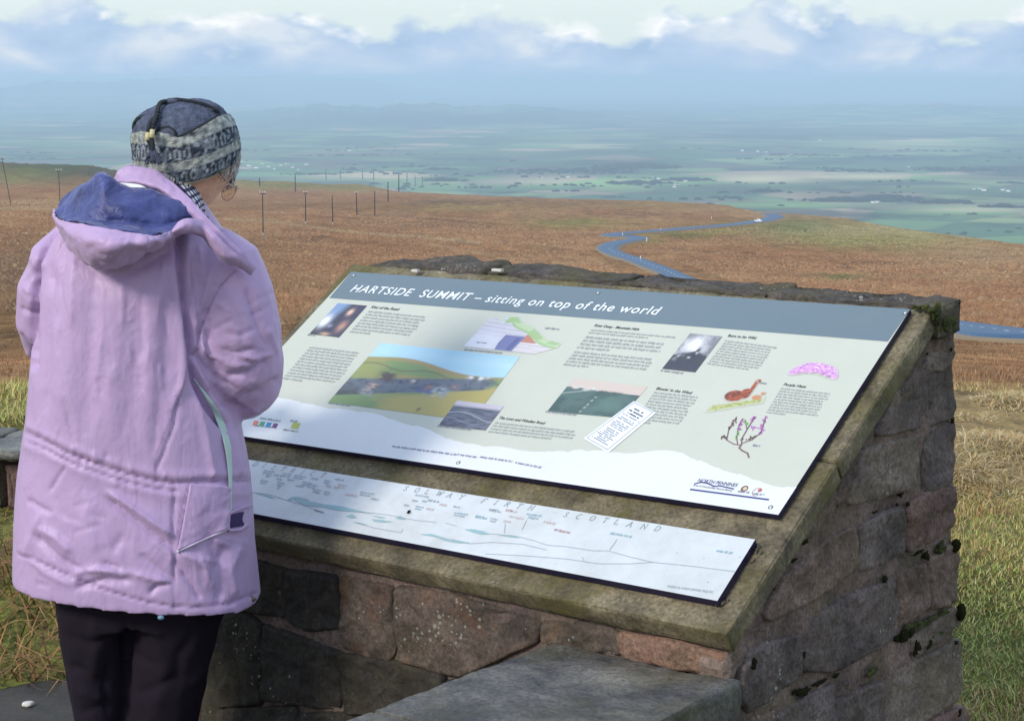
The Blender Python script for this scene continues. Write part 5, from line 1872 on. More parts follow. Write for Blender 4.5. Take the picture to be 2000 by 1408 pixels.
# long drape of the back
for pts, a, w in [([(300, 545), (298, 680), (292, 830)], 5, 22), ([(345, 480), (352, 560), (362, 650), (372, 740)], 7, 16), ([(262, 560), (262, 700), (256, 860)], -5, 16), ([(225, 540), (222, 700), (215, 870)], 5, 20), ([(185, 530), (178, 680), (165, 860)], -5, 16),
                  ([(150, 510), (130, 650), (120, 830)], 6, 20), ([(105, 520), (92, 650), (88, 820)], -6, 12), ([(330, 560), (325, 650), (322, 800)], -6, 13), ([(282, 540), (276, 620), (279, 700)], -3, 8), ([(128, 470), (118, 560), (110, 640)], -5, 9),
                  ([(150, 470), (140, 560), (142, 640)], 3, 8), ([(198, 540), (200, 640), (190, 740)], 3, 8), ([(318, 510), (312, 600)], 3, 7), ([(240, 545), (240, 640)], 3, 7), ([(355, 600), (357, 680), (350, 790)], 4, 9), ([(305, 700), (310, 800), (300, 890)], -3, 9)]:
    fold(pts, a, w)
# armholes
fold([(350, 462), (352, 520), (360, 580), (366, 640), (372, 700), (384, 745), (405, 790), (440, 830)], -19, 9, False)
fold([(364, 470), (372, 560), (380, 630), (390, 690)], 6, 9)
fold([(462, 528), (430, 560), (408, 600), (392, 640), (382, 680)], -2.5, 3.5)
fold([(112, 440), (92, 475), (76, 515), (69, 570), (67, 640), (66, 715)], -14, 6, False)
fold([(135, 445), (118, 480), (100, 520), (96, 560)], -6, 7)
fold([(100, 462), (85, 500), (80, 530)], 4, 5)
# right sleeve
for pts, a, w in [([(380, 690), (400, 715), (430, 745), (470, 765)], -6, 7), ([(378, 672), (410, 690), (450, 712), (500, 716)], 5, 9), ([(388, 655), (398, 700), (415, 735), (430, 760)], 5, 6), ([(375, 700), (392, 735), (412, 765)], 6, 6), ([(520, 700), (480, 728), (440, 735)], -5, 7),
                  ([(548, 735), (510, 765), (470, 775)], -6, 8), ([(535, 690), (500, 700), (470, 695)], 4, 7), ([(440, 560), (452, 620), (470, 670)], 5, 14), ([(480, 560), (498, 620), (520, 680)], -5, 12), ([(400, 600), (408, 640), (404, 670)], -4, 6), ([(415, 520), (405, 570), (385, 620)], 5, 8),
                  ([(545, 760), (520, 790), (490, 805)], 4, 7), ([(405, 745), (440, 785), (480, 800)], -5, 8), ([(372, 500), (376, 560), (372, 610)], -5, 7), ([(388, 480), (392, 540)], 4, 6), ([(500, 640), (470, 655), (440, 650)], -3, 6), ([(430, 680), (460, 690), (500, 680)], -3, 5), ([(525, 640), (540, 690)], 3, 6),
                  ([(384, 640), (388, 680), (380, 700)], -7, 4), ([(394, 636), (398, 676)], 5, 4)]:
    fold(pts, a, w)
# left sleeve
for pts, a, w in [([(40, 600), (55, 610), (68, 616)], -5, 5), ([(38, 650), (52, 668), (66, 690)], -5, 5), ([(45, 560), (62, 575)], 4, 6), ([(40, 690), (54, 690), (66, 702)], 4, 5), ([(60, 500), (72, 530)], 3, 6)]:
    fold(pts, a, w)
rz = random.Random(17)
for i in range(70):             # small sharp creases of thin nylon
    zone = rz.random()
    if zone < .34:
        cx, cy = rz.uniform(385, 535), rz.uniform(560, 800); dx, dy = rz.choice([(1, .25), (.9, -.5), (.5, 1), (1, .6)])
    elif zone < .62:
        cx, cy = rz.uniform(60, 470), rz.uniform(970, 1150); dx, dy = rz.choice([(1, .45), (1, .2), (.4, 1), (1, -.3)])
    else:
        cx, cy = rz.uniform(100, 340), rz.uniform(560, 880); dx, dy = rz.choice([(.08, 1), (-.1, 1), (.25, 1)])
    L_ = rz.uniform(14, 42)
    a_ = rz.choice([-1, 1]) * rz.uniform(.8, 2.2)
    fold([(cx - dx * L_, cy - dy * L_), (cx + rz.uniform(-4, 4), cy + rz.uniform(-4, 4)), (cx + dx * L_, cy + dy * L_)], a_, rz.uniform(3, 6))
# waist drawcord and its gathers
cord = [(54, 846), (90, 862), (130, 884), (165, 898), (205, 912), (250, 926), (300, 938), (345, 944), (372, 942), (420, 940), (490, 938)]
fold(cord, -5, 5, False)
fold([(x, y + 15) for x, y in cord[:8]], -3, 3.5, False)
fold([(x, y - 14) for x, y in cord], 2, 9, False)
fold([(x, y + 26) for x, y in cord], 2, 12, False)
rf = random.Random(3)
cd = cr(np.array(cord), 60)
for i in range(44):
    cx, cy = cd[rf.randint(1, 56)] + np.array([rf.uniform(-4, 4), rf.uniform(-6, 6)])
    L_ = rf.uniform(10, 34)
    s_ = rf.choice([-1, 1])
    dx = rf.uniform(-7, 7)
    fold([(cx, cy), (cx + dx, cy + s_ * L_)], rf.choice([-1, 1]) * rf.uniform(.8, 2.2), rf.uniform(3, 5))
# skirt of the coat
for pts, a, w in [([(208, 958), (250, 985), (300, 1020), (345, 1050)], 8, 9), ([(206, 968), (245, 1000), (290, 1035), (340, 1075)], -7, 8), ([(52, 975), (75, 990), (103, 1002)], -5, 5), ([(130, 910), (112, 935), (96, 962)], -3, 4), ([(62, 1040), (95, 1070), (130, 1105), (150, 1130)], -6, 9),
                  ([(75, 1030), (110, 1050), (140, 1080)], 5, 10), ([(150, 1140), (148, 1118), (190, 1112), (262, 1120)], 6, 7), ([(145, 1150), (200, 1132), (258, 1134)], -6, 7), ([(200, 1098), (228, 1108), (236, 1120)], -5, 5), ([(262, 1120), (300, 1130), (336, 1138)], 5, 8), ([(290, 1160), (305, 1145), (336, 1138)], -6, 6),
                  ([(270, 1080), (310, 1110), (340, 1135)], -4, 7), ([(300, 1050), (332, 1080), (338, 1100)], 4, 6), ([(350, 1110), (380, 1150), (392, 1170)], -5, 7), ([(342, 950), (338, 1020), (340, 1100), (340, 1160)], -4, 4), ([(345, 1075), (400, 1105), (420, 1150)], 6, 11), ([(440, 1060), (425, 1110), (430, 1180)], -5, 10),
                  ([(470, 1060), (450, 1110), (460, 1170)], 5, 12), ([(400, 1030), (420, 1090), (410, 1150)], -4, 9), ([(80, 1000), (60, 1050), (45, 1090)], 4, 12), ([(180, 960), (170, 1030), (190, 1080)], 4, 16), ([(240, 1040), (220, 1080)], -3, 8), ([(120, 1090), (180, 1125)], -4, 6), ([(55, 1090), (90, 1120), (140, 1145)], 3, 6),
                  ([(380, 760), (400, 830), (412, 900), (418, 935)], 5, 9), ([(455, 840), (462, 890), (470, 930)], 5, 7), ([(352, 750), (340, 830), (318, 890), (300, 930)], -3.5, 4), ([(368, 660), (358, 740), (335, 800)], 4, 8)]:
    fold(pts, a, w)
# hem band with its stitched gathers
hem = [(36, 1082), (80, 1098), (130, 1122), (190, 1146), (240, 1162), (290, 1176), (340, 1184), (400, 1186), (450, 1178), (500, 1158)]
fold(hem, -3.5, 3, False)
hd = cr(np.array(hem), 70)
for i in range(46):
    cx, cy = hd[rf.randint(1, 66)]
    fold([(cx, cy - 9), (cx + rf.uniform(-3, 3), cy + 6)], rf.uniform(-1.1, .8), rf.uniform(2.6, 4))
# yoke below the hood, side seam, pocket shadow
fold([(112, 440), (150, 500), (200, 540), (260, 530), (330, 490), (350, 462)], -4, 12)
lowf = np.array([fbm(v[0], v[1], v[2] * .7, 9.0, 3) for v in V])
finef = np.array([fbm(v[0] * 1.5, v[1] * 1.5, v[2] * .22 + 5, 20.0, 4) for v in V])
allf = .0020 * lowf + .0014 * finef
V = V + N * (1.3 * disp * fr + allf * (1 - .35 * fr))[:, None]
# stitched seams (thread colour lies in the cloth)
LIL = np.array(srgb(200, 171, 212, .81))
cj = np.tile(LIL, (len(V), 1))


def seam(pts, w=1.6, k=.55, col=(.55, .45, .62)):
    global cj
    d, _ = sdist(pts)
    mm = (np.exp(-(d / w) ** 2) * k * (fr > .02))[:, None]
    cj = cj * (1 - mm) + cj * np.array(col) * mm * .6


for pts in [[(462, 528), (430, 560), (408, 600), (392, 640), (382, 680)], [(368, 660), (360, 740), (345, 790), (320, 850), (305, 888), (302, 935)], cord, [(x, y + 15) for x, y in cord[:8]], hem, [(372, 944), (360, 1000), (347, 1075)], [(342, 1080), (341, 1130), (338, 1190)], [(366, 945), (354, 1000), (342, 1060)]]:
    seam(pts)


def f(t, b):
    a = t.add('ShaderNodeAttribute', attribute_name='tint').outputs['Color']
    P = geo(t)
    n = t.noise(P, 26.0, 5, .6)
    w = t.noise(P, 420.0, 2, .5)
    c = t.mix(t.math('MULTIPLY', n, .22), a, srgb(160, 132, 186, .8))
    t.l.new(c, b.inputs['Base Color'])
    b.inputs['Roughness'].default_value = .48
    b.inputs['Specular IOR Level'].default_value = .4
    b.inputs['Sheen Weight'].default_value = .15
    def ridged(loc, sc, det):
        q = t.noise(t.mapping(P, scale=sc, loc=loc), 1.0, det, .55, .6)
        return t.math('MULTIPLY', t.math('ABSOLUTE', t.math('SUBTRACT', q, .5)), -2.0)
    r1 = ridged((0, 0, 0), (11, 11, 5), 3)
    r2 = ridged((4, 2, 7), (26, 26, 15), 2)
    hh = t.math('ADD', t.math('MULTIPLY', r1, 1.0), t.math('MULTIPLY', r2, .28))
    hh = t.math('ADD', hh, t.math('ADD', t.math('MULTIPLY', n, .4), t.math('MULTIPLY', w, .03)))
    bump(t, b, hh, .26, .016)


m_coat = material('lilac_coat_cloth', f)
coat = mk('coat', V, F, m_coat, PE, True, cols=cj)
bvh = BVHTree.FromPolygons([Vector(v) for v in V], [tuple(int(i) for i in q) for q in F])


def surf(x, y, off=0.004):
    r = ray(x, y)
    r = r / np.linalg.norm(r)
    h = bvh.ray_cast(Vector(CAM), Vector(r))
    if h[0] is None:
        h = bvh.find_nearest(Vector(at(x, y, 3.95)))
    return np.array(h[0]) - r * off


def patch(name, rows, nu, nv, mat, parent=PE, thick=.0, wr=0.0, seed=0, col=None, freq=16.0):
    R = np.array([[at(*p) if len(p) == 3 else surf(p[0], p[1], .006) for p in row] for row in rows])
    G = cr(R, nv)
    G = np.transpose(cr(np.transpose(G, (1, 0, 2)), nu), (1, 0, 2))
    if wr:
        dx = np.gradient(G, axis=1)
        dy = np.gradient(G, axis=0)
        nn = np.cross(dx, dy)
        nn /= np.linalg.norm(nn, axis=2)[..., None] + 1e-9
        for j in range(G.shape[0]):
            for i in range(G.shape[1]):
                p = G[j, i]
                G[j, i] = p + nn[j, i] * wr * (1 - abs(fbm(p[0], p[1], p[2] + seed, freq, 4)) * 3)
    V = G.reshape(-1, 3)
    F = grid_faces(nv, nu)
    o = mk(name, V, F, mat, parent, True, cols=np.tile(np.array(col), (len(V), 1)) if col is not None else None)
    if thick:
        s = o.modifiers.new('cloth_thickness', 'SOLIDIFY')
        s.thickness = thick
        s.offset = 0
    return o


def f(t, b):
    P = geo(t)
    n = t.noise(P, 18.0, 5, .6, .4)
    t.l.new(t.ramp(n, [(0.3, srgb(44, 52, 112, .75)), (0.7, srgb(74, 86, 156, .8))]), b.inputs['Base Color'])
    b.inputs['Roughness'].default_value = .5
    b.inputs['Sheen Weight'].default_value = .2
    bump(t, b, n, .4, .03)


m_navy = material('navy_lining', f)
m_white = plain('white_lining', (.72, .74, .72), .7)
m_mint = plain('pale_mint_lining', srgb(196, 220, 214, .85), .6, var=.2, scale=30)

# hood hanging behind the shoulders
hood = patch('hood', [
    [(104, 408, 3.93), (112, 428, 3.85), (150, 436, 3.775), (200, 444, 3.735), (255, 454, 3.73), (300, 460, 3.745), (330, 453, 3.785), (350, 440, 3.83)],
    [(103, 412, 3.94), (113, 438, 3.845), (145, 460, 3.755), (195, 474, 3.71), (250, 478, 3.71), (295, 474, 3.73), (328, 464, 3.78), (350, 448, 3.83)],
    [(106, 418, 3.95), (122, 456, 3.86), (150, 492, 3.775), (196, 508, 3.735), (247, 500, 3.74), (290, 486, 3.765), (326, 470, 3.80), (350, 455, 3.84)],
    [(110, 424, 3.97), (128, 470, 3.89), (154, 506, 3.82), (198, 527, 3.79), (247, 512, 3.80), (292, 492, 3.82), (328, 474, 3.84), (351, 458, 3.86)],
    [(114, 424, 4.0), (134, 466, 3.95), (160, 498, 3.91), (200, 512, 3.90), (247, 498, 3.90), (292, 480, 3.91), (328, 468, 3.90), (352, 456, 3.90)]],
    90, 44, m_coat, thick=.004, wr=.0035, seed=3, col=LIL, freq=19)
# inside of the hood
patch('hood_lining', [
    [(108, 410, 3.925), (118, 428, 3.86), (152, 437, 3.785), (200, 445, 3.745), (255, 455, 3.74), (300, 460, 3.755), (330, 453, 3.795), (352, 438, 3.84), (395, 428, 3.87)],
    [(112, 404, 3.94), (126, 418, 3.88), (156, 428, 3.83), (200, 434, 3.80), (255, 440, 3.79), (300, 446, 3.80), (334, 438, 3.83), (356, 428, 3.86), (398, 424, 3.88)],
    [(120, 395, 3.95), (136, 400, 3.90), (164, 400, 3.84), (202, 396, 3.80), (250, 405, 3.80), (300, 420, 3.815), (340, 420, 3.84), (368, 420, 3.865), (402, 422, 3.885)],
    [(132, 386, 3.96), (150, 372, 3.93), (172, 362, 3.87), (200, 344, 3.85), (236, 366, 3.86), (284, 374, 3.865), (330, 386, 3.87), (368, 404, 3.88), (408, 424, 3.89)],
    [(136, 392, 3.98), (152, 382, 3.98), (176, 372, 3.95), (206, 356, 3.93), (238, 376, 3.92), (284, 384, 3.91), (330, 396, 3.90), (368, 412, 3.90), (408, 432, 3.90)],
    [(140, 430, 3.97), (156, 430, 3.96), (180, 420, 3.95), (210, 410, 3.94), (240, 410, 3.93), (284, 410, 3.92), (330, 415, 3.91), (368, 425, 3.90), (406, 440, 3.90)]],
    130, 90, m_navy, thick=.003, wr=.0050, seed=8, freq=9)
# folds of the lining seen as deeper valleys
patch('hood_flap', [
    [(338, 446, 3.80), (352, 432, 3.80), (372, 428, 3.81), (396, 432, 3.83), (424, 460, 3.82), (455, 490, 3.83), (478, 506, 3.85), (497, 524, 3.87)],
    [(334, 454, 3.79), (352, 445, 3.79), (374, 440, 3.80), (396, 445, 3.82), (418, 468, 3.815), (450, 500, 3.825), (474, 514, 3.85), (494, 530, 3.87)],
    [(326, 461, 3.80), (350, 456, 3.80), (376, 454, 3.81), (398, 462, 3.83), (414, 480, 3.825), (440, 506, 3.83), (470, 520, 3.86), (491, 535, 3.875)],
    [(324, 462, 3.83), (350, 458, 3.83), (376, 456, 3.84), (398, 464, 3.855), (412, 484, 3.86), (438, 509, 3.865), (468, 522, 3.89), (489, 536, 3.90)]],
    70, 26, m_coat, thick=.004, wr=.002, seed=5, col=LIL)
# stand-up collar
patch('collar', [
    [(222, 352, 3.93), (232, 334, 3.93), (252, 326, 3.93), (296, 331, 3.925), (330, 352, 3.91), (366, 384, 3.885), (404, 424, 3.865), (440, 462, 3.86), (472, 492, 3.865), (498, 524, 3.885)],
    [(224, 355, 3.93), (238, 347, 3.92), (262, 342, 3.915), (300, 349, 3.905), (326, 366, 3.89), (356, 392, 3.875), (392, 426, 3.86), (432, 466, 3.855), (466, 498, 3.86), (496, 527, 3.88)],
    [(226, 357, 3.93), (243, 357, 3.91), (270, 358, 3.90), (304, 366, 3.89), (322, 376, 3.885), (348, 398, 3.875), (382, 428, 3.865), (424, 470, 3.855), (460, 504, 3.86), (494, 530, 3.885)],
    [(228, 360, 3.95), (245, 364, 3.94), (272, 368, 3.93), (304, 374, 3.92), (322, 384, 3.91), (346, 404, 3.90), (380, 434, 3.885), (422, 476, 3.88), (458, 510, 3.89), (492, 536, 3.905)]],
    110, 26, m_coat, thick=.005, wr=.0018, seed=6, col=LIL)
patch('collar_lining', [[(225, 357, 3.925), (245, 358, 3.905), (272, 361, 3.89), (292, 370, 3.882)], [(228, 362, 3.92), (247, 366, 3.90), (272, 371, 3.885), (290, 375, 3.88)], [(232, 365, 3.925), (250, 370, 3.905), (272, 374, 3.89), (288, 377, 3.885)]], 20, 6, m_white, thick=.002)
# far side of the collar, closing round the neck
patch('collar', [[(224, 350, 3.94), (240, 328, 4.0), (300, 322, 4.06), (370, 372, 4.10), (420, 436, 4.10), (455, 478, 4.06), (494, 520, 3.93)],
                 [(228, 372, 3.95), (246, 352, 4.01), (300, 350, 4.08), (370, 400, 4.12), (418, 456, 4.12), (452, 496, 4.07), (492, 534, 3.94)]], 60, 8, m_coat, thick=.004, col=LIL)


# checked scarf
def f(t, b):
    a = t.add('ShaderNodeAttribute', attribute_name='tint').outputs['Color']
    t.l.new(a, b.inputs['Base Color'])
    b.inputs['Roughness'].default_value = .85


m_check = material('checked_cloth', f)
R = np.array([[at(*p) for p in row] for row in [[(316, 345, 3.95), (338, 352, 3.93), (362, 376, 3.915), (384, 406, 3.90), (392, 424, 3.90)], [(330, 338, 3.965), (352, 346, 3.95), (376, 372, 3.935), (392, 396, 3.925), (396, 420, 3.92)], [(340, 330, 3.99), (362, 342, 3.98), (384, 368, 3.97), (398, 394, 3.95), (402, 420, 3.94)]]])
G = np.transpose(cr(np.transpose(cr(R, 40), (1, 0, 2)), 110), (1, 0, 2))
cc = np.zeros(G.shape)
for j in range(40):
    for i in range(110):
        a_, b_ = (i / 110 * 9) % 1, (j / 40 * 5) % 1
        k = (1 if a_ < .42 else 0) + (1 if b_ < .42 else 0)
        cc[j, i] = [srgb(226, 224, 226, .9), srgb(84, 84, 120, .8), srgb(26, 26, 52, .8)][k]
sc = mk('scarf', G.reshape(-1, 3), grid_faces(40, 110), m_check, PE, True, cols=cc.reshape(-1, 3))
sc.modifiers.new('cloth_thickness', 'SOLIDIFY').thickness = .004

# pale gusset strip under the arm and the pocket
patch('side_gusset', [[(378, 738), (400, 775), (420, 815), (436, 860), (444, 905), (447, 950), (449, 1000)], [(383, 745), (409, 782), (430, 822), (444, 864), (449, 905), (450, 950), (450, 1000)], [(388, 752), (418, 788), (440, 830), (450, 866), (453, 905), (453, 950), (452, 1000)]], 60, 6, m_mint, thick=.002)
patch('pocket_flap', [[(371, 945), (396, 946), (422, 948), (446, 950), (449, 955)], [(364, 985), (390, 984), (416, 984), (444, 984), (449, 984)], [(355, 1035), (382, 1026), (410, 1018), (440, 1008), (448, 1004)], [(347, 1075), (375, 1062), (405, 1048), (432, 1037), (447, 1030)]], 34, 30, m_coat, thick=.005, wr=.0015, seed=2, col=LIL)
patch('pocket_trim', [[(346, 1075), (375, 1062), (405, 1048), (432, 1037), (448, 1029)], [(345, 1078), (375, 1065), (405, 1051), (432, 1040), (448, 1032)]], 30, 4, plain('pale_lilac_trim', srgb(214, 204, 226, .9), .6), thick=.006)
patch('pocket_opening', [[(447, 1008), (457, 1004), (466, 1001), (476, 999)], [(447, 1018), (456, 1016), (465, 1015), (473, 1014)], [(447, 1031), (457, 1029), (466, 1028), (477, 1024)]], 14, 10, plain('pocket_shadow_cloth', srgb(70, 52, 110, .6), .8), thick=.002)
patch('pocket_trim', [[(449, 1000), (463, 993), (478, 988), (491, 985)], [(449, 1003), (463, 997), (478, 991), (491, 988)]], 16, 4, m_coat, thick=.006, col=LIL * 1.05)
patch('pocket_trim', [[(447, 1033), (458, 1032), (470, 1030), (480, 1022)], [(447, 1038), (458, 1037), (472, 1035), (485, 1026)]], 16, 4, m_coat, thick=.006, col=LIL * 1.05)
p = surf(494, 1169, .004)
MB().sphere(p, (.0065, .004, .0065), 16, 8).build('snap_button', plain('brass_snap', srgb(128, 118, 104, .8), .35, metallic=.6), PE, True)
p = surf(314, 1200, .002)
MB().sphere(p - z_ * .006, (.007, .005, .005), 12, 8).build('cord_toggle', plain('blue_toggle', srgb(110, 150, 170, .8), .5), PE, True)
pp = [surf(340, 452, .02), surf(343, 458, .028), surf(347, 463, .026), surf(344, 466, .024), surf(340, 462, .024)]
MB().tube(pp, .0025, 6).build('drawcord', plain('grey_cord', srgb(120, 110, 140, .8), .7), PE, True)

# ------------------------------------------------------------------ body: one continuous figure under the clothes
mb = MB()
HC = at(373, 309, 4.03)       # centre of the head
fy, fp = radians(-37), radians(-24)
Rm = Matrix.Rotation(fy, 3, 'Z') @ Matrix.Rotation(fp, 3, 'X')
Rm = np.array(Rm)
hx, hy, hzv_ = Rm @ np.array([1, 0, 0]), Rm @ np.array([0, 1, 0]), Rm @ np.array([0, 0, 1])


def headpt(x, y, z): return HC + hx * x + hy * y + hzv_ * z


def headshape(th, ph):
    z = cos(ph)
    x, y = sin(ph) * cos(th), sin(ph) * sin(th)
    rx, ry, rz = .078, .098, .114
    X_, Y_, Z_ = x * rx, y * ry, z * rz
    if z < 0:                       # narrow jaw
        k = 1 + z * .20
        Z_ *= 1 + .14 * (-z)
        X_ *= k
        if y > 0: Y_ *= 1 + z * .10
        else: Y_ *= 1 + z * .34
    if y > 0:
        Y_ += .020 * exp(-((X_ / .014) ** 2)) * exp(-(((Z_ + .016) / .022) ** 2))            # nose
        Y_ += .009 * exp(-((X_ / .011) ** 2)) * exp(-(((Z_ + .026) / .010) ** 2))
        for sx in (-1, 1):
            Y_ -= .010 * exp(-(((X_ - sx * .031) / .014) ** 2) - ((Z_ - .004) / .010) ** 2)   # eye sockets
            Y_ += .004 * exp(-(((X_ - sx * .031) / .018) ** 2) - ((Z_ - .022) / .006) ** 2)   # brows
            Y_ += .005 * exp(-(((X_ - sx * .044) / .014) ** 2) - ((Z_ + .022) / .012) ** 2)   # cheeks
        Y_ += .004 * exp(-((X_ / .022) ** 2) - ((Z_ + .052) / .006) ** 2)                     # lips
        Y_ -= .003 * exp(-((X_ / .024) ** 2) - ((Z_ + .0525) / .002) ** 2)
        Y_ += .007 * exp(-((X_ / .02) ** 2) - ((Z_ + .085) / .014) ** 2)                      # chin
    return headpt(X_, Y_, Z_)


Vh = [headshape(0, 0.001)]
nu_, nv_ = 72, 60
for i in range(1, nv_):
    for k in range(nu_):
        Vh.append(headshape(2 * pi * k / nu_, pi * i / nv_))
Vh.append(headshape(0, pi))
Fh = [(0, 1 + k, 1 + (k + 1) % nu_) for k in range(nu_)] + [tuple(q) for q in grid_faces(nv_ - 1, nu_, True, 1)[:, ::-1]]
o_h = 1 + (nv_ - 2) * nu_
Fh += [(len(Vh) - 1, o_h + (k + 1) % nu_, o_h + k) for k in range(nu_)]
mb.add(Vh, Fh)
for sx in (-1, 1):              # ears
    mb.sphere(headpt(sx * .076, -.004, -.004), (.008, .017, .030), 14, 10, hx, hy, hzv_)
nb = at(330, 420, 4.02)
mb.tube([HC - hzv_ * .03 - hy * .02, HC - hzv_ * .09 - hy * .03, (HC - hzv_ * .12 + nb) / 2, nb], [.052, .052, .056, .075], 20)
# trunk
bt = []
for py, xl, xr, ry in [(1130, 120, 430, .11), (1000, 110, 440, .125), (880, 115, 430, .115), (740, 115, 410, .11), (600, 110, 410, .11), (500, 130, 410, .10), (440, 190, 390, .08), (405, 250, 380, .06)]:
    L_, R_ = at(xl, py, 4.02), at(xr, py, 4.02)
    bt.append(((L_ + R_) / 2, (R_[0] - L_[0]) / 2, ry, 2.2, 0))
ringtube(mb, bt, 40)


def arm(pts): mb.tube([at(x, y, Y) for x, y, Y, r in pts], [r for *_, r in pts], 14)


arm([(380, 480, 4.01, .055), (425, 560, 4.0, .052), (458, 660, 4.0, .045), (468, 735, 4.06, .042), (455, 742, 4.22, .036), (440, 736, 4.36, .027), (432, 732, 4.42, .024)])
arm([(165, 480, 4.02, .055), (125, 560, 4.02, .048), (108, 650, 4.06, .040), (118, 675, 4.18, .036), (165, 686, 4.28, .030), (225, 700, 4.38, .024), (250, 706, 4.42, .023)])
# legs reach the ground
Lh, Rh = at(195, 1150, 4.03), at(345, 1165, 3.99)
Lf, Rf_ = np.array([Lh[0] + .03, 4.05, .07]), np.array([Rh[0] - .03, 4.02, .07])
for a_, b_ in ((Lh, Lf), (Rh, Rf_)):
    mid = (a_ + b_) / 2 + np.array([0, .01, 0])
    mb.tube([a_ + z_ * .05, mid, b_], [.085, .058, .042], 16)
    mb.tube([b_ + np.array([0, -.05, -.01]), b_ + np.array([.03, .03, -.02]), b_ + np.array([.08, .13, -.03])], [.035, .04, .03], 12)
# hands joined in front of the coat
wr_ = [(at(432, 732, 4.42), -1), (at(250, 706, 4.42), 1)]
for wp, sg in wr_:
    ctr = at(345, 716, 4.46)
    d = ctr - wp
    d /= np.linalg.norm(d)
    sd_ = np.cross(d, z_)
    sd_ /= np.linalg.norm(sd_)
    upn_ = np.cross(sd_, d)
    palm = wp + d * .05
    mb.sphere(palm, (.047, .016, .040), 16, 10, d, sd_, upn_)
    for k, (ln, off) in enumerate([(.070, .029), (.078, .010), (.073, -.009), (.058, -.027)]):
        b0 = palm + d * .026 + upn_ * off
        b1 = b0 + d * ln * .45
        b2 = b1 + d * ln * .18 + sd_ * sg * ln * .28
        b3 = b2 - d * ln * .10 + sd_ * sg * ln * .24
        mb.tube([b0, b1, b2, b3], [.0098, .0092, .0086, .0072], 10)
    t0 = palm - d * .02 + upn_ * .034
    t1 = t0 + upn_ * .024 + d * .022
    t2 = t1 + d * .032 + sd_ * sg * .006
    mb.tube([t0, t1, t2], [.013, .011, .009], 10)


def f(t, b):
    P = geo(t)
    n = t.noise(P, 60.0, 5, .6)
    c = t.ramp(n, [(0.3, srgb(206, 150, 122, .85)), (0.7, srgb(224, 176, 148, .9))])
    v = t.voro(P, 90.0)
    c = t.mix(t.math('MULTIPLY', t.math('SUBTRACT', 1.0, t.math('MULTIPLY', v.outputs['Distance'], 5.0, clamp=True), clamp=True), .35), c, srgb(170, 104, 80, .8))
    t.l.new(c, b.inputs['Base Color'])
    b.inputs['Roughness'].default_value = .55
    b.inputs['Subsurface Weight'].default_value = .12
    b.inputs['Subsurface Radius'].default_value = (.01, .004, .002)
    bump(t, b, t.noise(P, 160.0, 4, .6), .25, .003)


m_skin = material('skin', f)
Vb, Fb = remeshed(mb, .0042, 2, .4)
body = mk('body', Vb, Fb, m_skin, PE, True)
# ear detail
for k in (1,):
    pts = [headpt(.080 + .004 * sin(a), -.004 + .014 * cos(a), -.004 + .026 * sin(a)) for a in np.linspace(-1.0, 3.6, 12)]
    MB().tube(pts, .0035, 8).build('ear_rim', m_skin, body, True)
m_eye = plain('eye_white', (.75, .73, .7), .2)
m_iris = plain('eye_iris', (.06, .09, .12), .2)
for sx in (-1, 1):
    MB().sphere(headpt(sx * .031, .074, .004), .0115, 16, 12, hx, hy, hzv_).build('eye', m_eye, body, True)
    MB().sphere(headpt(sx * .031, .0815, .001), .0055, 12, 8, hx, hy, hzv_).build('iris', m_iris, body, True)
# hair: short, white, showing below the hat's front edge and at the nape
m_hair = plain('white_hair', srgb(206, 200, 196, .9), .6, var=.5, scale=120)
mh_ = MB()
rh = random.Random(5)
for k in range(420):
    th = rh.uniform(-.55, 1.35)
    z0 = rh.uniform(-.005, .055)
    if .35 < th < .95 and z0 < .02 and rh.random() < .5: continue
    x0, y0 = .079 * cos(th), .102 * sin(th)
    p0 = headpt(x0, y0, z0)
    dz = -rh.uniform(.018, .04)
    p1 = headpt(x0 * 1.07, y0 * 1.05 + .002, z0 + dz * .5)
    p2 = headpt(x0 * 1.05 + rh.uniform(-.006, .006), y0 * 1.02 + rh.uniform(-.008, .008), z0 + dz)
    mh_.tube([p0, p1, p2], [.0016, .0014, .0006], 4, False)
for k in range(260):
    th = rh.uniform(-2.6, -.4)
    x0, y0 = .079 * cos(th), .1 * sin(th)
    z0 = rh.uniform(-.06, -.03)
    mh_.tube([headpt(x0 * .92, y0 * .92, z0), headpt(x0 * .93, y0 * .95, z0 - .02), headpt(x0 * .86, y0 * .9, z0 - .04)], [.0016, .0014, .0006], 4, False)
mh_.build('hair', m_hair, PE, True)
# spectacles
m_wire = plain('bronze_wire', srgb(186, 158, 148, .8), .3, metallic=.4)
gl = material('lens', lambda t, b: (b.inputs['Transmission Weight'].__setattr__('default_value', .95), b.inputs['Roughness'].__setattr__('default_value', .02), b.inputs['IOR'].__setattr__('default_value', 1.05), b.inputs['Base Color'].__setattr__('default_value', (.95, .97, 1, 1))))
GLS = MB()
sp0 = MB()
hinge = headpt(.062, .088, -.026)
tail = headpt(.078, .0, .010)
lc_ = headpt(.031, .103, -.036) + hx * .022 + hzv_ * .010
sp0.tube([at(430, 338, 3.97), at(436, 346, 3.968), at(446, 359, 3.99), lc_], .0016, 8)
sp0.build('spectacles', m_wire, PE, True)
for sx in (-1, 1):
    lc = headpt(sx * .031, .103, -.036)
    pts = [lc + hx * .023 * cos(a) + hzv_ * .018 * sin(a) - hy * .006 * abs(cos(a)) * (1 if sx * cos(a) > 0 else 0) for a in np.linspace(0, 2 * pi, 25)]
    MB().tube(pts, .0009, 6).build('lens_rim', m_wire, PE, True)
    MB().add([lc] + pts[:-1], [(0, i + 1, (i + 1) % 24 + 1) for i in range(24)]).build('lens', gl, PE, True)
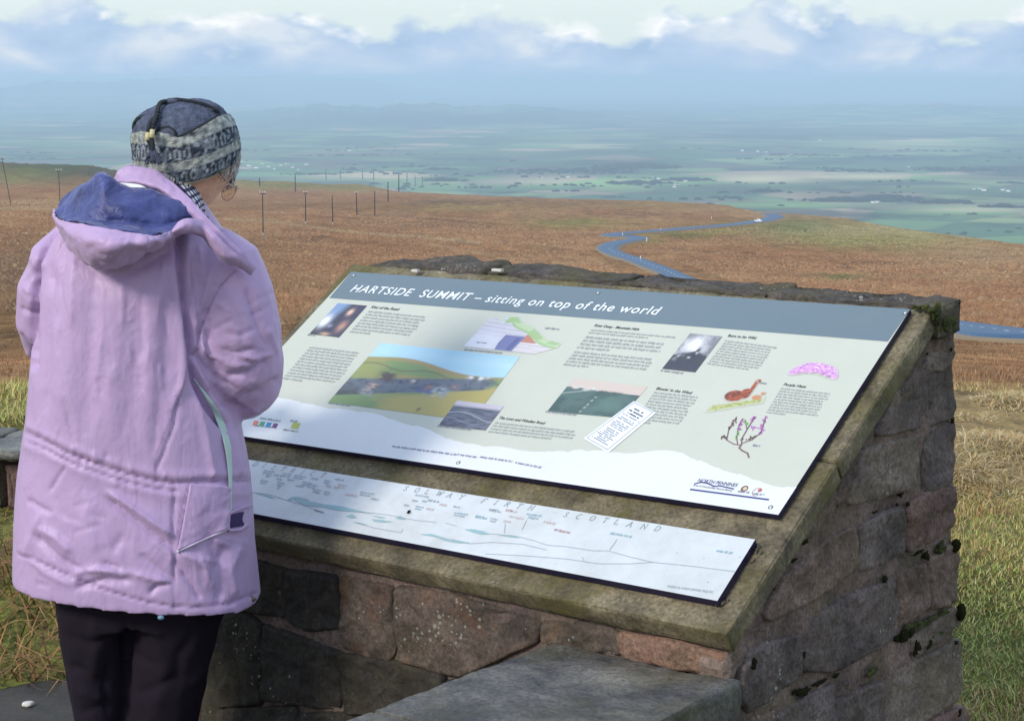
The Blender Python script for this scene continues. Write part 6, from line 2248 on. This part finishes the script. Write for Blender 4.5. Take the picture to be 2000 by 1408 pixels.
MB().tube([hinge, headpt(.051, .100, -.032)], .0018, 8).build('spectacle_hinge', m_wire, PE, True)
MB().tube([headpt(-.010, .104, -.034), headpt(0, .109, -.030), headpt(.010, .104, -.034)], .0014, 6).build('bridge', m_wire, PE, True)

# ------------------------------------------------------------------ knitted hat
hrows = [  # py centre, left, right, depth radius, sag towards the viewer (px)
    (330, 276, 452, .094, 26), (322, 270, 464, .102, 26), (305, 265, 467, .107, 24), (285, 262, 467, .110, 20), (265, 260, 464, .110, 14), (248, 260, 459, .108, 8), (234, 266, 452, .102, 4), (222, 278, 443, .092, 2), (211, 296, 432, .078, 0), (203, 312, 420, .060, 0), (197, 330, 404, .036, 0), (194, 352, 382, .014, 0)]
Rr = []
nh = 144
for (py, xl, xr, ry, sag) in hrows:
    L_, R_ = at(xl, py, 4.03), at(xr, py, 4.03)
    c = (L_ + R_) / 2
    rx = (R_[0] - L_[0]) / 2
    row = []
    for k in range(nh):
        th = 2 * pi * k / nh
        x, y = cos(th), sin(th)
        # sags lower over the near ear, rises over the brow (right) and the nape (left)
        s_ = sag * max(0, -y) ** 1.2 * (1 - .25 * abs(x)) * (1 + .35 * x)
        row.append((c[0] + rx * x, c[1] + ry * y, c[2] - s_ / 930.0 + .012 * x * (py > 300) * 1.0))
    Rr.append(row)
Gh = cr(np.array(Rr), 96)
Xh, Yh = proj(Gh)
b0 = np.interp(Xh, [255, 275, 300, 325, 345, 370, 400, 430, 450, 470], [263, 257, 256, 262, 270, 260, 244, 226, 222, 222])
b1 = np.interp(Xh, [255, 300, 345, 400, 440, 470], [280, 283, 290, 270, 250, 243])
b2 = np.interp(Xh, [255, 300, 345, 400, 440, 470], [312, 321, 319, 304, 286, 270])
b3 = np.interp(Xh, [255, 300, 345, 400, 440, 470], [330, 336, 337, 322, 304, 288])
CRM, DKW, GRW, CRN = np.array(srgb(176, 182, 178, .85)), np.array(srgb(66, 76, 92, .8)), np.array(srgb(158, 166, 174, .9)), np.array(srgb(100, 108, 130, .85))
ch = np.zeros(Gh.shape)
for j in range(Gh.shape[0]):
    for k in range(nh):
        y, x = Yh[j, k], Xh[j, k]
        th = 2 * pi * k / nh
        z = Gh[j, k, 2]
        nzv = fbm(Gh[j, k, 0], Gh[j, k, 1], z, 90.0, 3)
        nzb = fbm(Gh[j, k, 0], Gh[j, k, 1], z + 4, 40.0, 3)
        if y < b0[j, k]: c = CRN * (1 + .4 * nzv)
        elif y < b1[j, k]: c = CRM * (1 + .8 * nzv)
        elif y < b2[j, k] or y >= b3[j, k]:
            if y < b2[j, k]: q_, hgt_ = (y - b1[j, k]) / (b2[j, k] - b1[j, k]), 0
            else: q_, hgt_ = (y - b3[j, k]) / 26.0, .5
            ph = (th * 34 / (2 * pi) * 1.0 + hgt_) % 1 - .5
            dd = sqrt((ph * 1.05) ** 2 + ((q_ - .55) * .75) ** 2)
            c = DKW
            if .18 < dd < .36: c = GRW
            if q_ > .86 or q_ < .08: c = (DKW + GRW) / 2 if int(th * 60) % 2 else DKW
            c = c * (1 + .9 * nzv)
            if nzb > .28: c = c * .5 + GRW * .5
        else: c = CRM * (1 + .8 * nzv) * (.92 if nzb > .2 else 1)
        ch[j, k] = c
# relief: gathered crown with soft creases, thick knit below
for j in range(Gh.shape[0]):
    for k in range(nh):
        p = Gh[j, k]
        c = np.array([Gh[j, :, 0].mean(), Gh[j, :, 1].mean(), p[2] - .02])
        d = p - c
        d /= np.linalg.norm(d) + 1e-9
        inb = 1.0 if Yh[j, k] > b0[j, k] else 0
        Gh[j, k] = p + d * (.0030 * inb + .0016 * fbm(p[0], p[1], p[2], 120.0, 2) + .004 * fbm(p[0], p[1], p[2], 22.0, 3) + .0006 * (k % 2) * inb)
m_knit = attr_mat('knitted_wool', .95, .15, var=.35, scale=140, bmp=.8, bscale=260)
Vk = np.concatenate([Gh.reshape(-1, 3), [Gh[-1].mean(0)]])
kk = (Gh.shape[0] - 1) * nh
Fk = [tuple(q) for q in grid_faces(Gh.shape[0], nh, True)] + [(kk + k, kk + (k + 1) % nh, len(Vk) - 1) for k in range(nh)]
hat = mk('knitted_hat', Vk, Fk, m_knit, PE, True, cols=np.concatenate([ch.reshape(-1, 3), [CRN]]))
hat.modifiers.new('wool_thickness', 'SOLIDIFY').thickness = .003
m_dwool = plain('dark_wool', srgb(50, 58, 66, .8), .95, var=.4, scale=200, bmp=.8)
m_gwool = plain('grey_fleece', srgb(92, 98, 120, .8), .95, var=.5, scale=160, bmp=.8)
m_tan = plain('cream_toggle', srgb(206, 196, 150, .85), .6)
# folded corners of the crown with their piped edges
def hp(x, y, Y): return at(x, y, Y)
MB().tube([hp(262, 252, 3.99), hp(263, 240, 3.985), hp(270, 231, 3.98), hp(282, 227, 3.98), (hp(292, 231, 3.97)), hp(298, 238, 3.965)], .0042, 8).build('crown_piping', m_dwool, hat, True)
MB().sphere(hp(278, 244, 4.0), (.018, .02, .016), 20, 12).build('crown_corner', m_gwool, hat, True)
MB().tube([hp(316, 203, 3.995), hp(330, 195, 4.0), hp(345, 194, 3.99), hp(372, 197, 3.975), hp(398, 203, 3.975), hp(418, 212, 3.98), hp(431, 224, 3.985)], .0034, 8).build('crown_piping', m_dwool, hat, True)
MB().sphere(hp(338, 199, 4.0), (.020, .02, .008), 18, 10).build('crown_corner', m_gwool, hat, True)
MB().sphere(hp(412, 213, 4.0), (.020, .024, .013), 18, 10).build('crown_corner', m_gwool, hat, True)
MB().tube([hp(300, 262, 3.925), hp(312, 250, 3.93), hp(330, 248, 3.925), hp(341, 256, 3.922), hp(345, 266, 3.92)], .0030, 8).build('crown_piping', m_dwool, hat, True)
MB().tube([hp(346, 268, 3.918), hp(372, 257, 3.92), hp(400, 241, 3.93), hp(430, 223, 3.965)], .0022, 8).build('crown_piping', m_dwool, hat, True)


def cord_(pts, r, name='hat_cord'):
    P_ = cr(np.array([hp(*p) for p in pts]), 46)
    m1 = MB()
    for s_ in (0, pi):
        Q = []
        for i, p in enumerate(P_):
            a = i * .9 + s_
            Q.append(p + np.array([cos(a) * r * .5, 0, sin(a) * r * .35]) + np.array([0, sin(a) * r * .5, 0]))
        m1.tube(Q, r * .62, 7)
    m1.build(name, m_dwool, hat, True)


cord_([(323, 199, 3.985), (314, 202, 3.965), (309, 214, 3.945), (305, 230, 3.93), (299, 245, 3.92), (296, 262, 3.913)], .0058)
cord_([(304, 228, 3.94), (296, 236, 3.925), (291, 248, 3.915), (288, 262, 3.91)], .0045)
MB().tube([hp(289, 260, 3.905), hp(288, 275, 3.9)], .0052, 10).build('hat_toggle', m_tan, hat, True)
MB().tube([hp(298, 254, 3.903), hp(296, 270, 3.898)], .0052, 10).build('hat_toggle', m_tan, hat, True)
cord_([(296, 268, 3.902), (298, 280, 3.898), (298, 294, 3.895)], .0045)
cord_([(288, 273, 3.902), (292, 282, 3.898), (294, 292, 3.895)], .0035)
ts = MB()
for k in range(90):
    a = random.uniform(-1, 1)
    x0 = 298 + a * 3
    ts.tube([hp(x0, 292, 3.895), hp(x0 + a * 8, 305, 3.889 + random.uniform(-.004, .006)), hp(298 + a * 17 + random.uniform(-3, 6), 318 + random.uniform(-5, 5), 3.888 + random.uniform(-.006, .008))], [.0014, .0014, .001], 4, False)
ts.build('tassel', m_gwool, hat, True)
# brim edging
pts = [Gh[0, k] for k in range(0, nh, 3)]
MB().tube(pts + [pts[0]], .0028, 6, False).build('hat_edging', plain('beige_edging', srgb(176, 160, 136, .85), .9), hat, True)

# ------------------------------------------------------------------ trousers and shoes
mt = MB()
tr = []
for py, xl, xr, ry, dy in [(1100, 112, 452, .13, 0), (1150, 112, 446, .13, 0), (1205, 116, 436, .128, 0)]:
    L_, R_ = at(xl, py, 4.0), at(xr, py, 4.0)
    tr.append(((L_ + R_) / 2, (R_[0] - L_[0]) / 2, ry, 2.4, 0))
ringtube(mt, tr[::-1], 40)
def leg(pts):
    R_ = []
    for py, xl, xr, ry in pts:
        a_, b_ = at(xl, py, 4.0), at(xr, py, 4.0)
        R_.append(((a_ + b_) / 2, (b_[0] - a_[0]) / 2, ry, 2.2, 0))
    c = R_[-1]
    R_.append(((c[0][0], 4.02, .16), c[1] * .92, c[2] * .9, 2.1, 0))
    R_.append(((c[0][0], 4.03, .05), c[1] * .95, c[2] * .92, 2.1, 0))
    ringtube(mt, R_[::-1], 30)
leg([(1170, 114, 268, .12), (1240, 122, 262, .11), (1300, 133, 254, .10), (1360, 143, 250, .092), (1408, 150, 248, .088)])
leg([(1170, 262, 442, .12), (1240, 254, 424, .11), (1300, 248, 410, .10), (1360, 246, 396, .092), (1408, 245, 386, .088)])
Vt, Ft = remeshed(mt, .0075, 5, .5)
Nt = vnormals(Vt, Ft)
X, Y = proj(Vt)
disp = np.zeros(len(X))
for pts, a, w in [([(247, 1215), (246, 1300), (246, 1408)], -12, 7), ([(262, 1210), (270, 1230), (252, 1250)], -6, 8), ([(136, 1240), (170, 1255), (200, 1250)], -5, 8), ([(135, 1300), (165, 1310), (200, 1340)], -6, 9), ([(180, 1200), (188, 1260), (180, 1330)], 5, 12), ([(215, 1290), (205, 1340), (212, 1400)], -5, 9),
                  ([(300, 1230), (320, 1300), (310, 1390)], 5, 14), ([(340, 1320), (300, 1345), (270, 1350)], -5, 9), ([(380, 1230), (350, 1280), (345, 1340)], -5, 11), ([(155, 1345), (180, 1360), (215, 1362)], 5, 8), ([(260, 1270), (280, 1290), (310, 1300)], -4, 8), ([(400, 1300), (370, 1340)], 4, 8), ([(160, 1390), (200, 1380)], -4, 7)]:
    d, tp = sdist(pts)
    disp += a * .0012 * np.exp(-(d / w) ** 2) * np.clip(np.minimum(tp, 1 - tp) * 6 + .2, 0, 1)
nz_ = np.array([fbm(v[0], v[1], v[2] * .7, 11.0, 4) for v in Vt])
Vt = Vt + Nt * (disp * (Nt[:, 1] < .1) + nz_ * .006)[:, None]
m_trou = plain('charcoal_trouser_cloth', srgb(46, 38, 50, .6), .92, spec=.15, var=.3, scale=12, bmp=.3)
mk('trousers', Vt, Ft, m_trou, PE, True)
m_shoe = plain('black_shoe_leather', (.02, .018, .02), .4)
for b_ in (Lf, Rf_):
    s = MB()
    s.sphere((b_[0] + .02, b_[1] + .02, .045), (.05, .135, .045), 20, 12, (cos(.35), -sin(.35), 0), (sin(.35), cos(.35), 0))
    s.sphere((b_[0], b_[1] - .04, .07), (.047, .06, .06), 16, 10)
    sh = s.build('shoe', m_shoe, PE, True)
    MB().sphere((b_[0] + .02, b_[1] + .02, .012), (.053, .14, .012), 20, 8, (cos(.35), -sin(.35), 0), (sin(.35), cos(.35), 0)).build('sole', m_shoe, sh, True)
# ------------------------------------------------------------------ low wall behind the person, at the left
LW = empty('low_stone_wall', (at(-60, 1000, 7.0)[0], 7.0, 0), 0)
tag(LW, 'low rough stone wall with flat top stones behind the person at the left', 'wall')


def lwp(x, y, Y=6.75): return at(x, y, Y)


def lblock(xl, xr, yt, yb_, Y, dep, mat, name, seed, amp=.006, bev=.018):
    a, b = lwp(xl, yb_, Y), lwp(xr, yb_, Y)
    c, d = lwp(xl, yt, Y), lwp(xr, yt, Y)
    D_ = np.array([0.1, dep, 0])
    zb, ztp = (a[2] + b[2]) / 2, (c[2] + d[2]) / 2
    pts = [np.array([a[0], Y, zb]), np.array([b[0], Y, zb]), np.array([b[0], Y, zb]) + D_, np.array([a[0], Y, zb]) + D_, np.array([a[0], Y, ztp]), np.array([b[0], Y, ztp]), np.array([b[0], Y, ztp]) + D_, np.array([a[0], Y, ztp]) + D_]
    return roughbox(name, pts, mat, LW, (14, 8, 10), amp, bev, seed)


for i, (xl, xr, yt, yb_, mt_) in enumerate([(-200, -90, 905, 985, m_brown), (-85, 3, 900, 1000, m_grey), (8, 62, 905, 998, m_red), (66, 175, 900, 1000, m_blue), (-190, -60, 1000, 1110, m_grey), (-55, 50, 1012, 1112, m_blue), (56, 190, 1012, 1118, m_blue)]):
    lblock(xl, xr, yt, yb_, 6.75 + (.015 if i % 2 else 0), .34, mt_, 'stone', i + 30)
for i, (xl, xr, yt, yb_) in enumerate([(-210, -75, 878, 898), (-70, 44, 882, 900), (50, 190, 886, 902)]):
    lblock(xl, xr, yt, yb_, 6.70, .44, m_seat, 'top_slab', i + 50, .004, .012)
a, b = lwp(-195, 1115, 6.8), lwp(185, 880, 6.8)
MB().box(((a[0] + b[0]) / 2, 6.96, (a[2] + b[2]) / 2), (b[0] - a[0]) / 2, .14, (b[2] - a[2]) / 2 - .01).build('mortar_core', m_mortar, LW)
# ------------------------------------------------------------------ paving under the person
def f(t, b):
    P = geo(t)
    n = t.noise(P, 5.0, 8, .7)
    g = t.noise(P, 60.0, 5, .7)
    c = t.ramp(n, [(0.3, srgb(44, 42, 38, .8)), (0.7, srgb(78, 72, 62, .8))])
    c = t.mix(.5, c, t.ramp(g, [(0.25, .2), (0.5, .5), (0.75, .85)]), 'OVERLAY')
    t.l.new(c, b.inputs['Base Color'])
    b.inputs['Roughness'].default_value = .75
    bump(t, b, t.math('ADD', n, t.math('MULTIPLY', g, .4)), .5, .015)


m_pave = material('dark_stone_paving', f)
gx, gy = np.meshgrid(np.linspace(-3.2, 1.2, 90), np.linspace(2.6, 5.36, 70))
gy = gy + np.where(gy > 5.2, 0, 0)
zz = np.array([[.012 + .006 * fbm(a, b, 0, 2.0, 4) for a, b in zip(r1, r2)] for r1, r2 in zip(gx, gy)])
edge = 5.22 + .10 * np.sin(gx * 5) + .05 * np.sin(gx * 13)
gy = np.minimum(gy, edge)
mk('paving', np.stack([gx, gy, zz], -1).reshape(-1, 3), grid_faces(*gx.shape), m_pave, smooth=True)['kind'] = 'structure'
# pale pebbles on the paving
m_peb = plain('pale_quartz', (.62, .6, .56), .6, var=.3, scale=60)
p = at(55, 1374, 4.95)
for (x, y, r, lab) in [(55, 1374, .014, 'white pebble lying on the dark paving at the bottom left')]:
    rr = ray(x, y)
    P_ = CAM + rr * ((.02 - H) / rr[2])
    mm = MB().sphere((0, 0, 0), 1, 12, 8)
    Vv = [np.array(v) * np.array([r * 1.2, r, r * .6]) * (1 + .3 * fbm(*v, 2.0, 2)) for v in mm.v]
    o = mk('pebble', Vv, mm.f, m_peb, None, True)
    o.location = P_
    tag(o, lab, 'pebble')

# ------------------------------------------------------------------ grass
def grass_mat(name):
    def f(t, b):
        a = t.add('ShaderNodeAttribute', attribute_name='tint').outputs['Color']
        t.l.new(a, b.inputs['Base Color'])
        b.inputs['Roughness'].default_value = .6
        b.inputs['Specular IOR Level'].default_value = .3
        b.inputs['Transmission Weight'].default_value = 0
    return material(name, f)


m_blade = grass_mat('grass_blade')


def blades(name, P0, length, width, lean, colors, bendk=.6, kind='stuff', label=None, seg=2):
    """P0 (n,3) roots; every blade is a bent tapering strip"""
    n = len(P0)
    r = np.random.default_rng(len(P0))
    an = r.uniform(0, 2 * pi, n)
    side_ = np.stack([np.cos(an), np.sin(an), np.zeros(n)], -1)
    la = lean[:, None] if hasattr(lean, 'shape') and lean.ndim == 1 else lean
    ld = np.stack([np.cos(an + 1.57), np.sin(an + 1.57), np.zeros(n)], -1)
    vs = []
    for k in range(seg + 1):
        q = k / seg
        c = P0 + np.array([0, 0, 1]) * (length * (q - .45 * la[:, 0] * q * q))[:, None] + ld * (length * la[:, 0] * (q ** 1.6))[:, None]
        w = (width * (1 - q ** 1.5))[:, None]
        if k < seg:
            vs += [c - side_ * w / 2, c + side_ * w / 2]
        else:
            vs += [c]
    m_ = len(vs)
    V = np.stack(vs, 1).reshape(-1, 3)
    b = (np.arange(n) * m_)[:, None]
    F = []
    for k in range(seg - 1):
        o = 2 * k
        F.append(np.concatenate([b + o, b + o + 1, b + o + 3], 1))
        F.append(np.concatenate([b + o, b + o + 3, b + o + 2], 1))
    o = 2 * (seg - 1)
    F.append(np.concatenate([b + o, b + o + 1, b + o + 2], 1))
    F = np.concatenate(F)
    c = np.repeat(colors, m_, axis=0)
    o = mk(name, V, F, m_blade, cols=c)
    tag(o, label, 'grass', kind=kind)
    return o


def plinth_clear(x, y):
    d = np.stack([x - C0[0], y - C0[1]], -1)
    a, w = d @ u_[:2], d @ w_[:2]
    return ~((a > A0 - .05) & (a < .03) & (w > -.0) & (w < 1.02)) & ~((a > -.45) & (a < .03) & (w < .05) & (w > -1.0))


r = np.random.default_rng(21)


def scatter(n, D0, D1, a0, a1, pw=1.0):
    D = D0 + (D1 - D0) * r.random(n) ** pw
    A = r.uniform(a0, a1, n)
    x, y = D * np.sin(A), D * np.cos(A)
    return x, y, D, A


def palette(n, cols, wts):
    c = np.array(cols)[r.choice(len(cols), n, p=np.array(wts) / sum(wts))]
    return c * r.uniform(.7, 1.2, (n, 1))


def clump(x, y, s, seed=0):
    return np.sin(x * 1.9 * s + seed) * np.sin(y * 1.4 * s + 1.3 * np.sin(x * s)) + .6 * np.sin(x * 4.3 * s + 2 + seed) * np.sin(y * 3.7 * s)


ST = [srgb(206, 180, 124, .95), srgb(184, 152, 98, .95), srgb(160, 120, 76, .9), srgb(214, 194, 150, .95)]
GN = [srgb(156, 164, 84, 1.05), srgb(132, 150, 70, 1.05), srgb(176, 178, 102, 1.05)]
# short green turf beside the plinth on the right
x, y, D, A = scatter(95000, 4.4, 8.2, -.02, .36)
ok = plinth_clear(x, y)
x, y = x[ok], y[ok]
g = clump(x, y, 1.6)
n = len(x)
col = palette(n, GN, [4, 3, 3])
ts_ = (r.random(n) < .26 + .25 * (g > .2) + .3 * np.clip((np.hypot(x, y) - 6) / 2, 0, 1))
col[ts_] = palette(ts_.sum(), ST, [3, 3, 2, 1])
z = zmoor(x, y)
blades('turf', np.stack([x, y, z - .01], -1), r.uniform(.018, .045, n) * (1 + .4 * (g > .3)), np.full(n, .0042), r.uniform(.2, 1.1, n), col, label='short green turf mixed with straw beside the plinth')
# matted straw tussocks beyond it
x, y, D, A = scatter(120000, 6.6, 13.5, -.03, .36, 1.15)
ok = plinth_clear(x, y)
x, y, D = x[ok], y[ok], D[ok]
g = clump(x, y, 1.1, 4)
keep = r.random(len(x)) < np.clip(.35 + .5 * g + .12 * (D - 7), .05, 1)
x, y, D, g = x[keep], y[keep], D[keep], g[keep]
n = len(x)
col = palette(n, ST + [srgb(150, 146, 70, .85)], [4, 4, 2, 2, 2])
z = zmoor(x, y) + np.clip(g, -.2, 1) * .07
blades('straw_tussocks', np.stack([x, y, z - .04], -1), r.uniform(.06, .14, n) * np.clip(.7 + .35 * g, .45, 1.3) * np.clip((15 - D) / 5, .3, 1), np.full(n, .005) * (D / 8), r.uniform(1.1, 2.1, n), col, label='pale matted straw tussocks beyond the plinth on the right')
# left bank: green and straw tussocks round the low wall
x, y, D, A = scatter(120000, 5.25, 13, -.62, -.03, 1.0)
g = clump(x, y, 1.3, 9)
keep = ((r.random(len(x)) < np.clip(.45 + .5 * g, .1, 1)) & ~((x < at(190, 1000, 6.8)[0]) & (y > 6.62) & (y < 7.2)) & plinth_clear(x, y))
x, y, D, g = x[keep], y[keep], D[keep], g[keep]
n = len(x)
col = palette(n, GN + ST[:3], [4, 3, 4, 3, 3, 3])
gb = (D > 9)
z = zmoor(x, y)
blades('bank_grass', np.stack([x, y, z - .03], -1), r.uniform(.03, .11, n) * (1 + .3 * (g > .3)) * np.where(y < 6.6, .75, 1.2), np.full(n, .0045) * (D / 7), r.uniform(.2, 1.2, n), col, label='green and straw grass on the bank round the low wall')
# rough moor grass and heather further down the slope
x, y, D, A = scatter(150000, 12.5, 110, -.40, .40, 1.7)
g = clump(x, y, .35, 2)
n = len(x)
near_ = np.clip((17 - D) / 5, 0, 1)[:, None]
col = palette(n, [BR, BR2, BR3, TAN, DK], [4, 4, 2, 2, 2])
cst = palette(n, ST[:3] + GN[2:], [2, 3, 3, 2])
col = np.where(r.random((n, 1)) < near_, cst, col)
blades('moor_tussocks', np.stack([x, y, zmoor(x, y) - .03], -1), r.uniform(.04, .13, n) * (1 + .3 * g * .5), .006 * (D / 10) ** .9, r.uniform(.3, 1.3, n), col, seg=1, label='brown heather and mat grass covering the near moor slope')
# dead bracken and a rusty leaf on the bank
x, y, D, A = scatter(900, 5.4, 6.4, -.30, -.17)
n = len(x)
blades('dead_bracken', np.stack([x, y, zmoor(x, y) - .02], -1), r.uniform(.12, .24, n), np.full(n, .006), r.uniform(.8, 1.7, n), palette(n, [srgb(150, 104, 62, .9), srgb(176, 134, 84, .9), srgb(110, 70, 44, .8)], [3, 3, 2]), label='brown dead bracken straw on the bank below the low wall')

# heather and rush clumps further out, low and rounded, coloured as the ground they grow on
n = 90000
D = np.exp(r.uniform(log(70), log(900), n))
A = r.uniform(-.33, .33, n)
x, y = D * np.sin(A), D * np.cos(A)
z = zmoor(x, y)
pxx, pyy = proj(np.stack([x, y, z], -1))
ok = (D < ds_of(px_of_az(A)) * .98) & (pyy < 705)
for R_, wr in ((R1, 4), (R2, 9), (R3, 12)):
    Pr = cr(np.array([hit(*p) for p in R_]), 200)
    for q in Pr:
        ok &= (np.hypot(x - q[0], y - q[1]) > wr)
x, y, z, D, pxx, pyy = (a_[ok] for a_ in (x, y, z, D, pxx, pyy))
n = len(x)
c = moorcol(pxx, pyy, np.zeros(n, bool))
k = r.choice([.68, .84, .98, 1.1, 1.22], n, p=[.10, .22, .34, .22, .12])[:, None]
tn = r.choice([0, 1], n, p=[.85, .15])[:, None]
c = (c * (1 - tn * .5) + np.array(TAN) * tn * .5) * k
w = r.uniform(.22, .6, n) * (D / 300) ** .35
h = w * r.uniform(.35, .8, n)
an = r.uniform(0, 6.28, n)
vs = []
for j in range(5):
    aj = an + j * 2 * pi / 5
    rj = w * r.uniform(.7, 1.3, n)
    vs.append(np.stack([x + rj * np.cos(aj), y + rj * np.sin(aj) * 1.2, z - .25], -1))
vs.append(np.stack([x + r.uniform(-.3, .3, n) * w, y, z + h], -1))
V = np.stack(vs, 1).reshape(-1, 3)
b = (np.arange(n) * 6)[:, None]
F = np.concatenate([np.concatenate([b + j, b + (j + 1) % 5, b + 5], 1) for j in range(5)])
o = mk('heather_clumps', V, F, m_blade, smooth=True, cols=np.repeat(c, 6, axis=0))
tag(o, 'brown heather and rush clumps dotted over the open moor', 'heather', kind='stuff')
